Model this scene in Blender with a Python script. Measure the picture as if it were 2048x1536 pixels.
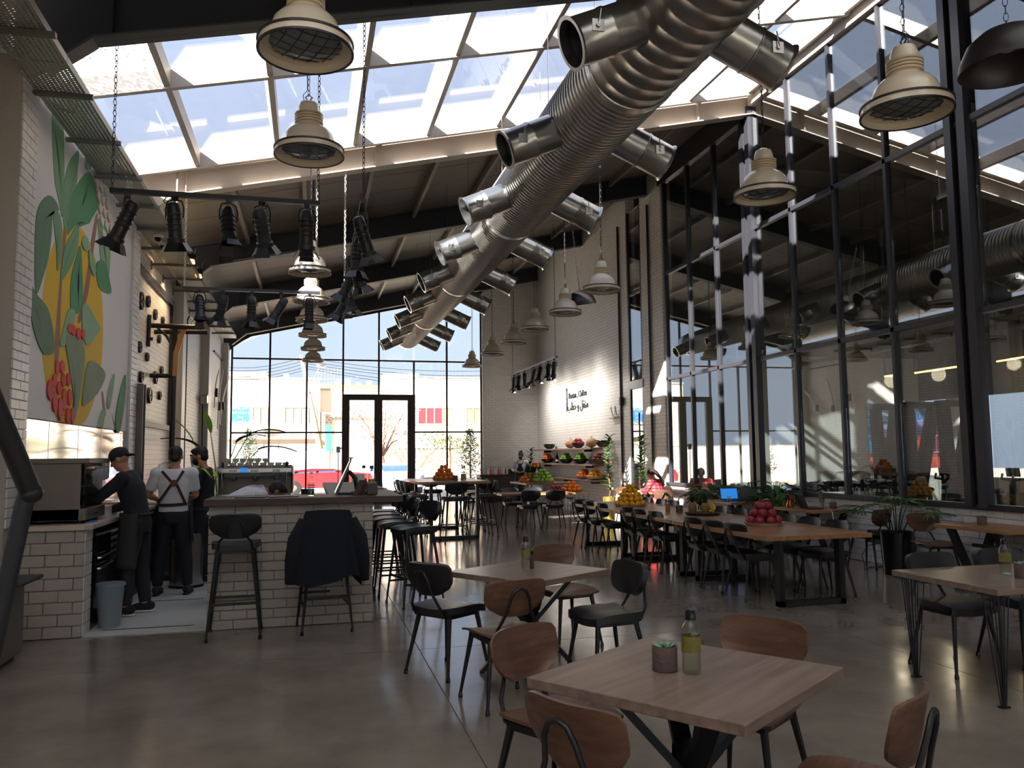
import bpy, bmesh, math, random
from mathutils import Vector, Matrix, Euler
SC = bpy.context.scene
COL = SC.collection
RND = random.Random(11)
PI = math.pi
V3 = Vector
for _o in list(bpy.data.objects):
    bpy.data.objects.remove(_o)

# ---------------------------------------------------------------- camera
FPX, YAW, PITCH, ROLL = 1626.2, 0.24424, 0.0868, -0.01064
CAM = V3((0, 0, 1.6))
_fw = V3((math.sin(YAW) * math.cos(PITCH), math.cos(YAW) * math.cos(PITCH), math.sin(PITCH)))
_r = V3((math.cos(YAW), -math.sin(YAW), 0))
_u = _r.cross(_fw)
_R = _r * math.cos(ROLL) + _u * math.sin(ROLL)
_U = -_r * math.sin(ROLL) + _u * math.cos(ROLL)
cd = bpy.data.cameras.new('camera')
cam = bpy.data.objects.new('camera', cd)
COL.objects.link(cam)
cd.sensor_fit = 'HORIZONTAL'
cd.sensor_width = 36.0
cd.lens = FPX / 2048 * 36.0
cd.clip_end = 400
cam.matrix_world = Matrix(((_R.x, _U.x, -_fw.x, CAM.x), (_R.y, _U.y, -_fw.y, CAM.y), (_R.z, _U.z, -_fw.z, CAM.z), (0, 0, 0, 1)))
SC.camera = cam


def ray(x, y):
    return _R * ((x - 1024) / FPX) - _U * ((y - 768) / FPX) + _fw


def pX(x, y, v):
    d = ray(x, y)
    return CAM + d * (v / d.x)


def pY(x, y, v):
    d = ray(x, y)
    return CAM + d * (v / d.y)


def pZ(x, y, v=0.0):
    d = ray(x, y)
    return CAM + d * ((v - CAM.z) / d.z)


# ---------------------------------------------------------------- sky, sun, exposure
SUN_DIR = V3((1.107, 1.0, -0.753)).normalized()
wd = bpy.data.worlds.new('world')
SC.world = wd
wd.use_nodes = True
_nt = wd.node_tree
_bg = _nt.nodes['Background']
_sky = _nt.nodes.new('ShaderNodeTexSky')
_sky.sky_type = 'NISHITA'
_sky.sun_disc = False
_sky.sun_elevation = math.radians(26.8)
_sky.sun_rotation = math.atan2(-SUN_DIR.x, -SUN_DIR.y)
_sky.altitude = 400
_sky.air_density = 1.0
_sky.dust_density = 3.0
_sky.ozone_density = 1.0
_mixs = _nt.nodes.new('ShaderNodeMix')
_mixs.data_type = 'RGBA'
_mixs.inputs[0].default_value = 0.95
_mixs.inputs[7].default_value = (1.5, 1.72, 2.25, 1)
_nt.links.new(_sky.outputs[0], _mixs.inputs[6])
_nt.links.new(_mixs.outputs[2], _bg.inputs[0])
SKY_STRENGTH, SUN_STRENGTH, EXPOSURE = 0.16, 9.5, 1.8
_bg.inputs[1].default_value = SKY_STRENGTH
sd = bpy.data.lights.new('sun', 'SUN')
sd.energy = SUN_STRENGTH
sd.angle = math.radians(0.6)
sd.color = (1.0, 0.94, 0.86)
sun = bpy.data.objects.new('sun', sd)
COL.objects.link(sun)
sun.rotation_euler = SUN_DIR.to_track_quat('-Z', 'Y').to_euler()
sun.location = (-20, -20, 20)
SC.view_settings.view_transform = 'Standard'
SC.view_settings.look = 'None'
SC.view_settings.gamma = 1.0
SC.view_settings.exposure = EXPOSURE
SC.view_settings.use_curve_mapping = False
cy = SC.cycles
cy.max_bounces = 10
cy.diffuse_bounces = 7
cy.glossy_bounces = 4
cy.transmission_bounces = 6
cy.transparent_max_bounces = 24
cy.caustics_reflective = False
cy.caustics_refractive = False
cy.sample_clamp_indirect = 4.0
cy.use_denoising = True

# ---------------------------------------------------------------- materials
def newmat(name):
    m = bpy.data.materials.new(name)
    m.use_nodes = True
    return m, m.node_tree, m.node_tree.nodes['Principled BSDF']


def lin(c):
    return tuple(((v / 255 + 0.055) / 1.055) ** 2.4 if v / 255 > 0.04045 else v / 255 / 12.92 for v in c) + (1,)


def mat(name, col, rough=0.5, metal=0.0, noise=0.0, nscale=6.0, bump=0.0, bscale=60.0, spec=0.5, emit=None, estr=0.0, trans=0.0, coat=0.0):
    m, nt, b = newmat(name)
    c = lin(col)
    b.inputs['Base Color'].default_value = c
    b.inputs['Roughness'].default_value = rough
    b.inputs['Metallic'].default_value = metal
    b.inputs['Specular IOR Level'].default_value = spec
    b.inputs['Coat Weight'].default_value = coat
    b.inputs['Transmission Weight'].default_value = trans
    if emit:
        b.inputs['Emission Color'].default_value = lin(emit)
        b.inputs['Emission Strength'].default_value = estr
    if noise or bump:
        tc = nt.nodes.new('ShaderNodeTexCoord')
    if noise:
        n = nt.nodes.new('ShaderNodeTexNoise')
        n.inputs['Scale'].default_value = nscale
        n.inputs['Detail'].default_value = 4
        nt.links.new(tc.outputs['Object'], n.inputs['Vector'])
        mx = nt.nodes.new('ShaderNodeMix')
        mx.data_type = 'RGBA'
        mx.inputs[6].default_value = tuple(v * (1 - noise) for v in c[:3]) + (1,)
        mx.inputs[7].default_value = tuple(min(1, v * (1 + noise)) for v in c[:3]) + (1,)
        nt.links.new(n.outputs[0], mx.inputs[0])
        nt.links.new(mx.outputs[2], b.inputs['Base Color'])
    if bump:
        n2 = nt.nodes.new('ShaderNodeTexNoise')
        n2.inputs['Scale'].default_value = bscale
        n2.inputs['Detail'].default_value = 3
        nt.links.new(tc.outputs['Object'], n2.inputs['Vector'])
        bp = nt.nodes.new('ShaderNodeBump')
        bp.inputs['Strength'].default_value = bump
        bp.inputs['Distance'].default_value = 0.02
        nt.links.new(n2.outputs[0], bp.inputs['Height'])
        nt.links.new(bp.outputs[0], b.inputs['Normal'])
    return m


def wood(name, c1, c2, axis=0, rough=0.35, scale=2.2):
    m, nt, b = newmat(name)
    tc = nt.nodes.new('ShaderNodeTexCoord')
    mp = nt.nodes.new('ShaderNodeMapping')
    s = [14.0, 14.0, 14.0]
    s[axis] = 1.1
    mp.inputs['Scale'].default_value = s
    n = nt.nodes.new('ShaderNodeTexNoise')
    n.inputs['Scale'].default_value = scale
    n.inputs['Detail'].default_value = 6
    n.inputs['Distortion'].default_value = 0.6
    cr = nt.nodes.new('ShaderNodeValToRGB')
    cr.color_ramp.elements[0].position = 0.32
    cr.color_ramp.elements[1].position = 0.7
    cr.color_ramp.elements[0].color = lin(c1)
    cr.color_ramp.elements[1].color = lin(c2)
    nt.links.new(tc.outputs['Object'], mp.inputs[0])
    nt.links.new(mp.outputs[0], n.inputs['Vector'])
    nt.links.new(n.outputs[0], cr.inputs[0])
    nt.links.new(cr.outputs[0], b.inputs['Base Color'])
    b.inputs['Roughness'].default_value = rough
    return m


def brickmat(name, col, mortar, plane, bw=0.24, bh=0.088, bump=0.5):
    m, nt, b = newmat(name)
    tc = nt.nodes.new('ShaderNodeTexCoord')
    sx = nt.nodes.new('ShaderNodeSeparateXYZ')
    cx = nt.nodes.new('ShaderNodeCombineXYZ')
    nt.links.new(tc.outputs['Object'], sx.inputs[0])
    nt.links.new(sx.outputs[1 if plane == 'YZ' else 0], cx.inputs[0])
    nt.links.new(sx.outputs[2], cx.inputs[1])
    t = nt.nodes.new('ShaderNodeTexBrick')
    t.inputs['Scale'].default_value = 1.0
    t.inputs['Brick Width'].default_value = bw
    t.inputs['Row Height'].default_value = bh
    t.inputs['Mortar Size'].default_value = 0.006
    t.inputs['Color1'].default_value = lin(col)
    t.inputs['Color2'].default_value = lin(tuple(v * 0.96 for v in col))
    t.inputs['Mortar'].default_value = lin(mortar)
    nt.links.new(cx.outputs[0], t.inputs['Vector'])
    nt.links.new(t.outputs['Color'], b.inputs['Base Color'])
    bp = nt.nodes.new('ShaderNodeBump')
    bp.inputs['Strength'].default_value = bump
    bp.inputs['Distance'].default_value = 0.01
    bp.invert = True
    nt.links.new(t.outputs['Fac'], bp.inputs['Height'])
    nt.links.new(bp.outputs[0], b.inputs['Normal'])
    b.inputs['Roughness'].default_value = 0.42
    return m


def glassmat(name, tint=(0.9, 0.93, 0.93), r0=0.06, rough=0.0, speck=False):
    """thin architectural pane: Schlick reflection over clear tinted transmission"""
    m = bpy.data.materials.new(name)
    m.use_nodes = True
    nt = m.node_tree
    nt.nodes.clear()
    out = nt.nodes.new('ShaderNodeOutputMaterial')
    tr = nt.nodes.new('ShaderNodeBsdfTransparent')
    tr.inputs[0].default_value = tuple(tint) + (1,)
    gl = nt.nodes.new('ShaderNodeBsdfGlossy')
    gl.inputs['Roughness'].default_value = rough
    lw = nt.nodes.new('ShaderNodeLayerWeight')
    lw.inputs[0].default_value = 0.5
    pw = nt.nodes.new('ShaderNodeMath')
    pw.operation = 'POWER'
    pw.inputs[1].default_value = 4.0
    ma = nt.nodes.new('ShaderNodeMath')
    ma.operation = 'MULTIPLY_ADD'
    ma.inputs[1].default_value = 1 - r0
    ma.inputs[2].default_value = r0
    mx = nt.nodes.new('ShaderNodeMixShader')
    nt.links.new(lw.outputs['Facing'], pw.inputs[0])
    nt.links.new(pw.outputs[0], ma.inputs[0])
    nt.links.new(ma.outputs[0], mx.inputs[0])
    base = tr.outputs[0]
    if speck:
        tl = nt.nodes.new('ShaderNodeBsdfTranslucent')
        tl.inputs[0].default_value = (0.85, 0.87, 0.88, 1)
        vo = nt.nodes.new('ShaderNodeTexNoise')
        vo.inputs['Scale'].default_value = 24
        vo.inputs['Detail'].default_value = 5
        tc = nt.nodes.new('ShaderNodeTexCoord')
        nt.links.new(tc.outputs['Object'], vo.inputs['Vector'])
        cr = nt.nodes.new('ShaderNodeValToRGB')
        cr.color_ramp.elements[0].position = 0.42
        cr.color_ramp.elements[1].position = 0.55
        nt.links.new(vo.outputs[0], cr.inputs[0])
        m2 = nt.nodes.new('ShaderNodeMixShader')
        nt.links.new(cr.outputs[0], m2.inputs[0])
        nt.links.new(tr.outputs[0], m2.inputs[1])
        nt.links.new(tl.outputs[0], m2.inputs[2])
        base = m2.outputs[0]
    nt.links.new(base, mx.inputs[1])
    nt.links.new(gl.outputs[0], mx.inputs[2])
    nt.links.new(mx.outputs[0], out.inputs[0])
    return m


def opalmat(name):
    m = bpy.data.materials.new(name)
    m.use_nodes = True
    nt = m.node_tree
    nt.nodes.clear()
    out = nt.nodes.new('ShaderNodeOutputMaterial')
    tl = nt.nodes.new('ShaderNodeBsdfTranslucent')
    tl.inputs[0].default_value = (0.66, 0.665, 0.67, 1)
    df = nt.nodes.new('ShaderNodeBsdfDiffuse')
    df.inputs[0].default_value = (0.8, 0.8, 0.8, 1)
    mx = nt.nodes.new('ShaderNodeMixShader')
    mx.inputs[0].default_value = 0.3
    nt.links.new(tl.outputs[0], mx.inputs[1])
    nt.links.new(df.outputs[0], mx.inputs[2])
    nt.links.new(mx.outputs[0], out.inputs[0])
    return m


def perfmat(name, col, step=0.04):
    """galvanised sheet with punched holes"""
    m, nt, b = newmat(name)
    b.inputs['Base Color'].default_value = lin(col)
    b.inputs['Metallic'].default_value = 0.7
    b.inputs['Roughness'].default_value = 0.45
    tc = nt.nodes.new('ShaderNodeTexCoord')
    vm = nt.nodes.new('ShaderNodeVectorMath')
    vm.operation = 'MULTIPLY'
    vm.inputs[1].default_value = (1 / step, 1 / step, 0)
    fr = nt.nodes.new('ShaderNodeVectorMath')
    fr.operation = 'FRACTION'
    sb = nt.nodes.new('ShaderNodeVectorMath')
    sb.operation = 'SUBTRACT'
    sb.inputs[1].default_value = (0.5, 0.5, 0)
    ln = nt.nodes.new('ShaderNodeVectorMath')
    ln.operation = 'LENGTH'
    gt = nt.nodes.new('ShaderNodeMath')
    gt.operation = 'GREATER_THAN'
    gt.inputs[1].default_value = 0.27
    nt.links.new(tc.outputs['Object'], vm.inputs[0])
    nt.links.new(vm.outputs[0], fr.inputs[0])
    nt.links.new(fr.outputs[0], sb.inputs[0])
    nt.links.new(sb.outputs[0], ln.inputs[0])
    nt.links.new(ln.outputs['Value'], gt.inputs[0])
    nt.links.new(gt.outputs[0], b.inputs['Alpha'])
    return m


def floormat():
    m, nt, b = newmat('polished_concrete')
    tc = nt.nodes.new('ShaderNodeTexCoord')
    n = nt.nodes.new('ShaderNodeTexNoise')
    n.inputs['Scale'].default_value = 1.3
    n.inputs['Detail'].default_value = 8
    n.inputs['Roughness'].default_value = 0.65
    nt.links.new(tc.outputs['Object'], n.inputs['Vector'])
    cr = nt.nodes.new('ShaderNodeValToRGB')
    cr.color_ramp.elements[0].position = 0.3
    cr.color_ramp.elements[1].position = 0.75
    cr.color_ramp.elements[0].color = lin((118, 108, 99))
    cr.color_ramp.elements[1].color = lin((150, 140, 129))
    nt.links.new(n.outputs[0], cr.inputs[0])
    nt.links.new(cr.outputs[0], b.inputs['Base Color'])
    n2 = nt.nodes.new('ShaderNodeTexNoise')
    n2.inputs['Scale'].default_value = 2.6
    n2.inputs['Detail'].default_value = 5
    nt.links.new(tc.outputs['Object'], n2.inputs['Vector'])
    mr = nt.nodes.new('ShaderNodeMapRange')
    mr.inputs['To Min'].default_value = 0.07
    mr.inputs['To Max'].default_value = 0.24
    nt.links.new(n2.outputs[0], mr.inputs['Value'])
    nt.links.new(mr.outputs[0], b.inputs['Roughness'])
    n3 = nt.nodes.new('ShaderNodeTexNoise')
    n3.inputs['Scale'].default_value = 5.0
    nt.links.new(tc.outputs['Object'], n3.inputs['Vector'])
    bp = nt.nodes.new('ShaderNodeBump')
    bp.inputs['Strength'].default_value = 0.04
    bp.inputs['Distance'].default_value = 0.02
    nt.links.new(n3.outputs[0], bp.inputs['Height'])
    nt.links.new(bp.outputs[0], b.inputs['Normal'])
    b.inputs['Specular IOR Level'].default_value = 0.6
    return m


M = dict(
    floor=floormat(),
    joint=mat('joint_filler', (150, 143, 132), 0.5),
    tile=mat('white_kitchen_floor', (200, 200, 196), 0.35, noise=0.06),
    white=mat('white_paint', (226, 223, 218), 0.5),
    brick=mat('painted_brick', (218, 215, 212), 0.4, noise=0.04, bump=0.15, bscale=30),
    brick_grey=mat('warm_grey_brick', (176, 168, 158), 0.5, noise=0.05, bump=0.2, bscale=30),
    mortar=mat('painted_joint', (165, 161, 156), 0.7),
    wall_yz=brickmat('brick_wall_side', (228, 223, 217), (178, 172, 165), 'YZ'),
    wall_xz=brickmat('brick_wall_end', (224, 221, 218), (190, 186, 182), 'XZ', bump=0.25),
    mural=mat('mural_board', (214, 211, 212), 0.6),
    steel=mat('charcoal_steel', (52, 54, 60), 0.45, 0.2),
    frame=mat('window_frame', (60, 60, 66), 0.35, 0.3),
    facade=mat('facade_frame', (52, 40, 42), 0.4, 0.2),
    beige=mat('beige_steel', (196, 184, 170), 0.55, noise=0.04),
    deck=mat('roof_deck', (128, 121, 112), 0.6, noise=0.05),
    purlin=mat('purlin', (150, 142, 132), 0.55),
    skyframe=mat('skylight_frame', (196, 186, 176), 0.45),
    black=mat('black_powdercoat', (24, 24, 27), 0.42),
    blackg=mat('gloss_black', (16, 16, 18), 0.18),
    leather=mat('black_leatherette', (30, 31, 33), 0.36, bump=0.08, bscale=220),
    fabric=mat('navy_wool', (22, 26, 36), 0.95, bump=0.3, bscale=160),
    ply=wood('plywood', (86, 60, 46), (116, 84, 64), 0, 0.38),
    table=wood('table_walnut', (116, 98, 88), (148, 128, 114), 0, 0.3, 1.6),
    oak=wood('table_oak', (140, 98, 62), (178, 130, 86), 1, 0.32, 1.6),
    shelf=wood('shelf_wood', (120, 90, 78), (160, 126, 112), 1, 0.5),
    dkwood=wood('dark_wood', (58, 42, 36), (84, 62, 54), 0, 0.5),
    pine=wood('pine', (200, 140, 80), (226, 168, 104), 2, 0.5),
    galv=mat('galvanised', (176, 176, 172), 0.27, 0.95, noise=0.12, nscale=3),
    spiral=mat('spiral_duct', (168, 164, 156), 0.33, 0.92, noise=0.12, nscale=2),
    inox=mat('stainless', (190, 188, 184), 0.25, 0.95),
    inoxm=mat('brushed_panel', (128, 120, 112), 0.42, 0.6),
    mirror=mat('splashback', (225, 222, 220), 0.06, 0.9),
    cream=mat('cream_enamel', (226, 214, 192), 0.22, coat=0.4),
    creamd=mat('aged_enamel', (205, 188, 158), 0.35),
    rim=mat('rim_black', (34, 28, 30), 0.4),
    lens=mat('lamp_lens', (120, 128, 130), 0.15, 0.1),
    chain=mat('chain_dark', (44, 44, 52), 0.45, 0.6),
    chainw=mat('chain_white', (214, 208, 198), 0.5),
    tray=perfmat('perforated_tray', (172, 174, 160)),
    bracket=mat('bracket', (120, 116, 110), 0.5, 0.5),
    pane=glassmat('pane', (0.93, 0.95, 0.95), 0.05),
    gymglass=glassmat('tinted_pane', (0.74, 0.78, 0.78), 0.26),
    skyglass=glassmat('skylight_pane', (0.95, 0.96, 0.975), 0.03),
    frost=glassmat('dusty_pane', (0.8, 0.84, 0.9), 0.05, speck=True),
    clear=glassmat('bottle_glass', (0.9, 0.93, 0.9), 0.06),
    water=glassmat('water', (0.9, 0.9, 0.82), 0.03),
    opal=opalmat('opal_fill_panel'),  # translucent sheet of the added fill-light bay
    plastic=mat('clear_tub', (168, 184, 196), 0.3, trans=0.5),
    label=mat('bottle_label', (120, 112, 52), 0.5, noise=0.5, nscale=40),
    oil=mat('amber_liquid', (176, 118, 40), 0.15),
    stone=mat('stone_pot', (104, 88, 84), 0.8, noise=0.15, nscale=30, bump=0.2, bscale=80),
    ceramic=mat('ceramic', (208, 190, 176), 0.4),
    dkceramic=mat('dark_ceramic', (60, 50, 46), 0.35),
    brass=mat('brass', (206, 178, 96), 0.3, 0.85),
    copper=mat('copper', (190, 112, 66), 0.22, 0.9),
    orange=mat('orange_peel', (240, 128, 22), 0.42, bump=0.15, bscale=180),
    lemon=mat('lemon_peel', (244, 178, 30), 0.4, bump=0.12, bscale=180),
    pome=mat('pomegranate_skin', (150, 42, 52), 0.4, noise=0.35, nscale=14),
    apple=mat('green_apple', (138, 186, 62), 0.3),
    redapple=mat('red_apple', (150, 40, 44), 0.3),
    pine_skin=mat('pineapple_skin', (138, 112, 52), 0.6, noise=0.35, nscale=60, bump=0.8, bscale=50),
    banana=mat('banana', (226, 172, 50), 0.45, noise=0.12, nscale=20),
    potato=mat('pale_squash', (190, 150, 116), 0.55, noise=0.08),
    leaf=mat('leaf', (66, 110, 48), 0.35, noise=0.25, nscale=5),
    leafd=mat('leaf_dark', (38, 64, 44), 0.35, noise=0.2, nscale=5),
    leafl=mat('leaf_light', (104, 150, 60), 0.4, noise=0.2, nscale=5),
    succ=mat('succulent', (124, 158, 132), 0.5),
    soil=mat('soil', (50, 40, 32), 0.9),
    bark=mat('bark', (120, 84, 56), 0.8, noise=0.2, nscale=20),
    skin=mat('skin', (196, 140, 110), 0.5),
    skind=mat('skin_dark', (150, 100, 76), 0.5),
    hair=mat('black_hair', (22, 18, 18), 0.5),
    hairb=mat('brown_hair', (66, 46, 38), 0.45),
    tee=mat('white_cotton', (226, 226, 232), 0.85),
    cloth=mat('black_cotton', (34, 36, 42), 0.85),
    clothg=mat('charcoal_cotton', (58, 56, 56), 0.9),
    strap=mat('leather_strap', (46, 28, 28), 0.6),
    patch=mat('leather_patch', (120, 62, 52), 0.6),
    lime=mat('hi_vis_lime', (200, 226, 60), 0.6),
    paper=mat('paper', (232, 230, 226), 0.7),
    signblue=mat('sign_blue', (52, 130, 214), 0.5),
    signwhite=mat('sign_letter', (236, 240, 246), 0.5),
    screenblue=mat('laptop_screen', (18, 70, 120), 0.3, emit=(24, 90, 150), estr=0.6),
    led=mat('led_strip', (255, 200, 120), 0.5, emit=(255, 196, 110), estr=3.0),
    bulb=mat('warm_bulb', (255, 190, 110), 0.5, emit=(255, 170, 90), estr=6.0),
    bld=mat('render_white', (238, 226, 206), 0.9, noise=0.03),
    bldt=mat('parapet_grey', (176, 166, 158), 0.9),
    bldw=mat('shutter', (176, 156, 118), 0.7, noise=0.1),
    terracotta=mat('terracotta', (214, 150, 100), 0.9),
    red=mat('red_paint', (196, 44, 50), 0.3, coat=0.5),
    curtain=mat('red_curtain', (200, 48, 56), 0.8),
    carblue=mat('silver_blue_paint', (168, 176, 206), 0.3, coat=0.5),
    carglass=mat('car_glass', (66, 96, 130), 0.12),
    tyre=mat('tyre', (30, 30, 32), 0.8),
    asphalt=mat('street', (196, 186, 172), 0.9, noise=0.05),
    teal=mat('teal_board', (60, 170, 186), 0.5),
    blossom=mat('dry_pink_foliage', (216, 176, 164), 0.8, noise=0.1),
    olive=mat('olive_foliage', (120, 124, 72), 0.8, noise=0.3),
    gymgrey=mat('gym_column', (78, 80, 84), 0.6),
    gymwall=mat('gym_wall', (206, 202, 194), 0.7),
    gymfloor=mat('gym_floor', (58, 56, 54), 0.6),
    pinkwall=mat('pinkish_wall', (176, 150, 138), 0.8),
)
# ---------------------------------------------------------------- mesh helpers
class MB:
    def __init__(s):
        s.bm = bmesh.new()

    def box(s, c, d, rz=0.0, rx=0.0, ry=0.0, bev=0.0, taper=None):
        r = bmesh.ops.create_cube(s.bm, size=1.0)
        vs = r['verts']
        for v in vs:
            if taper and v.co.z > 0:
                v.co.x *= taper
                v.co.y *= taper
            v.co = V3((v.co.x * d[0], v.co.y * d[1], v.co.z * d[2]))
        if bev:
            es = list({e for v in vs for e in v.link_edges})
            rr = bmesh.ops.bevel(s.bm, geom=es, offset=bev, segments=2, affect='EDGES', profile=0.5)
            vs = list({v for f in rr['faces'] for v in f.verts} | {v for v in vs if v.is_valid})
        if rx or ry or rz:
            bmesh.ops.rotate(s.bm, verts=vs, cent=(0, 0, 0), matrix=Euler((rx, ry, rz)).to_matrix())
        bmesh.ops.translate(s.bm, verts=vs, vec=c)
        return s

    def span(s, a, b, bev=0.0):
        c = [(a[i] + b[i]) / 2 for i in range(3)]
        return s.box(c, [abs(b[i] - a[i]) for i in range(3)], bev=bev)

    def bar(s, p, q, w, h=None, up=(0, 0, 1)):
        """square bar from p to q"""
        p, q = V3(p), V3(q)
        h = h or w
        d = (q - p).normalized()
        sd = d.cross(V3(up))
        if sd.length < 1e-4:
            sd = d.cross(V3((0, 1, 0)))
        sd.normalize()
        u = sd.cross(d)
        vs = []
        for e in (p, q):
            for a, b in ((-1, -1), (1, -1), (1, 1), (-1, 1)):
                vs.append(s.bm.verts.new(e + sd * (a * w / 2) + u * (b * h / 2)))
        for f in ((3, 2, 1, 0), (4, 5, 6, 7), (0, 1, 5, 4), (1, 2, 6, 5), (2, 3, 7, 6), (3, 0, 4, 7)):
            s.bm.faces.new([vs[i] for i in f])
        return s

    def tube(s, pts, r, n=8, cap=True, side=None):
        """r: number, list, or list of (ra, rb)"""
        pts = [V3(p) for p in pts]
        k = len(pts)
        rr = r if isinstance(r, (list, tuple)) else [r] * k
        prev = None
        rings = []
        for i, p in enumerate(pts):
            d = (pts[min(i + 1, k - 1)] - pts[max(i - 1, 0)])
            d = d.normalized() if d.length > 1e-9 else V3((0, 0, 1))
            if prev is None:
                a = V3(side) if side else (V3((0, 0, 1)) if abs(d.z) < 0.9 else V3((1, 0, 0)))
            else:
                a = prev
            a = a - d * a.dot(d)
            if a.length < 1e-5:
                a = d.orthogonal()
            a.normalize()
            prev = a
            b = d.cross(a)
            ra, rb = rr[i] if isinstance(rr[i], (list, tuple)) else (rr[i], rr[i])
            rings.append([s.bm.verts.new(p + a * (ra * math.cos(2 * PI * j / n)) + b * (rb * math.sin(2 * PI * j / n))) for j in range(n)])
        for i in range(k - 1):
            for j in range(n):
                s.bm.faces.new((rings[i][j], rings[i][(j + 1) % n], rings[i + 1][(j + 1) % n], rings[i + 1][j]))
        if cap:
            s.bm.faces.new(list(reversed(rings[0])))
            s.bm.faces.new(rings[-1])
        return s

    def lathe(s, prof, n=24, c=(0, 0, 0), axis='z', closed=False, ang=None):
        c = V3(c)
        rings = []
        for r, z in prof:
            ring = []
            for j in range(n):
                a = 2 * PI * j / n
                x, y = r * math.cos(a), r * math.sin(a)
                p = V3((x, y, z)) if axis == 'z' else (V3((x, z, y)) if axis == 'y' else V3((z, x, y)))
                ring.append(s.bm.verts.new(c + p))
            rings.append(ring)
        m = len(rings)
        for i in range(m if closed else m - 1):
            a, b = rings[i], rings[(i + 1) % m]
            for j in range(n):
                s.bm.faces.new((a[j], a[(j + 1) % n], b[(j + 1) % n], b[j]))
        if not closed:
            for ring, fl in ((rings[0], True), (rings[-1], False)):
                s.bm.faces.new(list(reversed(ring)) if fl else ring)
        return s

    def prism(s, poly, d, conv=None):
        """poly: list of 3-D points (planar), d: extrusion vector"""
        d = V3(d)
        a = [s.bm.verts.new(V3(p)) for p in poly]
        b = [s.bm.verts.new(V3(p) + d) for p in poly]
        n = len(a)
        s.bm.faces.new(list(reversed(a)))
        s.bm.faces.new(b)
        for i in range(n):
            s.bm.faces.new((a[i], a[(i + 1) % n], b[(i + 1) % n], b[i]))
        return s

    def ball(s, c, r, sub=2, rot=None):
        q = bmesh.ops.create_icosphere(s.bm, subdivisions=sub, radius=1.0)
        rr = r if isinstance(r, (list, tuple)) else (r, r, r)
        for v in q['verts']:
            co = V3((v.co.x * rr[0], v.co.y * rr[1], v.co.z * rr[2]))
            if rot is not None:
                co = rot @ co
            v.co = co + V3(c)
        return s

    def sheet(s, fn, nu, nv, th, thick_dir=None):
        """curved sheet of thickness th; fn(u, v) -> (point, normal)"""
        A, B = [], []
        for i in range(nu + 1):
            ra, rb = [], []
            for j in range(nv + 1):
                p, nrm = fn(i / nu, j / nv)
                p, nrm = V3(p), V3(nrm).normalized()
                ra.append(s.bm.verts.new(p + nrm * th / 2))
                rb.append(s.bm.verts.new(p - nrm * th / 2))
            A.append(ra)
            B.append(rb)
        for i in range(nu):
            for j in range(nv):
                s.bm.faces.new((A[i][j], A[i + 1][j], A[i + 1][j + 1], A[i][j + 1]))
                s.bm.faces.new((B[i][j + 1], B[i + 1][j + 1], B[i + 1][j], B[i][j]))
        edge = [(i, 0) for i in range(nu)] + [(nu, j) for j in range(nv)] + [(i, nv) for i in range(nu, 0, -1)] + [(0, j) for j in range(nv, 0, -1)]
        for k in range(len(edge)):
            (i, j), (k2, l2) = edge[k], edge[(k + 1) % len(edge)]
            s.bm.faces.new((A[i][j], B[i][j], B[k2][l2], A[k2][l2]))
        return s

    def quad(s, a, b, c, d):
        s.bm.faces.new([s.bm.verts.new(V3(p)) for p in (a, b, c, d)])
        return s

    def mesh(s, name, m, smooth=False, fix=True):
        if fix:
            bmesh.ops.recalc_face_normals(s.bm, faces=s.bm.faces[:])
        me = bpy.data.meshes.new(name)
        s.bm.to_mesh(me)
        s.bm.free()
        if m is not None:
            me.materials.append(m)
        if smooth:
            me.shade_smooth() if smooth is True else me.shade_auto_smooth(angle=smooth) if hasattr(me, 'shade_auto_smooth') else None
            if smooth is not True:
                for p in me.polygons:
                    p.use_smooth = True
                me.set_sharp_from_angle(angle=smooth)
        return me

    def build(s, name, m, parent=None, smooth=False, loc=None, rz=0.0, fix=True):
        o = bpy.data.objects.new(name, s.mesh(name, m, smooth, fix))
        COL.objects.link(o)
        if parent is not None:
            o.parent = parent
        if loc is not None:
            o.location = loc
        if rz:
            o.rotation_euler.z = rz
        return o


SM = math.radians(40)


def tag(o, label=None, cat=None, group=None, kind=None):
    if label:
        o['label'] = label
    if cat:
        o['category'] = cat
    if group:
        o['group'] = group
    if kind:
        o['kind'] = kind
    return o


def thing(name, label, cat, loc=(0, 0, 0), rz=0.0, group=None):
    o = bpy.data.objects.new(name, None)
    COL.objects.link(o)
    o.location = loc
    o.rotation_euler.z = rz
    o.empty_display_size = 0.1
    return tag(o, label, cat, group)


def inst(name, me, parent=None, loc=(0, 0, 0), rot=None, scale=None, kind=None):
    o = bpy.data.objects.new(name, me)
    COL.objects.link(o)
    o.location = loc
    if rot is not None:
        o.rotation_euler = rot
    if scale is not None:
        o.scale = scale if isinstance(scale, (tuple, list)) else (scale,) * 3
    if parent is not None:
        o.parent = parent
    if kind:
        o['kind'] = kind
    return o


KIDS = {}


def dup(root, loc, rz=0.0, label=None, group=None, scale=None, rot=None):
    r = root.copy()
    COL.objects.link(r)
    r.location = loc
    r.rotation_euler = rot if rot is not None else (0, 0, rz)
    if scale:
        r.scale = (scale,) * 3
    if label:
        r['label'] = label
    if group:
        r['group'] = group
    if root.name not in KIDS:
        KIDS[root.name] = [(c, list(c.children)) for c in root.children]
    for ch, gs in KIDS[root.name]:
        c = ch.copy()
        COL.objects.link(c)
        c.parent = r
        for g in gs:
            d = g.copy()
            COL.objects.link(d)
            d.parent = c
    return r


ORD = ['first', 'second', 'third', 'fourth', 'fifth', 'sixth', 'seventh', 'eighth', 'ninth', 'tenth', 'eleventh', 'twelfth']


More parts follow.
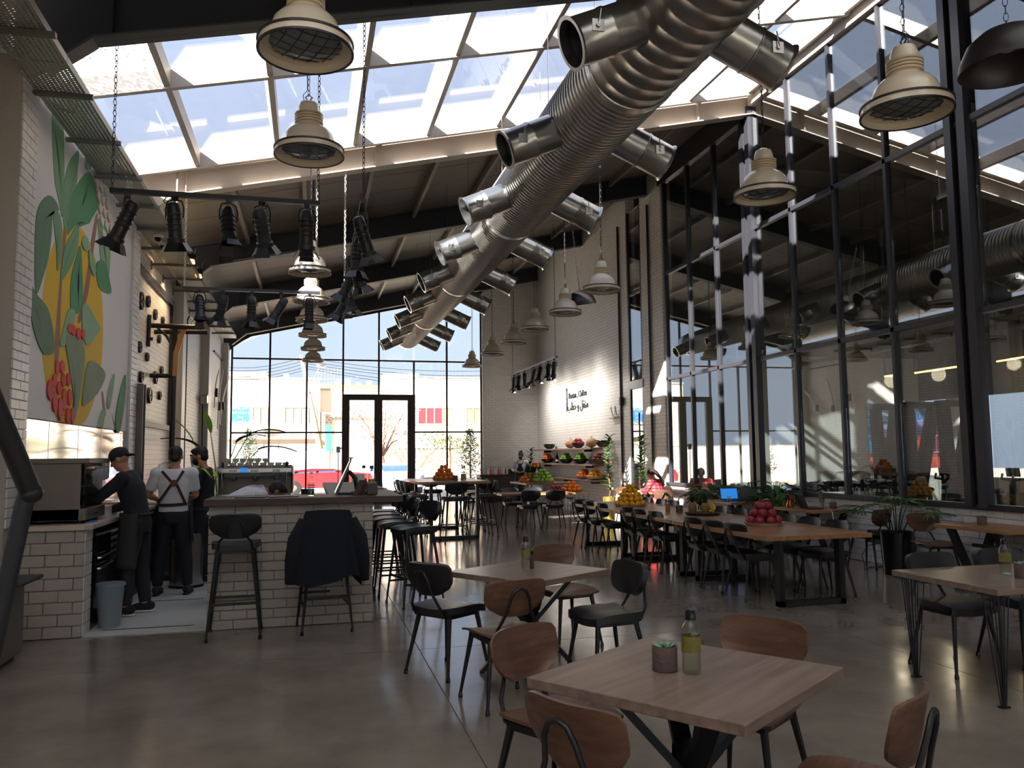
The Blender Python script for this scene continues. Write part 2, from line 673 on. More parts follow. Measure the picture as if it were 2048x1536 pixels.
def struct(o):
    o['kind'] = 'structure'
    return o


def link_chain(mb, p, q, r=0.018, wire=0.005, step=0.05):
    """chain links from p down to q"""
    p, q = V3(p), V3(q)
    L = (q - p).length
    n = max(2, int(L / step))
    d = (q - p).normalized()
    a = d.orthogonal().normalized()
    b = d.cross(a)
    hl = L / n * 0.62
    for i in range(n):
        c = p + d * ((i + 0.5) * L / n)
        sdir = a if i % 2 == 0 else b
        nd = b if i % 2 == 0 else a
        pts = []
        for k in range(8):
            t = 2 * PI * k / 8
            pts.append(c + sdir * (r * math.cos(t)) + d * (hl * math.sin(t)))
        vs = []
        for k in range(8):
            o = (pts[k] - c).normalized()
            vs.append([mb.bm.verts.new(pts[k] + o * (wire * x) + nd * (wire * y)) for x, y in ((1, 0), (-.5, .87), (-.5, -.87))])
        for k in range(8):
            e, f = vs[k], vs[(k + 1) % 8]
            for j in range(3):
                mb.bm.faces.new((e[j], e[(j + 1) % 3], f[(j + 1) % 3], f[j]))
    return mb


def bricks(parent, mesh_m, origin, uax, vax, nax, ulen, vlen, bw, bh, gap=0.007, depth=0.03, limit=300, near='u0'):
    """courses of separate bricks on a wall face; the first `limit` nearest are parts, the rest one joined part"""
    uax, vax, nax, origin = V3(uax), V3(vax), V3(nax), V3(origin)
    cells = []
    nv = int(round(vlen / bh))
    for j in range(nv):
        u = -bw / 2 if j % 2 else 0.0
        while u < ulen - 0.01:
            a, b = max(0, u), min(ulen, u + bw)
            if b - a > 0.04:
                cells.append((a, b, j * bh))
            u += bw
    cells.sort(key=lambda c: c[0])
    cache = {}
    rest = MB()
    nrest = 0
    for i, (a, b, v) in enumerate(cells):
        w = round(b - a, 3)
        c = origin + uax * ((a + b) / 2) + vax * (v + bh / 2) + nax * (depth / 2 - 0.004 + RND.uniform(-0.0015, 0.0015))
        if i < limit:
            if w not in cache:
                mb = MB()
                mb.box((0, 0, 0), (1, 1, 1))
                for vv in mb.bm.verts:
                    q = vv.co.copy()
                    vv.co = uax * (q.x * (w - gap)) + vax * (q.y * (bh - gap)) + nax * (q.z * depth)
                bmesh.ops.bevel(mb.bm, geom=mb.bm.edges[:], offset=0.003, segments=1, affect='EDGES')
                cache[w] = mb.mesh('brick', mesh_m)
            inst('brick', cache[w], parent, c, rot=(0, 0, 0))
        else:
            nrest += 1
            k0 = len(rest.bm.verts)
            r = bmesh.ops.create_cube(rest.bm, size=1.0)
            for vv in r['verts']:
                q = vv.co.copy()
                vv.co = c + uax * (q.x * (w - gap)) + vax * (q.y * (bh - gap)) + nax * (q.z * depth)
    if nrest:
        o = rest.build('far_bricks', mesh_m, parent)
        o['kind'] = 'stuff'
    else:
        rest.bm.free()


def remesh_obj(mb, name, m, voxel, parent, smooth_it=4):
    """fuse overlapping volumes of a builder into one continuous surface"""
    me = mb.mesh(name, m)
    o = bpy.data.objects.new(name, me)
    COL.objects.link(o)
    md = o.modifiers.new('r', 'REMESH')
    md.mode = 'VOXEL'
    md.voxel_size = voxel
    if smooth_it:
        sm = o.modifiers.new('s', 'SMOOTH')
        sm.iterations = smooth_it
        sm.factor = 0.5
    dg = bpy.context.evaluated_depsgraph_get()
    dg.update()
    me2 = bpy.data.meshes.new_from_object(o.evaluated_get(dg))
    o.modifiers.clear()
    o.data = me2
    bpy.data.meshes.remove(me)
    me2.name = name
    me2.materials.clear()
    me2.materials.append(m)
    me2.shade_smooth()
    if parent is not None:
        o.parent = parent
    return o


def zb(x):
    return 6.08 + 0.223 * x


def sheared(mb, x0, x1, y0, y1, d0, d1):
    """slab that follows the roof slope, from zb+d0 to zb+d1"""
    mb.prism([(x0, y0, zb(x0) + d0), (x1, y0, zb(x1) + d0), (x1, y0, zb(x1) + d1), (x0, y0, zb(x0) + d1)], (0, y1 - y0, 0))
    return mb
# ---------------------------------------------------------------- the setting
XL, XR, YF = -2.78, 7.9, 28.0
# floor: slabs with filled saw joints
fl = struct(MB().span((XL - 0.3, -6, -0.3), (XR + 0.3, YF + 0.3, -0.012)).build('floor', M['joint']))
ys = [-6, -2, 2.2, 6.9, 11.6, 16.3, 21.0, 25.0, YF + 0.2]
xs = [XL - 0.2, 0.9, 4.6, XR + 0.2]
for i in range(len(xs) - 1):
    for j in range(len(ys) - 1):
        MB().span((xs[i] + 0.004, ys[j] + 0.004, -0.02), (xs[i + 1] - 0.004, ys[j + 1] - 0.004, 0)).build('slab', M['floor'], fl)
kf = MB().span((-1.97, 8.22, 0), (0.38, 11.55, 0.012)).build('kitchen_floor', M['tile'], fl)
for a, b in (((-1.85, 8.42), (-1.05, 8.45)), ((-1.75, 9.95), (-1.15, 9.98))):
    MB().span((a[0], a[1], 0.011), (b[0], b[1], 0.0135)).build('drain_slot', M['black'], fl)

# left wall with pilasters
wl = struct(MB().span((XL - 0.25, -6, 0), (XL, YF + 0.25, 5.75)).build('wall_left', M['wall_yz']))
for i, y in enumerate((3.4, 8.25, 13.15, 18.2, 22.75, 27.75)):
    MB().span((XL - 0.02, y - 0.23, 0), (-2.58, y + 0.23, 5.3)).build('pilaster', M['brick'] if i != 1 else M['brick_grey'], wl)  # near pilaster greyer: shade on its camera face put into the brick colour
# rough brick ends on the two near pilasters
for y in (8.25, 13.15):
    bricks(wl, M['brick'], (-2.58, y - 0.22, 1.0), (0, 1, 0), (0, 0, 1), (1, 0, 0), 0.44, 4.3, 0.22, 0.088, depth=0.02, limit=120)
MB().tube([(-2.62, 18.75, 0.9), (-2.62, 18.75, 4.6), (-2.62, 19.1, 4.75), (-2.62, 19.6, 4.75)], 0.02).build('conduit', M['rim'], wl)
MB().tube([(-2.7, 22.4, 1.0), (-2.7, 22.4, 3.0)], 0.018).build('conduit', M['rim'], wl)
MB().box((-2.66, 22.35, 3.12), (0.16, 0.22, 0.2), rx=0.3, bev=0.01).build('junction_lamp', M['inox'], wl)

# right wall: brick dado under the glass, brick bays and the door
wr = struct(MB().span((XR, -6, 0), (XR + 0.22, 17.2, 0.875)).build('wall_right', M['mortar']))
bricks(wr, M['brick'], (XR, 7.3, 0.0), (0, 1, 0), (0, 0, 1), (-1, 0, 0), 9.9, 0.88, 0.25, 0.088, depth=0.03, limit=300)
MB().span((XR - 0.02, -6, 0), (XR + 0.01, 7.3, 0.88)).build('plaster', M['white'], wr)
MB().span((XR, 17.2, 0), (XR + 0.25, 18.42, 8.35)).build('brick_bay', M['wall_yz'], wr)
MB().span((XR, 19.35, 0), (XR + 0.25, YF + 0.25, 8.35)).build('brick_bay', M['wall_yz'], wr)
for y in (17.9, 19.85):
    MB().tube([(XR - 0.03, y, 0.3), (XR - 0.03, y, 7.6)], 0.028).build('rain_pipe', M['rim'], wr)
MB().box((XR - 0.05, 19.78, 2.95), (0.1, 0.1, 0.22), bev=0.01).build('pipe_joint', M['rim'], wr)
MB().span((XR - 0.02, 19.7, 0.2), (XR + 0.01, 27.9, 0.27)).build('skirting', M['black'], wr)
f2 = MB()
f2.span((XR - 0.3, 10.0, 0.33), (XR - 0.02, 9.4, 0.5))
f2.build('floor_box', M['black'], wr)

# far end wall: blind bay at the right of the glazing, beam over it
wb = struct(MB().prism([(5.9, YF, 0), (XR + 0.25, YF, 0), (XR + 0.25, YF, zb(8.1) + 0.6), (5.9, YF, zb(5.9) + 0.6)], (0, 0.25, 0)).build('wall_back', M['wall_xz']))
# behind the camera: unseen rear wall, its glazing added for fill light
rw = struct(MB().span((XL - 0.3, -6.25, 0), (XR + 0.3, -6, 0.4)).build('wall_rear', M['white']))
MB().prism([(XL - 0.3, -6.25, 2.2), (XR + 0.3, -6.25, 2.2), (XR + 0.3, -6.25, 8.6), (XL - 0.3, -6.25, 6.2)], (0, 0.25, 0)).build('upper_wall', M['white'], rw)
w4 = struct(MB().span((XL, -6.14, 0.4), (XR, -6.08, 0.48)).build('rear_fill_window', M['frame']))
for k in range(8):
    xk = XL + 10.68 * k / 7
    MB().span((xk - 0.04, -6.15, 0.4), (xk + 0.04, -6.05, 2.2)).build('mullion', M['frame'], w4)
    if k < 7:
        MB().span((xk + 0.045, -6.11, 0.49), (xk + 10.68 / 7 - 0.045, -6.1, 2.2)).build('pane', M['pane'], w4)
struct(MB().span((-40, -40, -0.35), (17, -6.2, -0.05)).build('ground_rear', M['asphalt']))

# roof: opaque decks either side of the skylight, rafters, purlins
ce = bpy.data.objects.new('ceiling', None)
COL.objects.link(ce)
struct(ce)
SK0, SK1 = 8.42, 13.0
y = 13.05
while y < 28.2:
    sheared(MB(), XL - 0.25, XR + 0.3, y + 0.008, y + 1.0, 0.5, 0.56).build('deck_panel', M['deck'], ce)
    y += 1.01
y = 3.4
while y < 8.3:
    sheared(MB(), XL - 0.25, XR + 0.3, y + 0.008, min(y + 1.0, 8.45), 0.5, 0.56).build('deck_panel', M['deck'], ce)
    y += 1.01
sheared(MB(), XL - 0.3, XR + 0.35, 13.0, 28.3, 0.6, 0.66).build('roof_sheet', M['deck'], ce)
sheared(MB(), XL - 0.3, XR + 0.35, 3.4, 8.42, 0.6, 0.66).build('roof_sheet', M['deck'], ce)
YB = (3.45, 8.3, 13.15, 17.95, 22.8, 27.7)
for i, yb in enumerate(YB):
    m = M['beige'] if i == 2 else M['steel']
    web = MB()
    web.prism([(-2.6, yb - 0.012, 5.2), (-2.45, yb - 0.012, 5.3), (-2.05, yb - 0.012, zb(-2.05)), (XR, yb - 0.012, zb(XR)), (XR, yb - 0.012, zb(XR) + 0.5), (-2.75, yb - 0.012, zb(-2.75) + 0.5), (-2.75, yb - 0.012, 5.2)], (0, 0.024, 0))
    for k in range(4):
        x = -1.9 + k * 2.9
        web.prism([(x, yb - 0.1, zb(x) + 0.01), (x + 0.015, yb - 0.1, zb(x) + 0.01), (x + 0.015, yb - 0.1, zb(x) + 0.48), (x, yb - 0.1, zb(x) + 0.48)], (0, 0.2, 0))
    bo = web.build('rafter', m, ce)
    fl2 = MB()
    fl2.prism([(-2.05, yb - 0.11, zb(-2.05)), (XR, yb - 0.11, zb(XR)), (XR, yb - 0.11, zb(XR) + 0.02), (-2.05, yb - 0.11, zb(-2.05) + 0.02)], (0, 0.22, 0))
    fl2.prism([(-2.47, yb - 0.11, 5.27), (-2.05, yb - 0.11, zb(-2.05) - 0.01), (-2.05, yb - 0.11, zb(-2.05) + 0.02), (-2.47, yb - 0.11, 5.31)], (0, 0.22, 0))
    fl2.prism([(-2.75, yb - 0.11, zb(-2.75) + 0.48), (XR, yb - 0.11, zb(XR) + 0.48), (XR, yb - 0.11, zb(XR) + 0.5), (-2.75, yb - 0.11, zb(-2.75) + 0.5)], (0, 0.22, 0))
    fl2.build('flange', M['beige'] if i == 2 else M['gymgrey'], bo)  # flanges mid grey against charcoal webs: light bounced off the floor put into colour
for i in range(len(YB) - 1):
    if i == 1:
        continue
    for k in range(8):
        x = -1.7 + k * 1.18 + 0.35
        sheared(MB(), x, x + 0.07, YB[i] + 0.02, YB[i + 1] - 0.02, 0.36, 0.5).build('purlin', M['purlin'], ce)
# light grey conduit on the rafter under the skylight
cpts = [(-2.0, 12.98, 5.35), (-2.0, 12.98, 5.98), (-1.9, 12.98, 6.08)] + [(x, 12.98, zb(x) + 0.45) for x in (-1.6, 0, 2)]
MB().tube(cpts, 0.018, 6).build('conduit', M['purlin'], ce)
MB().tube([(-1.6, 17.7, 5.72), (1.1, 17.7, 6.3)], 0.015, 6).build('tie_rod', M['purlin'], ce)

# skylight
sk = struct(MB().prism([(XL - 0.1, 12.86, zb(XL) + 0.3), (XR, 12.86, zb(XR) + 0.3), (XR, 12.86, zb(XR) + 0.56), (XL - 0.1, 12.86, zb(XL) + 0.56)], (0, 0.08, 0)).build('window_2', M['skyframe']))
xb = [-2.88 + 1.18 * k for k in range(10)]
for yr in (10.15,):
    sheared(MB(), XL - 0.1, XR, yr - 0.04, yr + 0.04, 0.32, 0.56).build('frame_bar', M['skyframe'], sk)
for x in xb:
    sheared(MB(), x - 0.035, x + 0.035, SK0 - 0.1, 12.9, 0.34, 0.56).build('frame_bar', M['skyframe'], sk)
for i in range(len(xb)):
    x0 = xb[i]
    x1 = xb[i + 1] if i + 1 < len(xb) else XR + 0.2
    for j, (y0, y1) in enumerate(((SK0, 10.15), (10.15, 12.9))):
        g = M['frost'] if i == 0 and j == 0 else M['skyglass']
        sheared(MB(), x0 + 0.004, x1 - 0.004, y0 + 0.004, y1 - 0.004, 0.565, 0.58).build('pane', g, sk)

sk2 = struct(MB().prism([(XL - 0.1, -6.25, zb(XL) + 0.3), (XR, -6.25, zb(XR) + 0.3), (XR, -6.25, zb(XR) + 0.56), (XL - 0.1, -6.25, zb(XL) + 0.56)], (0, 0.1, 0)).build('rear_fill_skylight', M['skyframe']))  # unseen opal roof bay, added to spread fill light over the foreground
for x in xb:
    sheared(MB(), x - 0.035, x + 0.035, -6.2, 3.4, 0.34, 0.56).build('frame_bar', M['skyframe'], sk2)
    sheared(MB(), x + 0.004, min(x + 1.176, XR + 0.2), -6.2, 3.39, 0.565, 0.58).build('pane', M['opal'], sk2)
# glazed right wall
gw = struct(MB().span((XR - 0.06, -6, 0.88), (XR + 0.08, 17.15, 0.95)).build('window_1', M['frame']))
ym = [16.96, 15.78, 14.58, 11.94, 10.77, 9.6, 6.98, 5.8, 4.6]
for yv in ym:
    top = 8.1 if yv < 13.2 and yv > 8.2 else 7.9
    MB().span((XR - 0.05, yv - 0.03, 0.95), (XR + 0.05, yv + 0.03, top)).build('mullion', M['frame'], gw)
for yv in (8.25, 13.25, 3.4):
    MB().span((XR - 0.1, yv - 0.17, 0.9), (XR + 0.02, yv - 0.04, 8.0)).build('post', M['frame'], gw)
    MB().span((XR - 0.04, yv - 0.03, 0.9), (XR + 0.06, yv + 0.05, 8.0)).build('post', M['black'], gw)
    MB().span((XR - 0.1, yv + 0.06, 0.9), (XR + 0.02, yv + 0.17, 8.0)).build('post', M['frame'], gw)
edges = [-2, 3.23, 4.6, 5.8, 6.98, 8.08, 8.42, 9.6, 10.77, 11.94, 13.08, 13.42, 14.58, 15.78, 16.96]
for z in (3.28, 5.69):
    MB().span((XR - 0.05, -6, z - 0.035), (XR + 0.05, 17.0, z + 0.035)).build('transom', M['frame'], gw)
MB().span((XR - 0.07, 8.42, 8.0), (XR + 0.07, 13.1, 8.3)).build('head_frame', M['skyframe'], gw)
MB().span((XR - 0.07, 13.4, 7.82), (XR + 0.07, 17.2, 8.3)).build('head_frame', M['frame'], gw)
MB().span((XR - 0.07, -6, 7.82), (XR + 0.07, 8.42, 8.3)).build('head_frame', M['frame'], gw)
zs = (0.95, 3.245, 3.315, 5.655, 5.725, 8.0)
for i in range(len(edges) - 1):
    y0, y1 = edges[i], edges[i + 1]
    if abs(y1 - y0 - 0.34) < 0.02:
        continue
    for k in range(3):
        MB().span((XR - 0.006, y0 + 0.031, zs[2 * k]), (XR + 0.006, y1 - 0.031, zs[2 * k + 1])).build('pane', M['gymglass'], gw)

# door in the right wall with a tall light over it
dr = struct(MB().span((XR - 0.02, 18.42, 3.22), (XR + 0.12, 19.35, 3.42)).build('door_2', M['frame']))
for y0, y1 in ((18.42, 18.5), (19.27, 19.35)):
    MB().span((XR, y0, 0), (XR + 0.12, y1, 7.8)).build('door_frame', M['frame'], dr)
MB().span((XR + 0.02, 18.5, 0), (XR + 0.1, 19.27, 0.15)).build('door_frame', M['frame'], dr)
MB().span((XR + 0.02, 18.5, 5.6), (XR + 0.1, 19.27, 5.67)).build('door_frame', M['frame'], dr)
MB().span((XR + 0.03, 18.5, 0.15), (XR + 0.045, 19.27, 3.22)).build('pane', M['gymglass'], dr)
MB().span((XR + 0.03, 18.5, 3.42), (XR + 0.045, 19.27, 7.8)).build('pane', M['gymglass'], dr)
h = MB().tube([(XR - 0.02, 18.68, 1.0), (XR - 0.02, 18.68, 2.6)], 0.022)
h.tube([(XR - 0.02, 18.68, 2.3), (XR + 0.03, 18.68, 2.3)], 0.014).tube([(XR - 0.02, 18.68, 1.3), (XR + 0.03, 18.68, 1.3)], 0.014)
h.build('door_handle', M['black'], dr)

# end facade
fc = struct(MB().prism([(-2.6, YF, 5.1), (-2.45, YF, 5.24), (-1.9, YF, zb(-1.9) - 0.02), (5.95, YF, zb(5.95) - 0.02), (5.95, YF, zb(5.95) + 0.6), (-2.7, YF, zb(-2.7) + 0.6), (-2.7, YF, 5.1)], (0, 0.12, 0)).build('window_3', M['facade']))
MX = [-2.5, -1.3, -0.11, 1.08, 2.28, 3.48, 4.63, 5.85]
for i, x in enumerate(MX):
    z1 = 4.86 if i in (2, 5) else min(zb(x) + 0.05, 7.5)
    z0 = 3.68 if i == 4 else 0.0
    if i == 0:
        z1 = 5.3
    MB().span((x - 0.03, YF - 0.04, z0), (x + 0.03, YF + 0.05, z1)).build('mullion', M['facade'], fc)
for z in (4.86, 2.41):
    for (xa, xc) in (((-2.5, 5.85),) if z > 4 else ((-2.5, 1.08), (3.48, 5.85))):
        MB().span((xa, YF - 0.035, z - 0.028), (xc, YF + 0.045, z + 0.028)).build('transom', M['facade'], fc)
MB().prism([(-2.6, YF - 0.03, 5.2), (-2.45, YF - 0.03, 5.28), (-1.9, YF - 0.03, zb(-1.9) - 0.06), (5.9, YF - 0.03, zb(5.9) - 0.06), (5.9, YF - 0.03, zb(5.9)), (-1.92, YF - 0.03, zb(-1.92) + 0.02), (-2.6, YF - 0.03, 5.32)], (0, 0.08, 0)).build('head_frame', M['facade'], fc)
for a in range(7):
    x0, x1 = MX[a] + 0.03, MX[a + 1] - 0.03
    if a in (3, 4):
        rows = [(3.7, 4.83), (4.89, zb(x1))]
    else:
        rows = [(0.05, 2.38), (2.44, 4.83), (4.89, None)]
    for z0, z1 in rows:
        if z1 is None:
            zl = zb(max(x0, -1.9)) if a else 5.25
            MB().prism([(x0, YF, z0), (x1, YF, z0), (x1, YF, zb(x1)), (x0, YF, zl)], (0, 0.012, 0)).build('pane', M['pane'], fc)
        else:
            MB().span((x0, YF, z0), (x1, YF + 0.012, z1)).build('pane', M['pane'], fc)
d1 = struct(MB().span((1.05, YF - 0.08, 3.5), (3.52, YF + 0.06, 3.7)).build('door_1', M['facade']))
for x0, x1 in ((1.05, 1.3), (3.26, 3.52)):
    MB().span((x0, YF - 0.08, 0), (x1, YF + 0.06, 3.5)).build('door_frame', M['facade'], d1)
MB().span((2.13, YF - 0.08, 0), (2.4, YF + 0.06, 3.5)).build('door_stile', M['facade'], d1)
for x0, x1 in ((1.3, 2.13), (2.4, 3.26)):
    MB().span((x0, YF - 0.05, 0), (x1, YF + 0.04, 0.14)).build('door_rail', M['facade'], d1)
    MB().span((x0, YF - 0.01, 0.14), (x1, YF + 0.004, 3.5)).build('pane', M['pane'], d1)

# ---------------------------------------------------------------- gym behind the glass
gf = struct(MB().span((XR + 0.22, -6, -0.3), (17, 20.3, -0.01)).build('floor_gym', M['gymfloor']))
gwall = struct(MB().span((XR + 0.3, 19.6, 0), (17, 19.8, 4.2)).build('wall_gym_end', M['gymwall']))
MB().span((XR + 0.3, 19.62, 4.2), (17, 19.8, 8.5)).build('dark_upper', M['gymgrey'], gwall)
ge = struct(MB().span((16.8, -6, 0), (17, 19.8, 0.9)).build('wall_gym_side', M['gymwall']))  # openings between the piers added to bring daylight into the gym
for k in range(8):
    MB().span((16.8, -6 + k * 3.4, 0.9), (17, -5.2 + k * 3.4, 4.2)).build('pier', M['gymwall'], ge)
MB().span((16.8, -6, 3.0), (17, 19.8, 8.5)).build('upper_wall', M['gymgrey'], ge)
gr = struct(MB().span((XR + 0.3, -6, -0.3), (17, -6.2, 8.5)).build('wall_gym_rear', M['gymgrey']))
gc = struct(MB().span((XR + 0.1, -6.2, 8.6), (17.2, 20, 8.8)).build('ceiling_gym', M['gymgrey']))
for k in range(6):
    MB().span((XR + 0.3, 0.5 + 3.6 * k, 7.6), (16.8, 0.7 + 3.6 * k, 8.6)).build('rafter', M['steel'], gc)
for x in (10.2, 12.6):
    MB().tube([(x, -4, 3.9), (x, 19, 3.9)], 0.06, 8).build('service_pipe', M['gymgrey'], gc)
# hedge and ground outside the gym
struct(MB().span((17, -30, -0.35), (60, 60, -0.05)).build('ground_side', M['asphalt']))

# ---------------------------------------------------------------- street outside
gs = struct(MB().span((-60, YF + 0.25, -0.35), (60, 90, -0.04)).build('road', M['asphalt']))
MB().span((-40, YF + 0.3, -0.04), (40, 31.5, 0.0)).build('pavement', M['bld'], gs)
# ---------------------------------------------------------------- tables and seating
def rounded_top(mb, sx, sy, z0, z1, bev=0.006):
    return mb.box((0, 0, (z0 + z1) / 2), (sx, sy, z1 - z0), bev=bev)


def back_fn(wmax, z0, z1, y0, tilt, curve):
    def fn(u, v):
        w = wmax * (0.60 + 0.40 * min(1.0, v / 0.42) ** 0.55) if v < 0.42 else wmax * (1.0 - 0.10 * max(0.0, (v - 0.86) / 0.14) ** 2)
        s = 2 * u - 1
        x = s * w
        z = z0 + (z1 - z0) * v
        # rounded lower and upper corners
        z += 0.028 * abs(s) ** 5 * (1 - v) ** 2 - 0.012 * abs(s) ** 6 * v ** 3
        y = y0 - tilt * v + curve * s * s
        return (x, y, z), (-2 * curve * s / wmax, 1, tilt / (z1 - z0))
    return fn


def make_seating(name, label, cat, sz, wooden, stool=False):
    t = thing(name, label, cat)
    sm, bmt = (M['ply'], M['ply']) if wooden else (M['leather'], M['leather'])
    th = 0.014 if wooden else 0.05
    lift = 0.0 if wooden else 0.012

    def seat(u, v):
        s, q = 2 * u - 1, 2 * v - 1
        w = 0.215 * (1 - 0.10 * (1 - v) ** 2) * (1 - 0.05 * abs(q) ** 6)
        x = s * w
        y = q * 0.205 * (1 - 0.06 * abs(s) ** 5)
        z = sz + 0.018 * s * s - 0.02 * max(0, v - 0.6) ** 2 * 6 + (0.012 * (1 - s ** 4) * (1 - q ** 4) if not wooden else 0.0)
        return (x, y, z), (-0.08 * s, 0, 1)
    MB().sheet(seat, 10, 8, th).build('seat', sm, t, SM)
    bz0, bz1 = (sz + 0.13, sz + 0.36) if not stool else (sz + 0.085, sz + 0.30)
    MB().sheet(back_fn(0.215, bz0, bz1, -0.215, 0.045, 0.045 if wooden else 0.05), 12, 8, th if wooden else 0.04).build('backrest', bmt, t, SM)
    # inverted-U tube that carries the backrest
    yb = -0.215 - (0.014 if wooden else 0.03)
    arch = [(-0.15, -0.12, sz - 0.03), (-0.15, -0.19, sz - 0.02), (-0.135, yb - 0.0, sz + 0.06), (-0.085, yb - 0.025, bz0 + 0.03), (-0.066, yb - 0.048, bz0 + 0.12), (-0.04, yb - 0.055, bz0 + 0.165),
            (0, yb - 0.058, bz0 + 0.18), (0.04, yb - 0.055, bz0 + 0.165), (0.066, yb - 0.048, bz0 + 0.12), (0.085, yb - 0.025, bz0 + 0.03), (0.135, yb, sz + 0.06), (0.15, -0.19, sz - 0.02), (0.15, -0.12, sz - 0.03)]
    bs = MB().tube(arch, 0.0105, 8).build('back_support', M['black'], t, SM)
    fr = MB()
    for sx in (-0.15, 0.15):
        fr.bar((sx, -0.17, sz - 0.03), (sx, 0.17, sz - 0.03), 0.025, 0.03)
    fr.bar((-0.15, 0.15, sz - 0.03), (0.15, 0.15, sz - 0.03), 0.025, 0.03)
    fr.bar((-0.15, -0.14, sz - 0.03), (0.15, -0.14, sz - 0.03), 0.025, 0.03)
    fr.build('seat_frame', M['black'], t)
    sp = 0.06 if not stool else 0.075
    feet = []
    for sx in (-1, 1):
        for sy in (-1, 1):
            top = V3((sx * 0.15, sy * 0.15, sz - 0.025))
            bot = V3((sx * (0.15 + sp), sy * (0.15 + sp + (0.02 if sy < 0 else 0)), 0.0))
            lg = MB().tube([top, bot + V3((0, 0, 0.03))], [0.019, 0.0105], 8)
            lo = lg.build('leg', M['black'], t, SM)
            MB().lathe([(0.011, 0.035), (0.015, 0.025), (0.016, 0.0)], 8, bot).build('foot_cap', M['blackg'], lo, SM)
            feet.append((top, bot))
    if stool:
        q = 0.32
        ring = [tt.lerp(bb, 1 - q / sz) for tt, bb in feet]
        q2 = 0.25
        ring2 = [tt.lerp(bb, 1 - q2 / sz) for tt, bb in feet]
        for a, b in ((0, 2), (1, 3)):
            MB().bar(ring[a], ring[b], 0.018, 0.022).build('footrest', M['black'], t)
        for a, b in ((0, 1), (2, 3)):
            MB().bar(ring2[a], ring2[b], 0.016, 0.02).build('footrest', M['black'], t)
    return t


wchair = make_seating('wooden_chair', 'x', 'chair', 0.45, True)
bchair = make_seating('padded_chair', 'x', 'chair', 0.46, False)
stool = make_seating('bar_stool', 'x', 'stool', 0.80, False, True)
_first = set()


def put(src, x, y, deg, label, group):
    """deg: direction the sitter faces, 0 = away from camera (+Y), counter-clockwise"""
    rz = math.radians(deg)
    if src.name not in _first:
        _first.add(src.name)
        KIDS[src.name] = [(c, list(c.children)) for c in src.children]
        src.location = (x, y, 0)
        src.rotation_euler.z = rz
        src['label'] = label
        src['group'] = group
        return src
    return dup(src, (x, y, 0), rz, label, group)


# near square table (foreground) and the one behind it
def square_table(name, label, cx, cy, rz, size, h=0.74, base='trestle', m='table', sx=None, sy=None):
    t = thing(name, label, 'table', (cx, cy, 0), rz)
    sx, sy = sx or size, sy or size
    MB().box((0, 0, h - 0.02), (sx, sy, 0.04), bev=0.004).build('tabletop', M[m], t)
    if base == 'trestle':
        for a in range(4):
            an = PI / 4 + a * PI / 2
            d = V3((math.cos(an), math.sin(an), 0))
            MB().bar(V3((0, 0, 0.36)) + d * 0.03, d * 0.33 + V3((0, 0, h - 0.045)), 0.075, 0.03, up=(0, 0, 1)).bar(V3((0, 0, 0.38)) + d * 0.03, d * 0.36 + V3((0, 0, 0.0)), 0.075, 0.03).build('leg', M['black'], t)
        MB().box((0, 0, 0.37), (0.1, 0.1, 0.2)).box((0, 0, h - 0.045), (0.6, 0.08, 0.012)).box((0, 0, h - 0.045), (0.08, 0.6, 0.012)).build('hub', M['black'], t)
    elif base == 'rods':
        for kx in (-1, 1):
            for ky in (-1, 1):
                mb = MB()
                px, py = kx * (sx / 2 - 0.09), ky * (sy / 2 - 0.09)
                for i in range(9):
                    f = (i / 8 - 0.5)
                    ax, ay = (f * 0.17, abs(f) * -0.06 * ky) if i % 2 == 0 else (f * 0.15, 0.03 * ky)
                    mb.tube([(px + ax, py + ay, h - 0.04), (px + ax * 0.2, py + ay * 0.2, 0.008)], 0.004, 5)
                mb.box((px, py, h - 0.043), (0.2, 0.12, 0.006)).box((px, py, 0.006), (0.06, 0.04, 0.012))
                mb.build('leg', M['black'], t)
    elif base == 'vtrestle':
        for ky in (-1, 1):
            y = ky * (sy / 2 - 0.2)
            mb = MB()
            mb.bar((-0.3, y, h - 0.04), (0.02, y, 0.0), 0.05, 0.1, up=(0, 1, 0)).bar((0.3, y, h - 0.04), (-0.02, y, 0.0), 0.05, 0.1, up=(0, 1, 0))
            mb.box((0, y, 0.02), (0.5, 0.1, 0.04)).box((0, y, h - 0.045), (0.66, 0.08, 0.012))
            mb.build('leg', M['black'], t)
        MB().box((0, 0, 0.5), (0.04, sy - 0.4, 0.04)).build('stretcher', M['black'], t)
    return t


square_table('square_table', 'square walnut table nearest the camera with a succulent and water bottle on it', 1.455, 3.03, math.radians(35.5), 0.9)
square_table('square_table', 'square dark walnut table between two black and two wooden chairs, behind the nearest table', 1.60, 5.97, math.radians(33), 0.86)
square_table('square_table', 'dark table on fans of thin steel rods at the right edge', 4.72, 4.70, math.radians(1), 1.2, base='rods', sx=1.22, sy=0.92)
square_table('square_table', 'oak wall table on V legs right of the potted palm', 7.5, 7.68, 0, 0.8, base='vtrestle', m='oak', sx=0.72, sy=1.05)
square_table('square_table', 'oak wall table holding the black open laptop and copper pot', 7.46, 11.02, 0, 0.8, base='vtrestle', m='oak', sx=0.72, sy=1.05)
square_table('square_table', 'oak wall table holding the blue-screen laptop and grey bag', 7.42, 13.3, 0, 0.8, base='vtrestle', m='oak', sx=0.78, sy=1.1)
square_table('square_table', 'oak wall table where the woman in the plaid shirt reads', 7.35, 17.35, 0, 0.8, base='vtrestle', m='oak', sx=0.75, sy=1.0)


def at35(cx, cy, dx, dy, deg):
    a = math.radians(deg)
    return cx + dx * math.cos(a) - dy * math.sin(a), cy + dx * math.sin(a) + dy * math.cos(a)


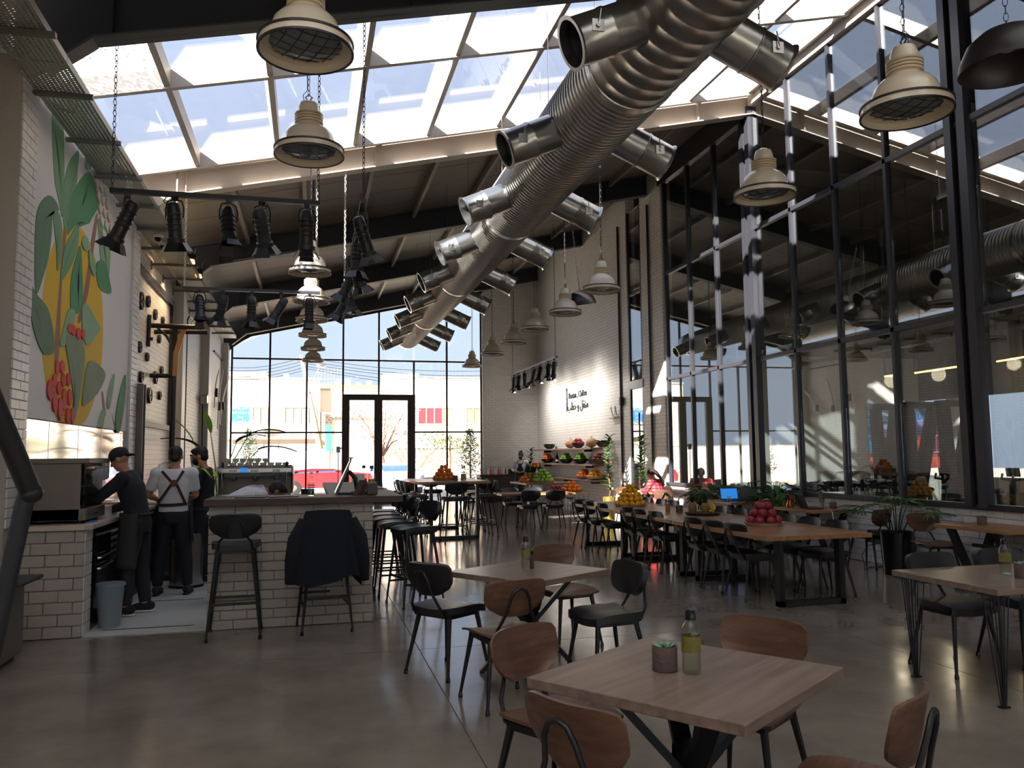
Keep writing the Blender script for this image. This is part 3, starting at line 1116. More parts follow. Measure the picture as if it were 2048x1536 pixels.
G1 = 'wooden chairs with plywood seats'
x, y = at35(1.455, 3.03, 0.0, -0.60, 35.5)
put(wchair, x, y, 38, 'plywood chair at the lower right of the nearest table, back to the camera', G1)
x, y = at35(1.455, 3.03, -0.55, -0.02, 35.5)
put(wchair, x, y, -60, 'plywood chair at the lower left of the nearest table, cut off by the bottom edge', G1)
x, y = at35(1.455, 3.03, -0.02, 0.62, 35.5)
put(wchair, x, y, 212, 'plywood chair tucked in behind the left side of the nearest table', G1)
x, y = at35(1.455, 3.03, 0.62, 0.05, 35.5)
put(wchair, x, y, 125, 'plywood chair tucked in behind the right side of the nearest table', G1)
put(wchair, 1.24, 5.32, 12, 'plywood chair with its back to the camera at the second square table', G1)
put(wchair, 2.13, 6.72, 195, 'plywood chair on the far side of the second square table', G1)
G2 = 'black padded chairs'
put(bchair, 1.02, 6.15, -52, 'black padded chair left of the second square table', G2)
put(bchair, 2.05, 5.55, 100, 'black padded chair turned sideways right of the second square table', G2)
put(bchair, 4.62, 5.15, 182, 'black padded chair behind the rod-legged table, its left one', G2)
put(bchair, 5.28, 5.2, 178, 'black padded chair behind the rod-legged table, its right one', G2)
put(bchair, 4.98, 4.33, 8, 'black padded chair pushed under the near side of the rod-legged table', G2)

# communal tables and their chairs
for k, (y0, y1, lb) in enumerate(((7.48, 9.70, 'near communal oak table with the platter of pomegranates'), (9.73, 11.80, 'middle communal oak table with the tray of pineapples and bananas'), (11.83, 13.95, 'far communal oak table with the platter of yellow citrus'))):
    t = thing('communal_table', lb, 'table', (5.12, (y0 + y1) / 2, 0), 0, 'row of three communal tables')
    L = y1 - y0
    pw = 1.25 / 5
    for i in range(5):
        MB().box((-0.625 + pw * (i + 0.5), 0, 0.72), (pw - 0.002, L, 0.045), bev=0.002).build('plank', M['oak'], t)
    for sy in (-1, 1):
        yy = sy * (L / 2 - 0.2)
        mb = MB()
        for sx in (-0.36, 0.36):
            mb.box((sx, yy, 0.35), (0.06, 0.09, 0.70))
        mb.box((0, yy, 0.03), (0.78, 0.09, 0.06)).box((0, yy, 0.69), (0.9, 0.09, 0.015))
        mb.build('leg_frame', M['black'], t)
yl = (8.24, 8.77, 9.26, 10.36, 10.92, 11.38, 12.42, 13.06, 13.66)
for i, y in enumerate(yl):
    put(bchair, 4.78, y, -90 + RND.uniform(-4, 4), 'black padded chair, %s from the camera along the left side of the communal tables' % ORD[i], G2)
yr = (8.15, 8.66, 9.15, 10.3, 10.85, 11.3, 12.5, 12.95, 13.55)
for i, y in enumerate(yr):
    put(bchair, 5.62, y, 90 + RND.uniform(-4, 4), 'black padded chair, %s from the camera along the right side of the communal tables' % ORD[i], G2)
# chairs along the right wall
put(wchair, 7.52, 9.85, 18, 'plywood chair with its back to the palm, pulled up to the laptop table', G1)
put(wchair, 7.5, 8.62, 172, 'plywood chair between the black palm pot and the oak wall table', G1)
put(wchair, 7.42, 11.95, 180, 'plywood chair on the far side of the black laptop table', G1)
put(wchair, 7.4, 12.42, 0, 'plywood chair on the near side of the blue laptop table', G1)
put(wchair, 7.38, 14.2, 180, 'plywood chair on the far side of the blue laptop table', G1)
put(wchair, 7.42, 16.55, 0, 'plywood chair the woman in plaid sits on', G1)
put(wchair, 7.3, 18.1, 180, 'plywood chair facing the woman in plaid across the table', G1)

# bar stools
G3 = 'black bar stools'
put(stool, -0.64, 7.92, 2, 'black bar stool at the left end of the grey brick bar', G3)
put(stool, 0.15, 7.98, 6, 'black bar stool with the dark jacket hung on it', G3)
for i, (x, y) in enumerate(((1.12, 8.98), (1.0, 9.72), (0.98, 10.36), (0.98, 11.02), (0.98, 11.7))):
    put(stool, x, y, 90 + (18 if i == 0 else RND.uniform(-4, 4)), 'black bar stool, %s from the camera along the right side of the bar' % ORD[i], G3)

# high table with stools
HT = thing('high_table', 'tall oak table with the heap of oranges, far centre', 'table', (2.72, 16.75, 0))
pw = 1.4 / 5
for i in range(5):
    MB().box((-0.7 + pw * (i + 0.5), 0, 1.075), (pw - 0.002, 2.5, 0.05), bev=0.002).build('plank', M['oak'], HT)
for sy in (-1, 1):
    mb = MB()
    for sx in (-0.45, 0.45):
        mb.box((sx, sy * 1.15, 0.525), (0.06, 0.08, 1.05))
    mb.box((0, sy * 1.15, 0.03), (0.9, 0.08, 0.06)).box((0, sy * 1.15, 1.04), (0.96, 0.08, 0.02))
    mb.build('leg_frame', M['black'], HT)
for i, (x, y, a) in enumerate(((2.62, 15.05, 3), (3.35, 15.9, 92), (3.35, 16.7, 88), (3.38, 17.4, 90), (2.05, 15.95, -90), (2.05, 16.7, -88), (2.05, 17.45, -92), (2.7, 18.4, 180))):
    put(stool, x, y, a, 'black bar stool around the tall table, ' + ('near end', 'right side nearest', 'right side middle', 'right side farthest', 'left side nearest', 'left side middle', 'left side farthest', 'far end')[i], G3)

# far table on hairpin legs with grey chairs
t = thing('hairpin_table', 'low oak table on hairpin legs in front of the fruit shelves', 'table', (4.95, 17.95, 0))
for i in range(3):
    MB().box((0, -0.3 + 0.3 * i, 0.72), (1.7, 0.298, 0.04), bev=0.002).build('plank', M['oak'], t)
for sx in (-1, 1):
    for sy in (-1, 1):
        mb = MB()
        bx, by = sx * 0.74, sy * 0.36
        for dx, dy in ((-0.09, 0), (0.0, 0.09 * sy), (0.09, 0)):
            mb.tube([(bx + dx, by + dy, 0.70), (bx + dx * 0.12, by + dy * 0.12, 0.01)], 0.006, 6)
        mb.box((bx, by, 0.697), (0.2, 0.12, 0.006))
        mb.build('leg', M['steel'], t)
put(bchair, 4.68, 17.42, 2, 'grey padded chair, left of the two in front of the hairpin table', G2)
put(bchair, 5.25, 17.4, -2, 'grey padded chair, right of the two in front of the hairpin table', G2)
put(bchair, 4.6, 18.6, 180, 'black padded chair behind the hairpin table, left one', G2)
put(bchair, 5.2, 18.62, 178, 'black padded chair behind the hairpin table, right one', G2)
put(bchair, 4.05, 21.6, 150, 'black padded chair standing by the dark sideboard', G2)
put(wchair, 4.0, 20.4, -20, 'light plywood chair half hidden behind the tall table stools', G1)

# ---------------------------------------------------------------- bar and counters
bar = thing('bar_counter', 'grey painted brick bar counter with a dark worktop', 'counter', (0, 0, 0))
MB().span((-0.905, 8.2, 0), (0.6, 8.45, 1.15)).build('base', M['mortar'], bar)
bricks(bar, M['brick_grey'], (-0.915, 8.2, 0.0), (1, 0, 0), (0, 0, 1), (0, -1, 0), 1.53, 1.15, 0.24, 0.088, depth=0.03)
MB().span((0.36, 8.45, 0), (0.6, 12.6, 1.15)).build('side_base', M['brick_grey'], bar)
w = MB().prism([(-0.95, 8.1, 1.15), (0.9, 8.1, 1.15), (0.9, 12.8, 1.15), (0.2, 12.8, 1.15), (0.2, 8.85, 1.15), (-0.95, 8.85, 1.15)], (0, 0, 0.06))
w.build('worktop', M['dkwood'], bar)
lc = thing('kitchen_counter', 'left brick counter with a pale stone worktop', 'counter')
MB().span((XL, 8.24, 0), (-1.99, 8.5, 0.955)).build('end_wall', M['mortar'], lc)
bricks(lc, M['brick_grey'], (XL, 8.24, 0), (1, 0, 0), (0, 0, 1), (0, -1, 0), 0.8, 0.955, 0.24, 0.106, depth=0.03)
bricks(lc, M['brick'], (-1.99, 8.235, 0), (0, 1, 0), (0, 0, 1), (1, 0, 0), 0.26, 0.955, 0.26, 0.106, depth=0.02)
MB().prism([(XL, 8.18, 0.96), (-1.97, 8.18, 0.96), (-1.92, 8.25, 0.96), (-1.92, 11.4, 0.96), (XL, 11.4, 0.96)], (0, 0, 0.04)).build('worktop', M['ceramic'], lc)
fr = thing('undercounter_fridge', 'black under-counter fridge with two steel handles below the left worktop', 'fridge')
MB().span((XL, 8.52, 0.1), (-2.0, 10.6, 0.94)).build('body', M['blackg'], fr)
MB().span((-2.0, 8.55, 0.12), (-1.97, 9.2, 0.86)).build('door', M['blackg'], fr)
for z in (0.66, 0.56):
    MB().tube([(-1.95, 8.6, z), (-1.93, 8.6, z), (-1.93, 9.15, z), (-1.95, 9.15, z)], 0.012, 8).build('handle', M['inox'], fr)
MB().span((XL, 8.52, 0.0), (-2.1, 10.6, 0.1)).build('plinth', M['black'], fr)
sh = MB()
for k in range(5):
    sh.span((-2.0, 9.3, 0.55 + 0.07 * k), (-1.97, 9.75, 0.57 + 0.07 * k))
sh.build('vent_grille', M['inox'], fr)
bk = thing('back_counter', 'dark back counter with steel fridge grilles behind the staff', 'counter')
MB().span((XL, 11.55, 0.0), (0.3, 12.25, 0.98)).build('body', M['black'], bk)
MB().span((XL, 11.5, 0.98), (0.32, 12.3, 1.03)).build('worktop', M['inox'], bk)
for x0, x1 in ((-1.85, -1.05), (-0.95, -0.2)):
    MB().span((x0, 11.52, 0.55), (x1, 11.55, 0.9)).build('drawer', M['blackg'], bk)
    MB().span((x0, 11.515, 0.50), (x1, 11.55, 0.525)).build('rail', M['inox'], bk)
    g = MB()
    g.span((x0, 11.53, 0.08), (x1, 11.555, 0.45))
    g.build('grille_plate', M['inoxm'], bk)
    gg = MB()
    for i in range(8):
        gg.span((x0 + 0.05, 11.52, 0.14 + 0.035 * i), (x1 - 0.05, 11.531, 0.152 + 0.035 * i))
    gg.build('vent_grille', M['black'], bk)
# ---------------------------------------------------------------- spiral duct with nozzles
duct = thing('spiral_duct', 'long galvanised spiral air duct with paired side nozzles under the roof', 'duct', (3.0, 0, 5.36))
segs = [(-5.9, 0.46), (7.1, 0.46), (11.9, 0.445), (16.6, 0.42), (21.4, 0.39), (25.6, 0.36)]
for i in range(len(segs) - 1):
    (y0, r0), (y1, r1) = segs[i], segs[i + 1]
    prof = []
    n = int((y1 - y0) / 0.085) if y1 > 0 else 40
    if i == 0:
        n = 60
    for k in range(n):
        f = k / n
        rr = r0 + (r1 - r0) * f
        yy = y0 + (y1 - y0) * f
        dy = (y1 - y0) / n
        prof += [(rr, yy), (rr, yy + dy * 0.62), (rr + 0.011, yy + dy * 0.74), (rr + 0.011, yy + dy * 0.88)]
    prof.append((r1, y1))
    MB().lathe(prof, 40, axis='y').build('duct_section', M['spiral'], duct, SM)
    MB().lathe([(r1 + 0.004, y1 - 0.07), (r1 + 0.018, y1 - 0.06), (r1 + 0.018, y1 + 0.02), (r1 + 0.004, y1 + 0.03)], 40, axis='y').build('coupling', M['galv'], duct, SM)
MB().lathe([(0.36, 25.6), (0.36, 25.9), (0.33, 25.96), (0.05, 26.0)], 40, axis='y').build('end_cap', M['galv'], duct, SM)
for k in range(9):
    y = 6.05 + 2.37 * k
    r = 0.46 - 0.1 * max(0, (y - 7)) / 18.6
    for s in (-1, 1):
        an = math.radians(24)
        d = V3((s * math.cos(an), 0, -math.sin(an)))
        L = 1.06 - (0.46 - r)
        rot = d.to_track_quat('Z', 'Y').to_matrix().to_4x4()
        rn = 0.2 - 0.02 * k / 8
        mb = MB().lathe([(rn, 0.2), (rn, L * 0.68), (rn + 0.008, L * 0.685), (rn + 0.008, L * 0.70), (rn, L * 0.71), (rn, L - 0.03), (rn + 0.016, L - 0.012), (rn + 0.022, L), (rn - 0.012, L), (rn - 0.014, L - 0.25)], 28)
        bmesh.ops.transform(mb.bm, matrix=rot, verts=mb.bm.verts)
        no = mb.build('nozzle', M['galv'], duct, SM, loc=(0, y, 0), fix=True)
        mb = MB()
        for q in range(4):
            rq = rn * (0.22 + 0.22 * q)
            mb.lathe([(rq, L - 0.20 + 0.02 * q), (rq + 0.018, L - 0.14 + 0.02 * q), (rq + 0.012, L - 0.20 + 0.02 * q)], 20, closed=True)
        mb.lathe([(rn - 0.014, L - 0.25), (0.001, L - 0.25)], 20)
        bmesh.ops.transform(mb.bm, matrix=rot, verts=mb.bm.verts)
        mb.build('diffuser_rings', M['steel'], no, SM)
        u = V3((0, -1, 0))
        c = d * (L * 0.83) + u * (rn + 0.004)
        mb = MB().box((0, 0, 0), (0.1, 0.008, 0.1))
        mb.tube([(0, -0.006, 0), (0.0, -0.02, 0)], 0.02, 10)
        mb.bar((0, -0.018, 0), (s * -0.02, -0.02, 0.13), 0.012, 0.006)
        bmesh.ops.translate(mb.bm, verts=mb.bm.verts, vec=c)
        mb.build('damper_lever', M['inox'], no)
for y in (8.9, 11.3, 13.9, 16.2, 18.6, 21.0, 23.4):
    for s in (-1, 1):
        MB().tube([(s * 0.3, y, 0.34), (s * 0.3, y, zb(3.0 + s * 0.3) - 5.36 + 0.5)], 0.004, 4).build('hanger_wire', M['inox'], duct)

# ---------------------------------------------------------------- dome pendants
def make_pendant(top):
    t = thing('dome_pendant', 'x', 'lamp')          # origin: rim plane
    MB().lathe([(0.0005, 0.50), (0.03, 0.50), (0.075, 0.475), (0.092, 0.43), (0.094, 0.38)], 32).build('cap', M['cream'], t, SM)
    pr = [(0.094, 0.385)]
    for k in range(4):
        z = 0.375 - k * 0.024
        pr += [(0.122, z), (0.122, z - 0.014), (0.108, z - 0.018)]
    pr.append((0.112, 0.27))
    MB().lathe(pr, 32).build('heat_fins', M['creamd'], t, SM)
    MB().lathe([(0.112, 0.272), (0.118, 0.262), (0.165, 0.235), (0.205, 0.19), (0.225, 0.13), (0.232, 0.07), (0.236, 0.055), (0.23, 0.055), (0.222, 0.12), (0.2, 0.18), (0.11, 0.25)], 40).build('shade', M['cream'], t, SM)
    MB().lathe([(0.236, 0.062), (0.298, 0.052), (0.300, 0.0), (0.292, 0.0), (0.290, 0.046), (0.236, 0.055)], 40, closed=True).build('rim_band', M['cream'], t, SM)
    for z in (0.056, 0.0):
        mb = MB()
        mb.lathe([(0.292, z - 0.007), (0.306, z - 0.007), (0.306, z + 0.007), (0.292, z + 0.007)], 40, closed=True)
        mb.build('rim_ring', M['rim'], t, SM)
    MB().lathe([(0.232, 0.056), (0.2, 0.036), (0.12, 0.022), (0.001, 0.016)], 32).build('lens', M['lens'], t, SM)
    mb = MB()
    for k in range(-2, 3):
        o = k * 0.085
        hl = math.sqrt(0.23 ** 2 - o * o)
        for ax in (0, 1):
            pts = []
            for q in range(7):
                a = -hl + 2 * hl * q / 6
                z = 0.01 + 0.035 * ((a * a + o * o) / 0.053)
                pts.append((o, a, z) if ax else (a, o, z))
            mb.tube(pts, 0.003, 5)
    mb.build('wire_guard', M['rim'], t)
    mb = MB().tube([(0, 0, 0.5), (0.03, 0, 0.53), (0, 0, 0.56), (-0.03, 0, 0.53), (0, 0, 0.5)], 0.006, 6)
    link_chain(mb, (0, 0, top), (0, 0, 0.545), 0.013, 0.0035, 0.05)
    mb.tube([(0.012, 0, top), (0.018, 0, 1.2), (0.012, 0, 0.6), (0.05, 0, 0.55), (0.04, 0, 0.49)], 0.0035, 5)
    mb.build('chain', M['chain'], t)
    return t


pends = [make_pendant(2.38), make_pendant(3.42)]
for p_ in pends:
    KIDS[p_.name] = [(c, list(c.children)) for c in p_.children]
PG1, PG2 = 'cream pendants over the bar', 'cream pendants over the tables'
rows = []
for i, (x, y, z) in enumerate(((-0.05, 5.2, 4.2), (-0.03, 7.2, 4.25), (-0.02, 12.0, 4.26), (0.0, 13.8, 4.17), (0.02, 15.9, 4.2), (0.04, 18.2, 4.23), (0.06, 20.8, 4.27), (0.07, 23.6, 4.3))):
    rows.append((x, y, z, 'cream dome pendant, %s from the camera in the row above the bar' % ORD[i], PG1))
for i, (x, y, z) in enumerate(((4.02, 4.66, 3.94), (4.4, 7.1, 4.14), (4.57, 12.26, 4.23), (4.63, 14.38, 4.22), (4.74, 16.9, 4.3), (4.74, 18.8, 4.27), (4.7, 21.0, 4.26), (4.8, 24.3, 4.29))):
    rows.append((x, y, z, 'cream dome pendant, %s from the camera in the row above the communal tables' % ORD[i], PG2))
for i, (x, y, z, lb, g) in enumerate(rows):
    rz = RND.uniform(0, 6)
    src = pends[0 if i < 8 else 1]
    if i in (0, 8):
        src.location = (x, y, z)
        tag(src, lb, None, g)
        o = src
    else:
        o = dup(src, (x, y, z), rz, lb, g)
    tl = (RND.uniform(-0.012, 0.012), RND.uniform(-0.015, 0.015))
    o.rotation_euler = (tl[0], tl[1], rz)
for (x, y, z, lb, tilt) in ((4.28, 4.05, 4.0, 'matt black dome lamp cut off by the top right corner', 0.0), (5.02, 14.6, 4.45, 'black dome lamp hanging tilted between two cream pendants', 0.16)):
    t = thing('black_dome_lamp', lb, 'lamp', (x, y, z), 0, 'black dome lamps')
    MB().lathe([(0.001, 0.27), (0.06, 0.268), (0.16, 0.235), (0.235, 0.17), (0.272, 0.09), (0.285, 0.05), (0.29, 0.0), (0.282, 0.0), (0.27, 0.07), (0.22, 0.16), (0.1, 0.24)], 40).build('shade', M['rim'], t, SM)
    MB().lathe([(0.001, 0.12), (0.045, 0.13), (0.06, 0.16), (0.05, 0.22)], 16).build('bulb', M['cream'], t, SM)
    mb = MB()
    link_chain(mb, (0, 0, zb(x) - z + 0.52), (0, 0, 0.27), 0.013, 0.0035, 0.05)
    mb.build('chain', M['chain'], t)
    t.rotation_euler = (tilt, -tilt, 0)

# ---------------------------------------------------------------- stage spots on tracks
def hz(x):
    return (5.27 + (x + 2.47) * 0.83 if x < -2.05 else zb(x)) + 0.015


def spot_parts(tilt, turn, par, m):
    """body of a par can hanging from (0,0,0); tilt from straight down, turn about z"""
    b = thing('stage_spotlight', 'x', 'spotlight')
    rot = Matrix.Rotation(turn, 4, 'Z') @ Matrix.Translation((0, 0, -0.2)) @ Matrix.Rotation(tilt, 4, 'X')

    def fin(mb, name, mm, sm=SM, parent=None):
        bmesh.ops.transform(mb.bm, matrix=rot, verts=mb.bm.verts)
        return mb.build(name, mm, parent or b, sm)
    L = par
    pr = [(0.001, 0.16), (0.045, 0.15), (0.062, 0.12), (0.066, 0.07)]
    for k in range(4):
        z = 0.05 - k * 0.05
        pr += [(0.066, z), (0.075, z - 0.004), (0.075, z - 0.014), (0.066, z - 0.02)]
    pr += [(0.07, -L + 0.05), (0.084, -L + 0.045), (0.084, -L), (0.074, -L)]
    bd = fin(MB().lathe(pr + [(0.07, -L + 0.03), (0.001, -L + 0.035)], 20), 'body', m)
    for k in range(4):
        a = k * PI / 2
        ca, sa = math.cos(a), math.sin(a)
        mb = MB()
        r0, w0, w1 = 0.082, 0.055, 0.075
        out, dn = 0.05, 0.085
        p = [(r0, -w0), (r0, w0), (r0 + out, w1), (r0 + out, -w1)]
        zz = [-L, -L, -L - dn, -L - dn]
        mb.prism([(x * ca - y * sa, x * sa + y * ca, z) for (x, y), z in zip(p, zz)], (0, 0, 0.004))
        fin(mb, 'barn_door', m, False)
    mb = MB().tube([V3((0.085, 0, 0)), V3((0.09, 0, 0.1)), V3((0.07, 0, 0.17)), V3((0, 0, 0.19)), V3((-0.07, 0, 0.17)), V3((-0.09, 0, 0.1)), V3((-0.085, 0, 0))], 0.008, 6)
    bmesh.ops.transform(mb.bm, matrix=Matrix.Rotation(turn, 4, 'Z') @ Matrix.Translation((0, 0, -0.2)), verts=mb.bm.verts)
    mb.build('yoke', M['black'], b, SM)
    MB().box((0, 0, 0.0), (0.05, 0.05, 0.05), bev=0.006).tube([(0, 0, 0), (0, 0, -0.03)], 0.01, 8).build('clamp', M['black'], b)
    mb = MB().tube([V3((0.02, 0.06, 0.11)), V3((0.05, 0.11, 0.16)), V3((0.02, 0.1, 0.2))], 0.006, 6)
    fin(mb, 'cable', M['black'])
    return b


SG = 'stage spotlights with barn doors'
spots = [spot_parts(0.42, 1.2, 0.28, M['black']), spot_parts(-0.25, 0.3, 0.24, M['black']), spot_parts(0.05, 0.0, 0.26, M['rim']), spot_parts(0.5, -0.9, 0.24, M['steel'])]
for s_ in spots:
    KIDS[s_.name] = [(c, list(c.children)) for c in s_.children]
_su = set()


def spot(kind, loc, rz, label):
    src = spots[kind]
    if src.name not in _su:
        _su.add(src.name)
        src.location = loc
        src.rotation_euler.z = rz
        tag(src, label, None, SG)
        return src
    return dup(src, loc, rz, label, SG)


def track(name, label, p, q, hangers, m='black'):
    t = thing(name, label, 'light track', p)
    q = V3(q) - V3(p)
    MB().bar((0, 0, 0), q, 0.06, 0.045).build('rail', M[m], t)
    for (f, top, mm) in hangers:
        a = q * f + V3((0, 0, 0.02))
        mb = MB()
        link_chain(mb, V3((a.x, a.y, top - p[2])), a, 0.016, 0.0045, 0.055)
        mb.build('chain', M[mm], t)
    return t


A, B = pY(220, 381, 8.4), pY(640, 402, 8.4)
B.z = A.z
track('light_track', 'black spotlight track nearest the camera, across the bar', A, B, ((0.01, hz(A.x), 'chain'), (0.99, hz(B.x), 'chain')))
for i, (px, kd, rz) in enumerate(((256, 0, 0.2), (350, 1, 2.6), (458, 1, 0.1), (524, 3, 0.6), (614, 2, 0.0))):
    f = (pY(px, 390, 8.4).x - A.x) / (B.x - A.x)
    c = A.lerp(B, f)
    spot(kd, (c.x, c.y, c.z - 0.04), rz, 'black stage spotlight, %s from the left on the nearest track' % ORD[i])
A2, B2 = pY(366, 576, 13.1), pY(640, 586, 13.1)
B2.z = A2.z
track('light_track', 'grey spotlight track hung on white chains, the second one across the bar', A2, B2, ((0.01, hz(A2.x), 'chainw'), (0.97, hz(B2.x), 'chainw')), 'steel')
for i, (px, kd, rz) in enumerate(((400, 0, 2.2), (446, 3, 1.5), (504, 2, 0.4), (562, 3, 2.4), (619, 2, 0.1))):
    f = (pY(px, 580, 13.1).x - A2.x) / (B2.x - A2.x)
    c = A2.lerp(B2, f)
    spot(kd, (c.x, c.y, c.z - 0.04), rz, 'grey stage spotlight, %s from the left on the second track' % ORD[i])
A3 = pY(727, 402, 8.4)
B3 = V3((A3.x, 13.1, A3.z))
track('light_track', 'spotlight track running away from the camera right of the pendants', A3, B3, ((0.0, hz(A3.x), 'chain'), (1.0, hz(A3.x), 'chainw')))
for i, (f, kd, rz) in enumerate(((0.06, 0, 4.2), (0.24, 2, 1.0), (0.42, 0, 4.0), (0.6, 3, 1.9), (0.78, 0, 4.4), (0.95, 3, 2.2))):
    c = A3.lerp(B3, f)
    spot(kd, (c.x, c.y, c.z - 0.04), rz, 'stage spotlight, %s from the camera on the track running away' % ORD[i])
A4, B4 = pX(1113, 714, 6.6), pX(1024, 746, 6.6)
B4.z = A4.z
track('light_track', 'thin spotlight track in front of the white brick wall with the sign', A4, B4, ((0.02, zb(6.6) + 0.52, 'chain'), (0.98, zb(6.6) + 0.52, 'chain')), 'steel')
for i, f in enumerate((0.05, 0.16, 0.33, 0.46, 0.68, 0.83, 0.95)):
    c = A4.lerp(B4, f)
    spot((0, 1, 1, 0, 2, 1, 0)[i], (c.x, c.y, c.z - 0.04), -1.3 + 0.5 * (i % 2), 'black stage spotlight, %s from the door end of the wall track' % ORD[i])
    if i % 2 == 0:
        ld = bpy.data.lights.new('spot_beam', 'SPOT')
        ld.energy = 40
        ld.spot_size = 2.6
        ld.spot_blend = 0.9
        ld.color = (1, 0.95, 0.88)
        ld.shadow_soft_size = 0.06
        lo = bpy.data.objects.new('spot_beam', ld)
        COL.objects.link(lo)
        lo.location = (c.x, c.y, c.z - 0.62)
        lo.rotation_euler = V3((0.9, 0.0, -0.55)).to_track_quat('-Z', 'Y').to_euler()

# ---------------------------------------------------------------- cable tray along the left wall
ct = thing('cable_tray', 'perforated galvanised cable tray on wall brackets above the mural', 'cable tray', (-2.33, 0, 5.09))
for k in range(6):
    y0 = 4.2 + k * 3.45
    MB().span((-0.23, y0, -0.003), (0.21, y0 + 3.44, 0.003)).build('tray_sheet', M['tray'], ct)
    for s in (-0.23, 0.21):
        MB().span((s - 0.004, y0, 0.0), (s + 0.004, y0 + 3.44, 0.07)).build('tray_lip', M['bracket'], ct)
for k in range(18):
    y = 5.9 + 1.19 * k
    if y < 24.5:
        b = MB().span((XL - 0.02 + 2.33, y - 0.025, -0.05), (0.28, y + 0.025, -0.008))
        b.span((XL + 2.33, y - 0.03, -0.12), (XL + 2.345, y + 0.03, 0.04))
        b.build('bracket', M['bracket'], ct)
mb = MB()
for k in range(2):
    mb.tube([(-0.4, 8.75 + 0.07 * k, -0.02), (-0.33, 8.75 + 0.1 * k, 0.1), (-0.2, 8.8 + 0.1 * k, 0.08), (-0.05, 8.9, 0.05)], 0.012, 6)
mb.build('cable', M['black'], ct)
for i, (px, py) in enumerate(((317, 463), (328, 482))):
    c = pX(px, py, -2.32)
    t = thing('dome_camera', 'white dome security camera under the cable tray, the %s one' % ('nearer', 'farther')[i], 'camera', (c.x, c.y, 5.075), 0, 'dome cameras')
    MB().lathe([(0.001, 0.0), (0.075, 0.0), (0.08, -0.03), (0.062, -0.05)], 20).build('base', M['white'], t, SM)
    MB().lathe([(0.06, -0.045), (0.055, -0.085), (0.03, -0.108), (0.001, -0.115)], 20).build('dome', M['blackg'], t, SM)
for i, (px, py) in enumerate(((383, 516), (397, 545))):
    c = pX(px, py, -2.15)
    t = thing('wall_floodlight', 'small lit warm floodlight at the edge of the cable tray, the %s one' % ('nearer', 'farther')[i], 'lamp', c, 0, 'warm floodlights')
    MB().box((0, 0, 0), (0.16, 0.1, 0.13), rx=-0.5, bev=0.01).build('housing', M['black'], t)
    MB().box((0.0, 0.0, -0.07), (0.11, 0.1, 0.025), rx=-0.5).build('lens', M['bulb'], t)
    MB().tube([(0.05, 0.02, 0.05), (0.07, 0.05, 0.2)], 0.008, 6).tube([(-0.05, 0, 0.05), (-0.02, 0, 0.12), (-0.02, 0, 5.09 - c.z)], 0.012, 6).build('bracket', M['inox'], t)
    ld = bpy.data.lights.new('flood', 'SPOT')
    ld.energy = 110
    ld.spot_size = 2.2
    ld.spot_blend = 0.8
    ld.color = (1, 0.7, 0.4)
    ld.shadow_soft_size = 0.05
    lo = bpy.data.objects.new('flood', ld)
    COL.objects.link(lo)
    lo.location = c + V3((-0.03, -0.05, -0.12))
    lo.rotation_euler = V3((-0.55, -0.25, -1)).to_track_quat('-Z', 'Y').to_euler()
# ---------------------------------------------------------------- mural board
XM = -2.60
mu = thing('mural_panel', 'white mural board painted with a coffee branch over a yellow disc', 'mural', (0, 0, 0))
MB().span((XL, 8.49, 2.0), (XM, 12.9, 5.42)).build('board', M['mural'], mu)
mg = [mat('mural_green_%d' % i, c, 0.7, noise=0.18, nscale=1.6) for i, c in enumerate(((84, 124, 96), (104, 150, 112), (128, 168, 132), (116, 136, 108), (70, 138, 96)))]
m_sun, m_red, m_brown, m_petal = mat('mural_yellow', (218, 178, 34), 0.7), mat('mural_red', (204, 64, 62), 0.7, noise=0.12, nscale=8), mat('mural_brown', (146, 104, 84), 0.7), mat('mural_petal', (216, 206, 198), 0.7)
_lay = [0.001]


def shape(name, px, m):
    _lay[0] += 0.00035
    pts = [pX(x, y, XM) for x, y in px]
    pts = [V3((XM, p.y, min(max(p.z, 2.0), 5.41))) for p in pts]
    pts = [V3((XM, min(max(p.y, 8.5), 12.89), p.z)) for p in pts]
    mb = MB()
    # smooth closed outline (Catmull-Rom)
    n = len(pts)
    out = []
    for i in range(n):
        p0, p1, p2, p3 = pts[i - 1], pts[i], pts[(i + 1) % n], pts[(i + 2) % n]
        for k in range(4):
            t = k / 4
            out.append(0.5 * ((2 * p1) + (p2 - p0) * t + (2 * p0 - 5 * p1 + 4 * p2 - p3) * t * t + (3 * p1 - p0 - 3 * p2 + p3) * t ** 3))
    mb.prism(out, (_lay[0], 0, 0))
    bmesh.ops.triangulate(mb.bm, faces=[f for f in mb.bm.faces if len(f.verts) > 4])
    return mb.build(name, m, mu)


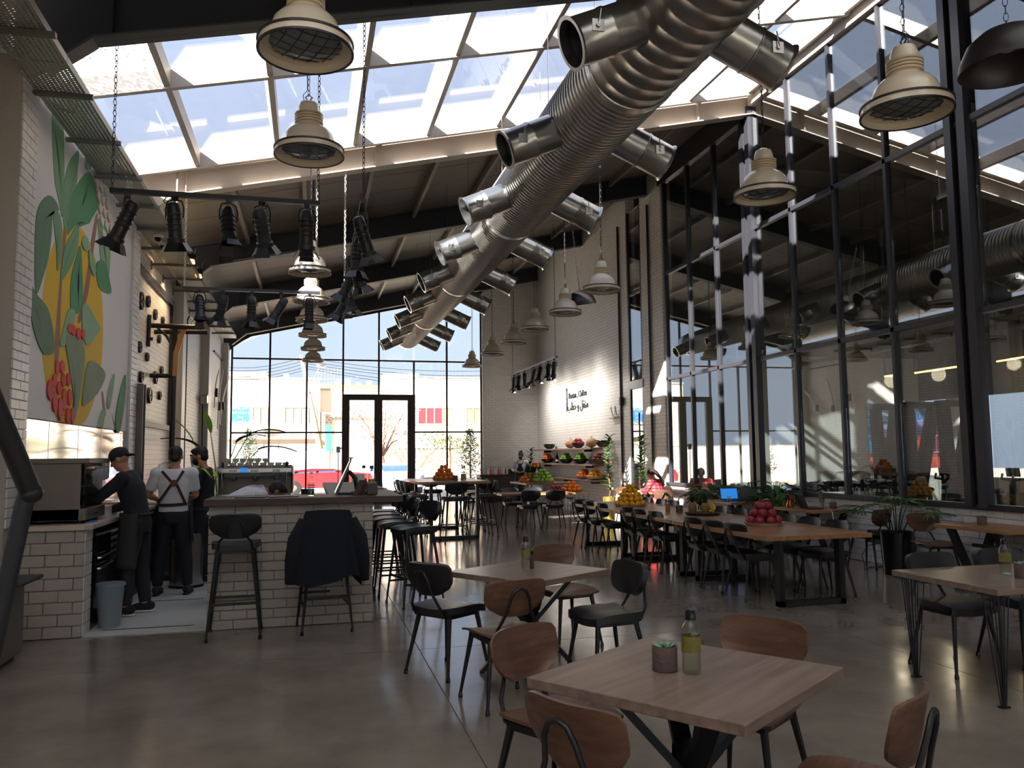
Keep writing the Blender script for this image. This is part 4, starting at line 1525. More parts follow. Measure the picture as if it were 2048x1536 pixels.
shape('sun_disc', [(144 + 62 * math.cos(a * PI / 12), 655 + 207 * math.sin(a * PI / 12)) for a in range(24)], m_sun)
for q in (([(128, 445), (134, 450), (124, 560), (118, 700), (112, 735), (108, 700), (119, 560)],),
          ([(190, 436), (195, 440), (184, 520), (178, 575), (168, 620), (160, 645), (155, 640), (165, 600), (176, 540)],),
          ([(104, 842), (109, 842), (108, 880), (103, 880)],), ([(114, 845), (121, 845), (118, 880), (111, 880)],), ([(124, 855), (127, 862), (126, 880), (117, 880)],),
          ([(203, 786), (206, 788), (211, 828), (207, 828)],), ([(224, 830), (226, 840), (233, 884), (229, 884)],)):
    shape('stem', q[0], m_brown)
LV = [
    ([(104, 220), (122, 223), (127, 270), (128, 364), (124, 434), (117, 399), (108, 352)], 1),
    ([(157, 303), (155, 341), (152, 369), (141, 411), (131, 460), (125.6, 434), (127, 378), (134, 336), (145.5, 310)], 1),
    ([(178, 344), (186.5, 359), (192, 387), (199, 406), (183, 437), (175, 448), (157, 444), (141, 462), (134, 465), (141, 399), (152, 373), (166, 352)], 4),
    ([(96, 391), (110, 401), (117, 420), (108, 420), (104, 434), (102, 470), (96, 514), (85, 555), (73, 588), (69, 560), (69, 490), (71, 440), (79, 408)], 0),
    ([(110, 419), (120, 434), (123, 465), (120, 516), (114, 542), (112, 493), (106, 439)], 1),
    ([(156, 448), (155, 488), (143, 528), (124, 560), (120, 556), (127, 502), (141, 470)], 1),
    ([(160, 492), (164, 560), (164, 600), (156, 626), (147, 624), (140, 618), (141, 560), (150, 520)], 4),
    ([(196, 437), (213, 458), (220, 481), (218, 540), (213, 556), (201, 520), (198, 481)], 2),
    ([(192, 528), (204, 521), (213, 537), (218, 560), (221, 586), (203, 581), (194, 564)], 4),
    ([(49, 569), (63, 573), (74, 593), (94, 617), (105, 666), (105, 704), (94, 709), (83, 704), (68, 666), (48, 606)], 0),
    ([(149, 624), (136, 620), (126, 655), (119, 688), (128, 691), (142, 660)], 2),
    ([(164, 610), (175, 612), (188, 635), (199, 657), (190, 672), (183, 684), (170, 688), (163, 650)], 2),
    ([(132, 668), (145, 671), (163, 684), (168, 715), (163, 759), (154, 815), (143, 868), (147, 804), (136, 726), (130, 688)], 3),
    ([(176, 724), (194, 728), (209, 750), (194, 786), (169, 809), (163, 804), (168, 759)], 3),
    ([(227, 747), (226, 770), (218, 816), (213, 810), (216, 781)], 2),
    ([(250, 750), (248, 804), (238, 884), (230, 880), (231, 826), (240, 781)], 4),
    ([(203, 821), (208, 826), (203, 870), (200, 888), (193, 886), (195, 848)], 2),
    ([(169, 312), (176, 316), (181, 330), (178, 340), (170, 335)], 2),
    ([(166, 472), (174, 478), (176, 498), (168, 500), (162, 486)], 2),
    ([(176, 500), (184, 512), (190, 540), (186, 552), (178, 530)], 2)]
for q, k in LV:
    shape('leaf', q, mg[k])
    cx = sum(p[0] for p in q) / len(q)
    y0, y1 = min(p[1] for p in q), max(p[1] for p in q)
    if y1 - y0 > 90:
        xt = [p[0] for p in q if p[1] == y0][0]
        xe = [p[0] for p in q if p[1] == y1][0]
        shape('leaf_vein', [(xt, y0 + 12), (cx + 0.7, (y0 + y1) / 2), (xe, y1 - 10), (cx - 0.7, (y0 + y1) / 2)], mg[0] if k else mg[3])
BR = [(375, 800, 18, 75), (420, 785, 20, 60), (350, 905, 20, 60), (430, 905, 20, 60), (475, 900, 18, 60), (310, 990, 28, 95), (388, 975, 18, 60), (350, 1100, 22, 95), (435, 1080, 20, 100), (485, 1060, 18, 75), (398, 1170, 22, 105), (468, 1230, 18, 75), (508, 1225, 16, 72), (485, 435, 25, 40), (515, 455, 18, 50), (563, 485, 20, 55), (603, 490, 16, 42)]
for x, y, a, b in BR:
    c, sc = (30 + x * 0.2214, 560 + y * 0.2214), 0.2214
    shape('berry', [(c[0] + a * sc * math.cos(k * PI / 4), c[1] + b * sc * math.sin(k * PI / 4)) for k in range(8)], m_red)
for k in range(16):
    x, y = 186 + (k % 3) * 8 + k * 1.1, 330 + k * 8.5
    shape('petal', [(x, y), (x + 5, y + 8), (x + 3, y + 22), (x - 1, y + 10)], m_petal)
sp = thing('splashback', 'mirror-polished splashback strip under the mural', 'splashback')
MB().span((XL, 8.49, 1.02), (XM - 0.01, 12.9, 1.99)).build('sheet', M['mirror'], sp)
for k in range(4):
    MB().span((XM - 0.011, 9.3 + 1.1 * k, 1.02), (XM - 0.007, 9.31 + 1.1 * k, 1.99)).build('seam', M['inox'], sp)

# ---------------------------------------------------------------- second bay: steel frame, plates, pull-up rack
XW = XL + 0.03
fr = thing('steel_wall_frame', 'dark steel frame around the gym plates on the left wall', 'frame')
fa, fb, fcn, fd = pX(279, 536, XW), pX(345, 608, XW), pX(334, 856, XW), pX(272, 843, XW)
y0, y1, z0, z1 = 13.5, fb.y, fcn.z, fb.z
MB().span((XL, y0, z1 - 0.06), (XW + 0.03, y1, z1 + 0.06)).build('top_rail', M['rim'], fr)
MB().span((XL, y1 - 0.07, z0), (XW + 0.03, y1 + 0.07, z1 + 0.06)).build('side_rail', M['rim'], fr)
MB().span((XL, y0, z0 - 0.05), (XW + 0.03, y1, z0 + 0.05)).build('bottom_rail', M['bracket'], fr)
ic = MB()
ic.span((XL, 13.42, 1.03), (XL + 0.3, 13.44, 2.75)).span((XL, 13.62, 1.03), (XL + 0.3, 13.64, 2.75)).span((XL + 0.14, 13.44, 1.03), (XL + 0.16, 13.62, 2.75))
tag(ic.build('steel_stanchion', M['bracket']), 'rusty I-section steel post between the mural and the gym plates', 'post')
PL = [(283, 602, 18), (297, 603, 12), (311, 629, 11), (326, 641, 8), (319, 678, 9), (280, 694, 12), (295, 714, 9), (283, 754, 12), (312, 755, 13), (324, 741, 9), (300, 791, 16), (320, 791, 9)]
for i, (x, y, r) in enumerate(PL):
    c = pX(x, y, XW)
    dep = (c - CAM).dot(_fw)
    rm = r * dep / FPX
    mb = MB()
    pr = [(rm * 0.16, -0.022), (rm * 0.22, -0.022), (rm * 0.24, -0.012), (rm * 0.72, -0.012), (rm * 0.76, -0.026), (rm * 0.96, -0.026), (rm, -0.018), (rm, 0.018), (rm * 0.96, 0.026), (rm * 0.76, 0.026), (rm * 0.72, 0.012), (rm * 0.24, 0.012), (rm * 0.22, 0.022), (rm * 0.16, 0.022)]
    mb.lathe(pr, 24, axis='x', closed=True)
    o = mb.build('weight_plate', M['rim'], None, SM, loc=(XL + 0.026, c.y, c.z))
    for k in range(3):
        a = k * 2 * PI / 3 + i
        MB().lathe([(rm * 0.1, -0.004), (rm * 0.1, 0.004)], 10, (0.016, rm * 0.48 * math.cos(a), rm * 0.48 * math.sin(a)), axis='x').build('grip_hole', M['white'], o)
    tag(o, 'dark weight plate, %s in the frame on the left wall' % ('large top left', 'small top second', 'upper third', 'upper fourth near the frame', 'middle right', 'middle left', 'middle centre', 'lower left', 'lower centre behind the hook', 'lower right', 'big bottom centre', 'small bottom right')[i], 'weight plate', 'weight plates on the wall')
rk = thing('pull_up_rack', 'dark steel pull-up rack standing out from the left wall', 'rack')
p1, p2 = pY(302, 651, 15.4), pY(407, 655, 15.4)
q1, q2 = pY(288, 663, 15.9), pY(416, 664, 15.9)
MB().tube([V3((XL, p1.y, p1.z)), p2], 0.045, 12).build('beam', M['rim'], rk)
MB().tube([V3((XL, q1.y, q1.z)), q2], 0.045, 12).build('beam', M['rim'], rk)
v1, v2 = pY(350, 655, 15.6), pY(346, 830, 15.6)
MB().tube([v1, V3((v1.x, v1.y, 1.0))], 0.05, 12).build('upright', M['rim'], rk)
h1, h2 = pY(297, 751, 15.6), pY(352, 752, 15.6)
MB().tube([V3((XL, h1.y, h1.z)), h2], 0.04, 10).build('hook_arm', M['rim'], rk)
MB().tube([pY(315, 655, 15.6), pY(333, 672, 15.6), pY(344, 690, 15.6)], 0.025, 8).build('brace', M['rim'], rk)
MB().bar(pY(368, 655, 15.5), pY(352, 708, 15.5), 0.04, 0.09).bar(pY(352, 708, 15.5), pY(350, 752, 15.5), 0.04, 0.09).build('timber_brace', M['pine'], rk)
b1, b2 = pY(299, 630, 15.2), pY(296, 693, 15.2)
MB().tube([b1, b2], 0.035, 8).tube([pY(286, 677, 15.2), pY(306, 678, 15.2)], 0.03, 8).build('cross_pipe', M['rim'], rk)

# third bay: curved white skis
for i, (x0, y0_, x1, y1_) in enumerate(((429, 736, 427, 815), (437, 738, 433, 858), (448, 752, 437, 850))):
    a, b = pX(x0, y0_, XL + 0.08), pX(x1, y1_, XL + 0.08)
    mb = MB()
    pts = []
    for k in range(9):
        f = k / 8
        pts.append(b.lerp(a, f) + V3((0.1 * f ** 3 + 0.03, 0.35 * (f ** 4) * (1 if i == 2 else 0.4), 0)))
    mb.tube(pts, [(0.02, 0.06)] * 7 + [(0.018, 0.05), (0.012, 0.02)], 8, side=(1, 0, 0))
    o = mb.build('curved_ski', M['ceramic'], None, SM)
    mid = pts[3]
    MB().box(mid + V3((0.04, 0, 0)), (0.06, 0.12, 0.25), bev=0.01).build('binding', M['strap'], o)
    tag(o, 'curved pale ski on the left wall, %s of the three' % ('leftmost', 'middle', 'rightmost')[i], 'ski', 'skis on the left wall')
f3 = thing('wall_rail', 'thin dark rail on the last bay of the left wall', 'rail')
a, b, c = pX(428, 702, XL + 0.02), pX(449, 722, XL + 0.02), pX(446, 866, XL + 0.02)
MB().bar(a, V3((a.x, b.y, a.z)), 0.05).bar(V3((a.x, b.y, a.z)), V3((a.x, b.y, c.z)), 0.05).build('bar', M['rim'], f3)

# ---------------------------------------------------------------- left foreground: railing, trolley
hr = thing('handrail', 'black bent steel handrail cut off by the left edge', 'railing')
def P2(x, y, d):
    return CAM + ray(x, y) * d
MB().tube([P2(-60, 680, 1.9), P2(-20, 790, 1.95), P2(62, 985, 2.05)], 0.026, 12).build('rail', M['black'], hr, SM)
pb = P2(62, 985, 2.05)
MB().tube([pb + V3((0, 0, 0.02)), P2(48, 1010, 2.05), P2(-12, 1290, 2.06), P2(-120, 1700, 2.1)], 0.022, 12).build('post', M['steel'], hr, SM)
MB().ball(pb, 0.029, 2).build('elbow', M['black'], hr, SM)
dk = MB().prism([(-1.95, 1.9, 0.0), (-1.12, 2.55, 0.0), (-0.83, 2.05, 0.0), (-1.6, 1.3, 0.0)], (0, 0, 0.05))
tag(dk.build('black_slab', M['black']), 'dark flat slab at the lower left edge', 'stair')  # low flat slab in plain black
cb = thing('wooden_cabinet', 'wooden cabinet edge with a grey sheet at the lower left, before the brick counter', 'cabinet', (0, 0, 0))
MB().span((-2.75, 7.0, 0.05), (-2.28, 7.55, 0.62)).build('body', M['pine'], cb)
MB().span((-2.28, 7.0, 0.05), (-2.255, 7.55, 0.6)).build('door', M['inoxm'], cb)
MB().span((-2.7, 7.02, 0.0), (-2.3, 7.5, 0.05)).build('plinth', M['black'], cb)
tr = MB().span((-2.72, 6.98, 0.64), (-2.1, 7.5, 0.67), bev=0.01)
tr.span((-2.72, 6.98, 0.62), (-2.3, 7.5, 0.645))
tag(tr.build('grey_tray', M['steel']), 'grey tray lying on the wooden cabinet by the handrail', 'tray')

# ---------------------------------------------------------------- kitchen things
ov = thing('display_oven', 'brushed metal display oven with a glass side on the left counter', 'oven', (0, 0, 1.0))
def ovs(a, b, n, m, bev=0.0):
    return MB().span((a[0], a[1], a[2]), (b[0], b[1], b[2]), bev).build(n, m, ov)
ovs((-2.585, 8.42, 0.03), (-2.08, 8.45, 0.6), 'side_panel', M['inoxm'], 0.006)
ovs((-2.585, 9.15, 0.03), (-2.06, 9.18, 0.6), 'side_panel', M['inoxm'])
ovs((-2.585, 8.45, 0.03), (-2.55, 9.15, 0.6), 'back_panel', M['inoxm'])
ovs((-2.585, 8.42, 0.03), (-2.03, 9.18, 0.14), 'control_box', M['inoxm'], 0.006)
ovs((-2.59, 8.40, 0.56), (-2.0, 9.2, 0.61), 'top', M['inoxm'], 0.008)
ovs((-2.06, 8.46, 0.15), (-2.05, 9.14, 0.56), 'door_glass', M['clear'])
ovs((-2.54, 8.46, 0.34), (-2.08, 9.14, 0.355), 'rack', M['inox'])
for y in (8.55, 8.75):
    MB().lathe([(0.02, 0), (0.016, 0.03)], 10, (-2.03, y, 0.085), axis='x').build('knob', M['black'], ov)
MB().tube([(-2.05, 8.5, 0.52), (-1.99, 8.5, 0.52), (-1.99, 9.1, 0.52), (-2.05, 9.1, 0.52)], 0.012, 8).build('handle', M['inox'], ov)
for x in (-2.54, -2.1):
    for y in (8.5, 9.1):
        MB().lathe([(0.02, 0.0), (0.02, 0.04)], 8, (x, y, 0)).build('foot', M['black'], ov)
tb = thing('plastic_tub', 'translucent plastic tub with a lid on the kitchen floor', 'bin', (-1.83, 8.6, 0.012))
MB().lathe([(0.001, 0), (0.095, 0), (0.125, 0.40), (0.118, 0.40), (0.09, 0.01)], 20).build('tub', M['plastic'], tb, SM)
MB().lathe([(0.001, 0.006), (0.09, 0.006), (0.1, 0.16), (0.001, 0.17)], 20).build('flour', M['white'], tb, SM)
MB().lathe([(0.001, 0.415), (0.13, 0.41), (0.135, 0.385), (0.125, 0.385), (0.12, 0.4)], 20).build('lid', M['plastic'], tb, SM)
bn = thing('steel_bin', 'round stainless bin on the kitchen floor behind the staff', 'bin', (-1.47, 10.98, 0.012))
MB().lathe([(0.001, 0.0), (0.2, 0.0), (0.2, 0.62), (0.19, 0.66), (0.001, 0.67)], 28).build('drum', M['inox'], bn, SM)
MB().lathe([(0.203, 0.0), (0.206, 0.0), (0.206, 0.03), (0.203, 0.03)], 28, closed=True).build('base_ring', M['black'], bn, SM)
jd = thing('juice_dispenser', 'white and clear drinks mixer standing on the left worktop by the splashback', 'machine', (-2.38, 10.45, 1.0))
MB().box((0, 0, 0.06), (0.36, 0.34, 0.12), bev=0.02).box((-0.06, 0, 0.24), (0.2, 0.3, 0.25), bev=0.02).build('body', M['ceramic'], jd)
for s in (-0.08, 0.08):
    MB().lathe([(0.06, 0.36), (0.085, 0.38), (0.09, 0.58), (0.001, 0.61)], 16, (0.0, s, 0)).build('bowl', M['plastic'], jd, SM)
    MB().lathe([(0.001, 0.2), (0.02, 0.2), (0.02, 0.24), (0.001, 0.24)], 10, (0.14, s, 0)).build('tap', M['black'], jd)
og = thing('juice_pan', 'shallow pan of orange juice on the left worktop', 'pan', (-2.18, 9.75, 1.0))
MB().box((0, 0, 0.06), (0.34, 0.24, 0.12), bev=0.01).build('pan', M['inox'], og)
MB().box((0, 0, 0.122), (0.3, 0.2, 0.012)).build('juice', M['orange'], og)
bx = MB().box((0, 0, 0.06), (0.2, 0.16, 0.12), bev=0.004)
tag(bx.build('paper_box', M['paper'], None, loc=(-2.12, 9.36, 1.0)), 'cream paper box on the left worktop before the man in black', 'box')
ph = MB().box((0, 0, 0.005), (0.08, 0.15, 0.01), bev=0.003)
tag(ph.build('phone', M['signblue'], None, loc=(-2.02, 8.62, 1.0)), 'blue phone lying at the front corner of the left worktop', 'phone')
dm = thing('pastry_dome', 'glass cake dome with pastries on a dark stand', 'cake stand', (-1.82, 11.72, 1.03))
MB().lathe([(0.001, 0.0), (0.1, 0.0), (0.03, 0.03), (0.03, 0.32), (0.18, 0.345), (0.18, 0.36), (0.001, 0.36)], 28).build('stand', M['dkwood'], dm, SM)
MB().lathe([(0.165, 0.36), (0.165, 0.42), (0.13, 0.49), (0.05, 0.525), (0.001, 0.53)], 28).build('dome', M['clear'], dm, SM)
MB().ball((0, 0, 0.545), 0.018, 1).build('knob', M['clear'], dm)
for k in range(7):
    a = k * 0.9
    MB().ball((0.085 * math.cos(a) * (k > 0), 0.085 * math.sin(a) * (k > 0), 0.385), (0.05, 0.03, 0.025), 1).build('pastry', M['potato'], dm, True)
gd = thing('coffee_grinder', 'coffee grinder with a clear bean hopper behind the staff', 'grinder', (-1.5, 12.0, 1.03))
MB().box((0, 0, 0.17), (0.16, 0.22, 0.34), bev=0.02).build('body', M['blackg'], gd)
MB().lathe([(0.05, 0.34), (0.09, 0.52), (0.095, 0.6), (0.001, 0.6)], 16).build('hopper', M['plastic'], gd, SM)
MB().lathe([(0.1, 0.6), (0.1, 0.62), (0.001, 0.62)], 16).build('lid', M['black'], gd, SM)
MB().bar((0.0, -0.11, 0.2), (0.0, -0.2, 0.18), 0.06, 0.03).build('spout', M['inox'], gd)
MB().box((-0.045, 0, 0.02), (0.1, 0.3, 0.04)).build('tray', M['inox'], gd)
em = thing('espresso_machine', 'wide chrome espresso machine with three groups and cups on top', 'coffee machine', (-0.72, 11.9, 1.03))
MB().box((0, 0.05, 0.04), (0.96, 0.5, 0.08), bev=0.01).build('drip_base', M['inox'], em)
MB().box((0, 0.14, 0.26), (0.98, 0.3, 0.4), bev=0.02).build('body', M['inoxm'], em)
MB().box((0, 0.02, 0.395), (1.0, 0.5, 0.09), bev=0.02).build('head_panel', M['inox'], em)
MB().box((0, 0.02, 0.335), (0.9, 0.44, 0.05)).build('group_panel', M['blackg'], em)
for s in (-0.495, 0.495):
    MB().prism([(s, -0.22, 0.08), (s, 0.3, 0.08), (s, 0.3, 0.45), (s, -0.24, 0.45), (s, -0.24, 0.33), (s, -0.05, 0.3), (s, -0.05, 0.12)], (0.015, 0, 0)).build('side_panel', M['cream'], em)
for k, x in enumerate((-0.28, 0.0, 0.28)):
    MB().lathe([(0.05, 0.3), (0.055, 0.34), (0.001, 0.34)], 14, (x, -0.12, 0)).lathe([(0.001, 0.255), (0.036, 0.26), (0.038, 0.3)], 14, (x, -0.12, 0)).build('group_head', M['inox'], em, SM)
    MB().tube([(x, -0.15, 0.275), (x, -0.32, 0.265)], 0.015, 8).build('portafilter', M['black'], em, SM)
    MB().box((x, -0.234, 0.385), (0.1, 0.01, 0.05), bev=0.004).build('badge', M['white'], em)
MB().box((-0.14, -0.235, 0.4), (0.1, 0.012, 0.06)).build('display', M['screenblue'], em)
for s in (-0.42, 0.42):
    MB().tube([(s, -0.2, 0.37), (s, -0.3, 0.36), (s * 0.98, -0.3, 0.16)], 0.008, 6).build('steam_wand', M['inox'], em, SM)
    MB().lathe([(0.001, 0), (0.02, 0.0), (0.02, 0.05), (0.012, 0.07), (0.001, 0.075)], 10, (s, -0.2, 0.44)).build('tap_knob', M['black'], em, SM)
cupm = MB().lathe([(0.001, 0), (0.026, 0), (0.042, 0.03), (0.045, 0.06), (0.041, 0.06), (0.036, 0.03), (0.001, 0.008)], 16).mesh('cup', M['white'], SM)
hm = MB().tube([(0.04, 0, 0.045), (0.062, 0, 0.045), (0.062, 0, 0.02), (0.038, 0, 0.018)], 0.005, 6).mesh('handle', M['white'], True)
n = 0
for r_ in range(2):
    for k in range(9 - r_ * 3):
        o = inst('coffee_cup', cupm, None, (-1.12 + 0.1 * k + 0.03 * r_, 11.83 + 0.1 * (k % 2), 1.47 + r_ * 0.06))
        inst('handle', hm, o)
        tag(o, 'white cup in the rows on top of the espresso machine', 'cup', 'cups on the espresso machine')
# ---------------------------------------------------------------- things on the tables
def bottle_parts():
    b = thing('water_bottle', 'x', 'bottle')
    pr = [(0.001, 0.0), (0.034, 0.0), (0.037, 0.006)]
    for k in range(8):
        pr.append((0.037 - 0.0008 * (k % 2), 0.015 + 0.018 * k))
    pr += [(0.037, 0.165), (0.030, 0.185), (0.018, 0.2), (0.017, 0.21), (0.001, 0.21)]
    MB().lathe(pr, 20).build('glass', M['clear'], b, SM)
    MB().lathe([(0.001, 0.006), (0.032, 0.006), (0.034, 0.02), (0.034, 0.12), (0.001, 0.121)], 16).build('water', M['water'], b, SM)
    MB().lathe([(0.0378, 0.085), (0.0385, 0.085), (0.0385, 0.145), (0.0378, 0.145)], 24, closed=True).build('label', M['label'], b, SM)
    MB().lathe([(0.001, 0.205), (0.021, 0.205), (0.0215, 0.228), (0.017, 0.243), (0.001, 0.249)], 16).build('cap', M['blackg'], b, SM)
    return b


def pot_parts():
    b = thing('succulent_pot', 'x', 'plant')
    MB().lathe([(0.001, 0), (0.047, 0), (0.05, 0.005), (0.05, 0.095), (0.044, 0.095), (0.043, 0.08), (0.001, 0.08)], 20).build('pot', M['stone'], b, SM)
    for k in range(9):
        a = k * 2.4
        l = 0.055 if k < 5 else 0.035
        up = 0.35 if k < 5 else 0.9
        p0 = V3((0, 0, 0.085))
        d = V3((math.cos(a), math.sin(a), up)).normalized()
        MB().tube([p0, p0 + d * l * 0.5, p0 + d * l * 0.85, p0 + d * l], [(0.004, 0.006), (0.006, 0.015), (0.004, 0.011), (0.001, 0.002)], 6, side=(0, 0, 1)).build('leaf', M['succ'], b, True)
    return b


bt, sp_ = bottle_parts(), pot_parts()
for q in (bt, sp_):
    KIDS[q.name] = [(c, list(c.children)) for c in q.children]
_u2 = set()


def place(src, loc, label, group=None, rz=0.0, scale=None):
    if src.name not in _u2:
        _u2.add(src.name)
        src.location = loc
        src.rotation_euler.z = rz
        if scale:
            src.scale = (scale,) * 3
        return tag(src, label, None, group)
    return dup(src, loc, rz, label, group, scale)


BG, SG2 = 'ribbed water bottles with black caps', 'small stone pots with succulents'
place(bt, pZ(1384, 1346, 0.741), 'ribbed water bottle with a black cap on the nearest table', BG)
place(bt, pZ(1052, 1138, 0.741), 'water bottle with a dark label on the second square table', BG)
place(bt, pZ(2012, 1148, 0.741), 'water bottle on the rod-legged table at the right edge', BG)
place(bt, V3((7.62, 11.05, 0.741)), 'water bottle beside the black open laptop', BG)
place(bt, V3((4.78, 18.0, 0.741)), 'water bottle on the hairpin table', BG)
place(sp_, pZ(1330, 1340, 0.741), 'succulent in a stone pot on the nearest table', SG2)
place(sp_, pZ(2046, 1156, 0.741), 'succulent pot cut by the right edge on the rod-legged table', SG2)
place(sp_, V3((7.52, 7.88, 0.741)), 'succulent pot on the oak wall table right of the palm', SG2)
place(sp_, V3((7.66, 10.83, 0.741)), 'succulent pot beside the black open laptop', SG2)
place(sp_, V3((5.22, 10.98, 0.7435)), 'succulent pot beside the amber bottle on the communal tables', SG2)
place(sp_, V3((2.82, 16.05, 1.101)), 'grey pot in front of the oranges on the tall table', SG2)
vl = thing('spice_vial', 'slim dark vial next to the bottle on the second square table', 'bottle', pZ(1064, 1137, 0.741))
MB().lathe([(0.001, 0), (0.016, 0), (0.016, 0.09), (0.008, 0.105), (0.001, 0.105)], 14).build('glass', M['dkceramic'], vl, SM)
MB().lathe([(0.001, 0.105), (0.01, 0.105), (0.01, 0.13), (0.001, 0.132)], 12).build('cap', M['blackg'], vl, SM)


def amber(loc, label, s=1.0):
    t = thing('amber_bottle', label, 'bottle', loc, 0, 'amber liquid bottles')
    MB().lathe([(0.001, 0), (0.036 * s, 0), (0.036 * s, 0.17 * s), (0.016 * s, 0.2 * s), (0.016 * s, 0.23 * s), (0.001, 0.23 * s)], 16).build('glass', M['clear'], t, SM)
    MB().lathe([(0.001, 0.004), (0.032 * s, 0.004), (0.032 * s, 0.13 * s), (0.001, 0.131 * s)], 14).build('liquid', M['oil'], t, SM)
    MB().lathe([(0.001, 0.23 * s), (0.018 * s, 0.23 * s), (0.018 * s, 0.26 * s), (0.001, 0.262 * s)], 12).build('cap', M['black'], t, SM)
    return t


amber(V3((5.10, 11.12, 0.7435)), 'amber bottle on the communal tables before the reading woman')
amber(V3((3.0, 16.25, 1.101)), 'amber bottle right of the oranges on the tall table')
amber(V3((3.08, 16.45, 1.101)), 'amber bottle behind the other one by the oranges')

# platters of fruit
FR = {}


def fruit_mesh(kind):
    if kind in FR:
        return FR[kind]
    mb = MB()
    if kind == 'pomegranate':
        mb.ball((0, 0, 0), (1, 1, 0.92), 2)
        for k in range(6):
            a = k * PI / 3
            mb.tube([(0.12 * math.cos(a), 0.12 * math.sin(a), 0.82), (0.2 * math.cos(a), 0.2 * math.sin(a), 1.06), (0.27 * math.cos(a), 0.27 * math.sin(a), 1.2)], [0.1, 0.07, 0.01], 5)
        m = M['pome']
    elif kind == 'lemon':
        mb.ball((0, 0, 0), (1.12, 0.95, 0.92), 2)
        mb.ball((1.1, 0, 0), 0.16, 1)
        m = M['lemon']
    elif kind in ('green_apple', 'red_apple'):
        mb.lathe([(0.001, -0.82), (0.3, -0.92), (0.8, -0.6), (1.0, 0.1), (0.75, 0.75), (0.3, 0.9), (0.06, 0.7)], 12)
        mb.tube([(0, 0, 0.7), (0.06, 0, 1.15)], 0.05, 5)
        m = M['apple'] if kind == 'green_apple' else M['redapple']
    else:
        mb.ball((0, 0, 0), (1, 1, 0.95), 2)
        mb.ball((0, 0, 0.93), 0.1, 1)
        m = M['orange']
    FR[kind] = mb.mesh(kind, m, True)
    return FR[kind]


def pile(kind, loc, rad, fr, layers, label, group, scale_z=1.0):
    me = fruit_mesh(kind)
    z = loc[2] + fr * 0.95
    n_tot = 0
    for L in range(layers):
        rr = rad * (1 - L / (layers + 0.25))
        if rr < fr * 1.1:
            pos = [(0, 0)] if L else [(0, 0)]
        else:
            n = max(3, int(2 * PI * (rr - fr * 0.2) / (fr * 2.05)))
            pos = [((rr - fr * 0.2) * math.cos(2 * PI * k / n + L), (rr - fr * 0.2) * math.sin(2 * PI * k / n + L)) for k in range(n)]
            if rr > fr * 3.2:
                r2 = rr - fr * 2.2
                n2 = max(1, int(2 * PI * r2 / (fr * 2.05)))
                pos += [(r2 * math.cos(2 * PI * k / n2 + L), r2 * math.sin(2 * PI * k / n2 + L)) for k in range(n2)]
        for (x, y) in pos:
            o = inst(kind, me, None, (loc[0] + x, loc[1] + y, z), (RND.uniform(-.5, .5), RND.uniform(-.5, .5), RND.uniform(0, 6)), fr * RND.uniform(0.94, 1.04))
            tag(o, label, 'fruit', group)
            n_tot += 1
        z += fr * 1.45
    return n_tot


def platter(loc, r, label, m='ceramic', deep=0.035):
    t = MB().lathe([(0.001, 0.0), (r * 0.86, 0.0), (r, deep), (r * 0.985, deep), (r * 0.85, 0.01), (0.001, 0.01)], 36)
    return tag(t.build('platter', M[m], None, SM, loc=loc), label, 'platter')


c = V3((5.22, 8.72, 0.7435))
platter(c, 0.235, 'pale round platter under the pomegranates')
pile('pomegranate', (c.x, c.y, c.z + 0.01), 0.175, 0.056, 3, 'red pomegranate in the pile on the near communal table', 'pomegranates on the near communal table')
c = V3((5.1, 12.55, 0.7435))
platter(c, 0.27, 'pale round platter under the yellow citrus')
pile('lemon', (c.x, c.y, c.z + 0.01), 0.22, 0.046, 5, 'yellow citrus fruit in the pile on the far communal table', 'citrus on the far communal table')
c = V3((2.68, 16.55, 1.101))
platter(c, 0.25, 'pale round platter under the oranges on the tall table')
pile('orange', (c.x, c.y, c.z + 0.01), 0.2, 0.048, 4, 'orange in the heap on the tall table', 'oranges on the tall table')
c = V3((5.3, 10.42, 0.7435))
platter(c, 0.25, 'dark oval tray under the pineapples and bananas', 'dkwood', 0.03)


def pineapple(loc, label, s=1.0, tagged=True):
    t = thing('pineapple', label, 'fruit', loc, RND.uniform(0, 6), 'pineapples')
    mb = MB()
    pr = []
    for k in range(15):
        f = k / 14
        r = 0.06 * s * math.sin(PI * (0.16 + 0.7 * f)) ** 0.6
        pr.append((r * (1.0 if k % 2 else 0.94), f * 0.16 * s))
    mb.lathe([(0.001, 0)] + pr + [(0.001, 0.16 * s)], 18).build('body', M['pine_skin'], t, SM)
    for k in range(26):
        a = k * 2.4
        tl = k / 26
        l = (0.09 + 0.06 * tl) * s
        out = (0.075 * (1 - tl) + 0.012) * s
        z0 = (0.15 + 0.035 * tl) * s
        d = V3((math.cos(a), math.sin(a), 0))
        MB().tube([d * 0.012 * s + V3((0, 0, z0)), d * (out * 0.6) + V3((0, 0, z0 + l * 0.6)), d * out + V3((0, 0, z0 + l))], [(0.004 * s, 0.013 * s), (0.003 * s, 0.009 * s), (0.0005, 0.001)], 5, side=tuple(d)).build('leaf', M['leafd'], t, True)
    return t


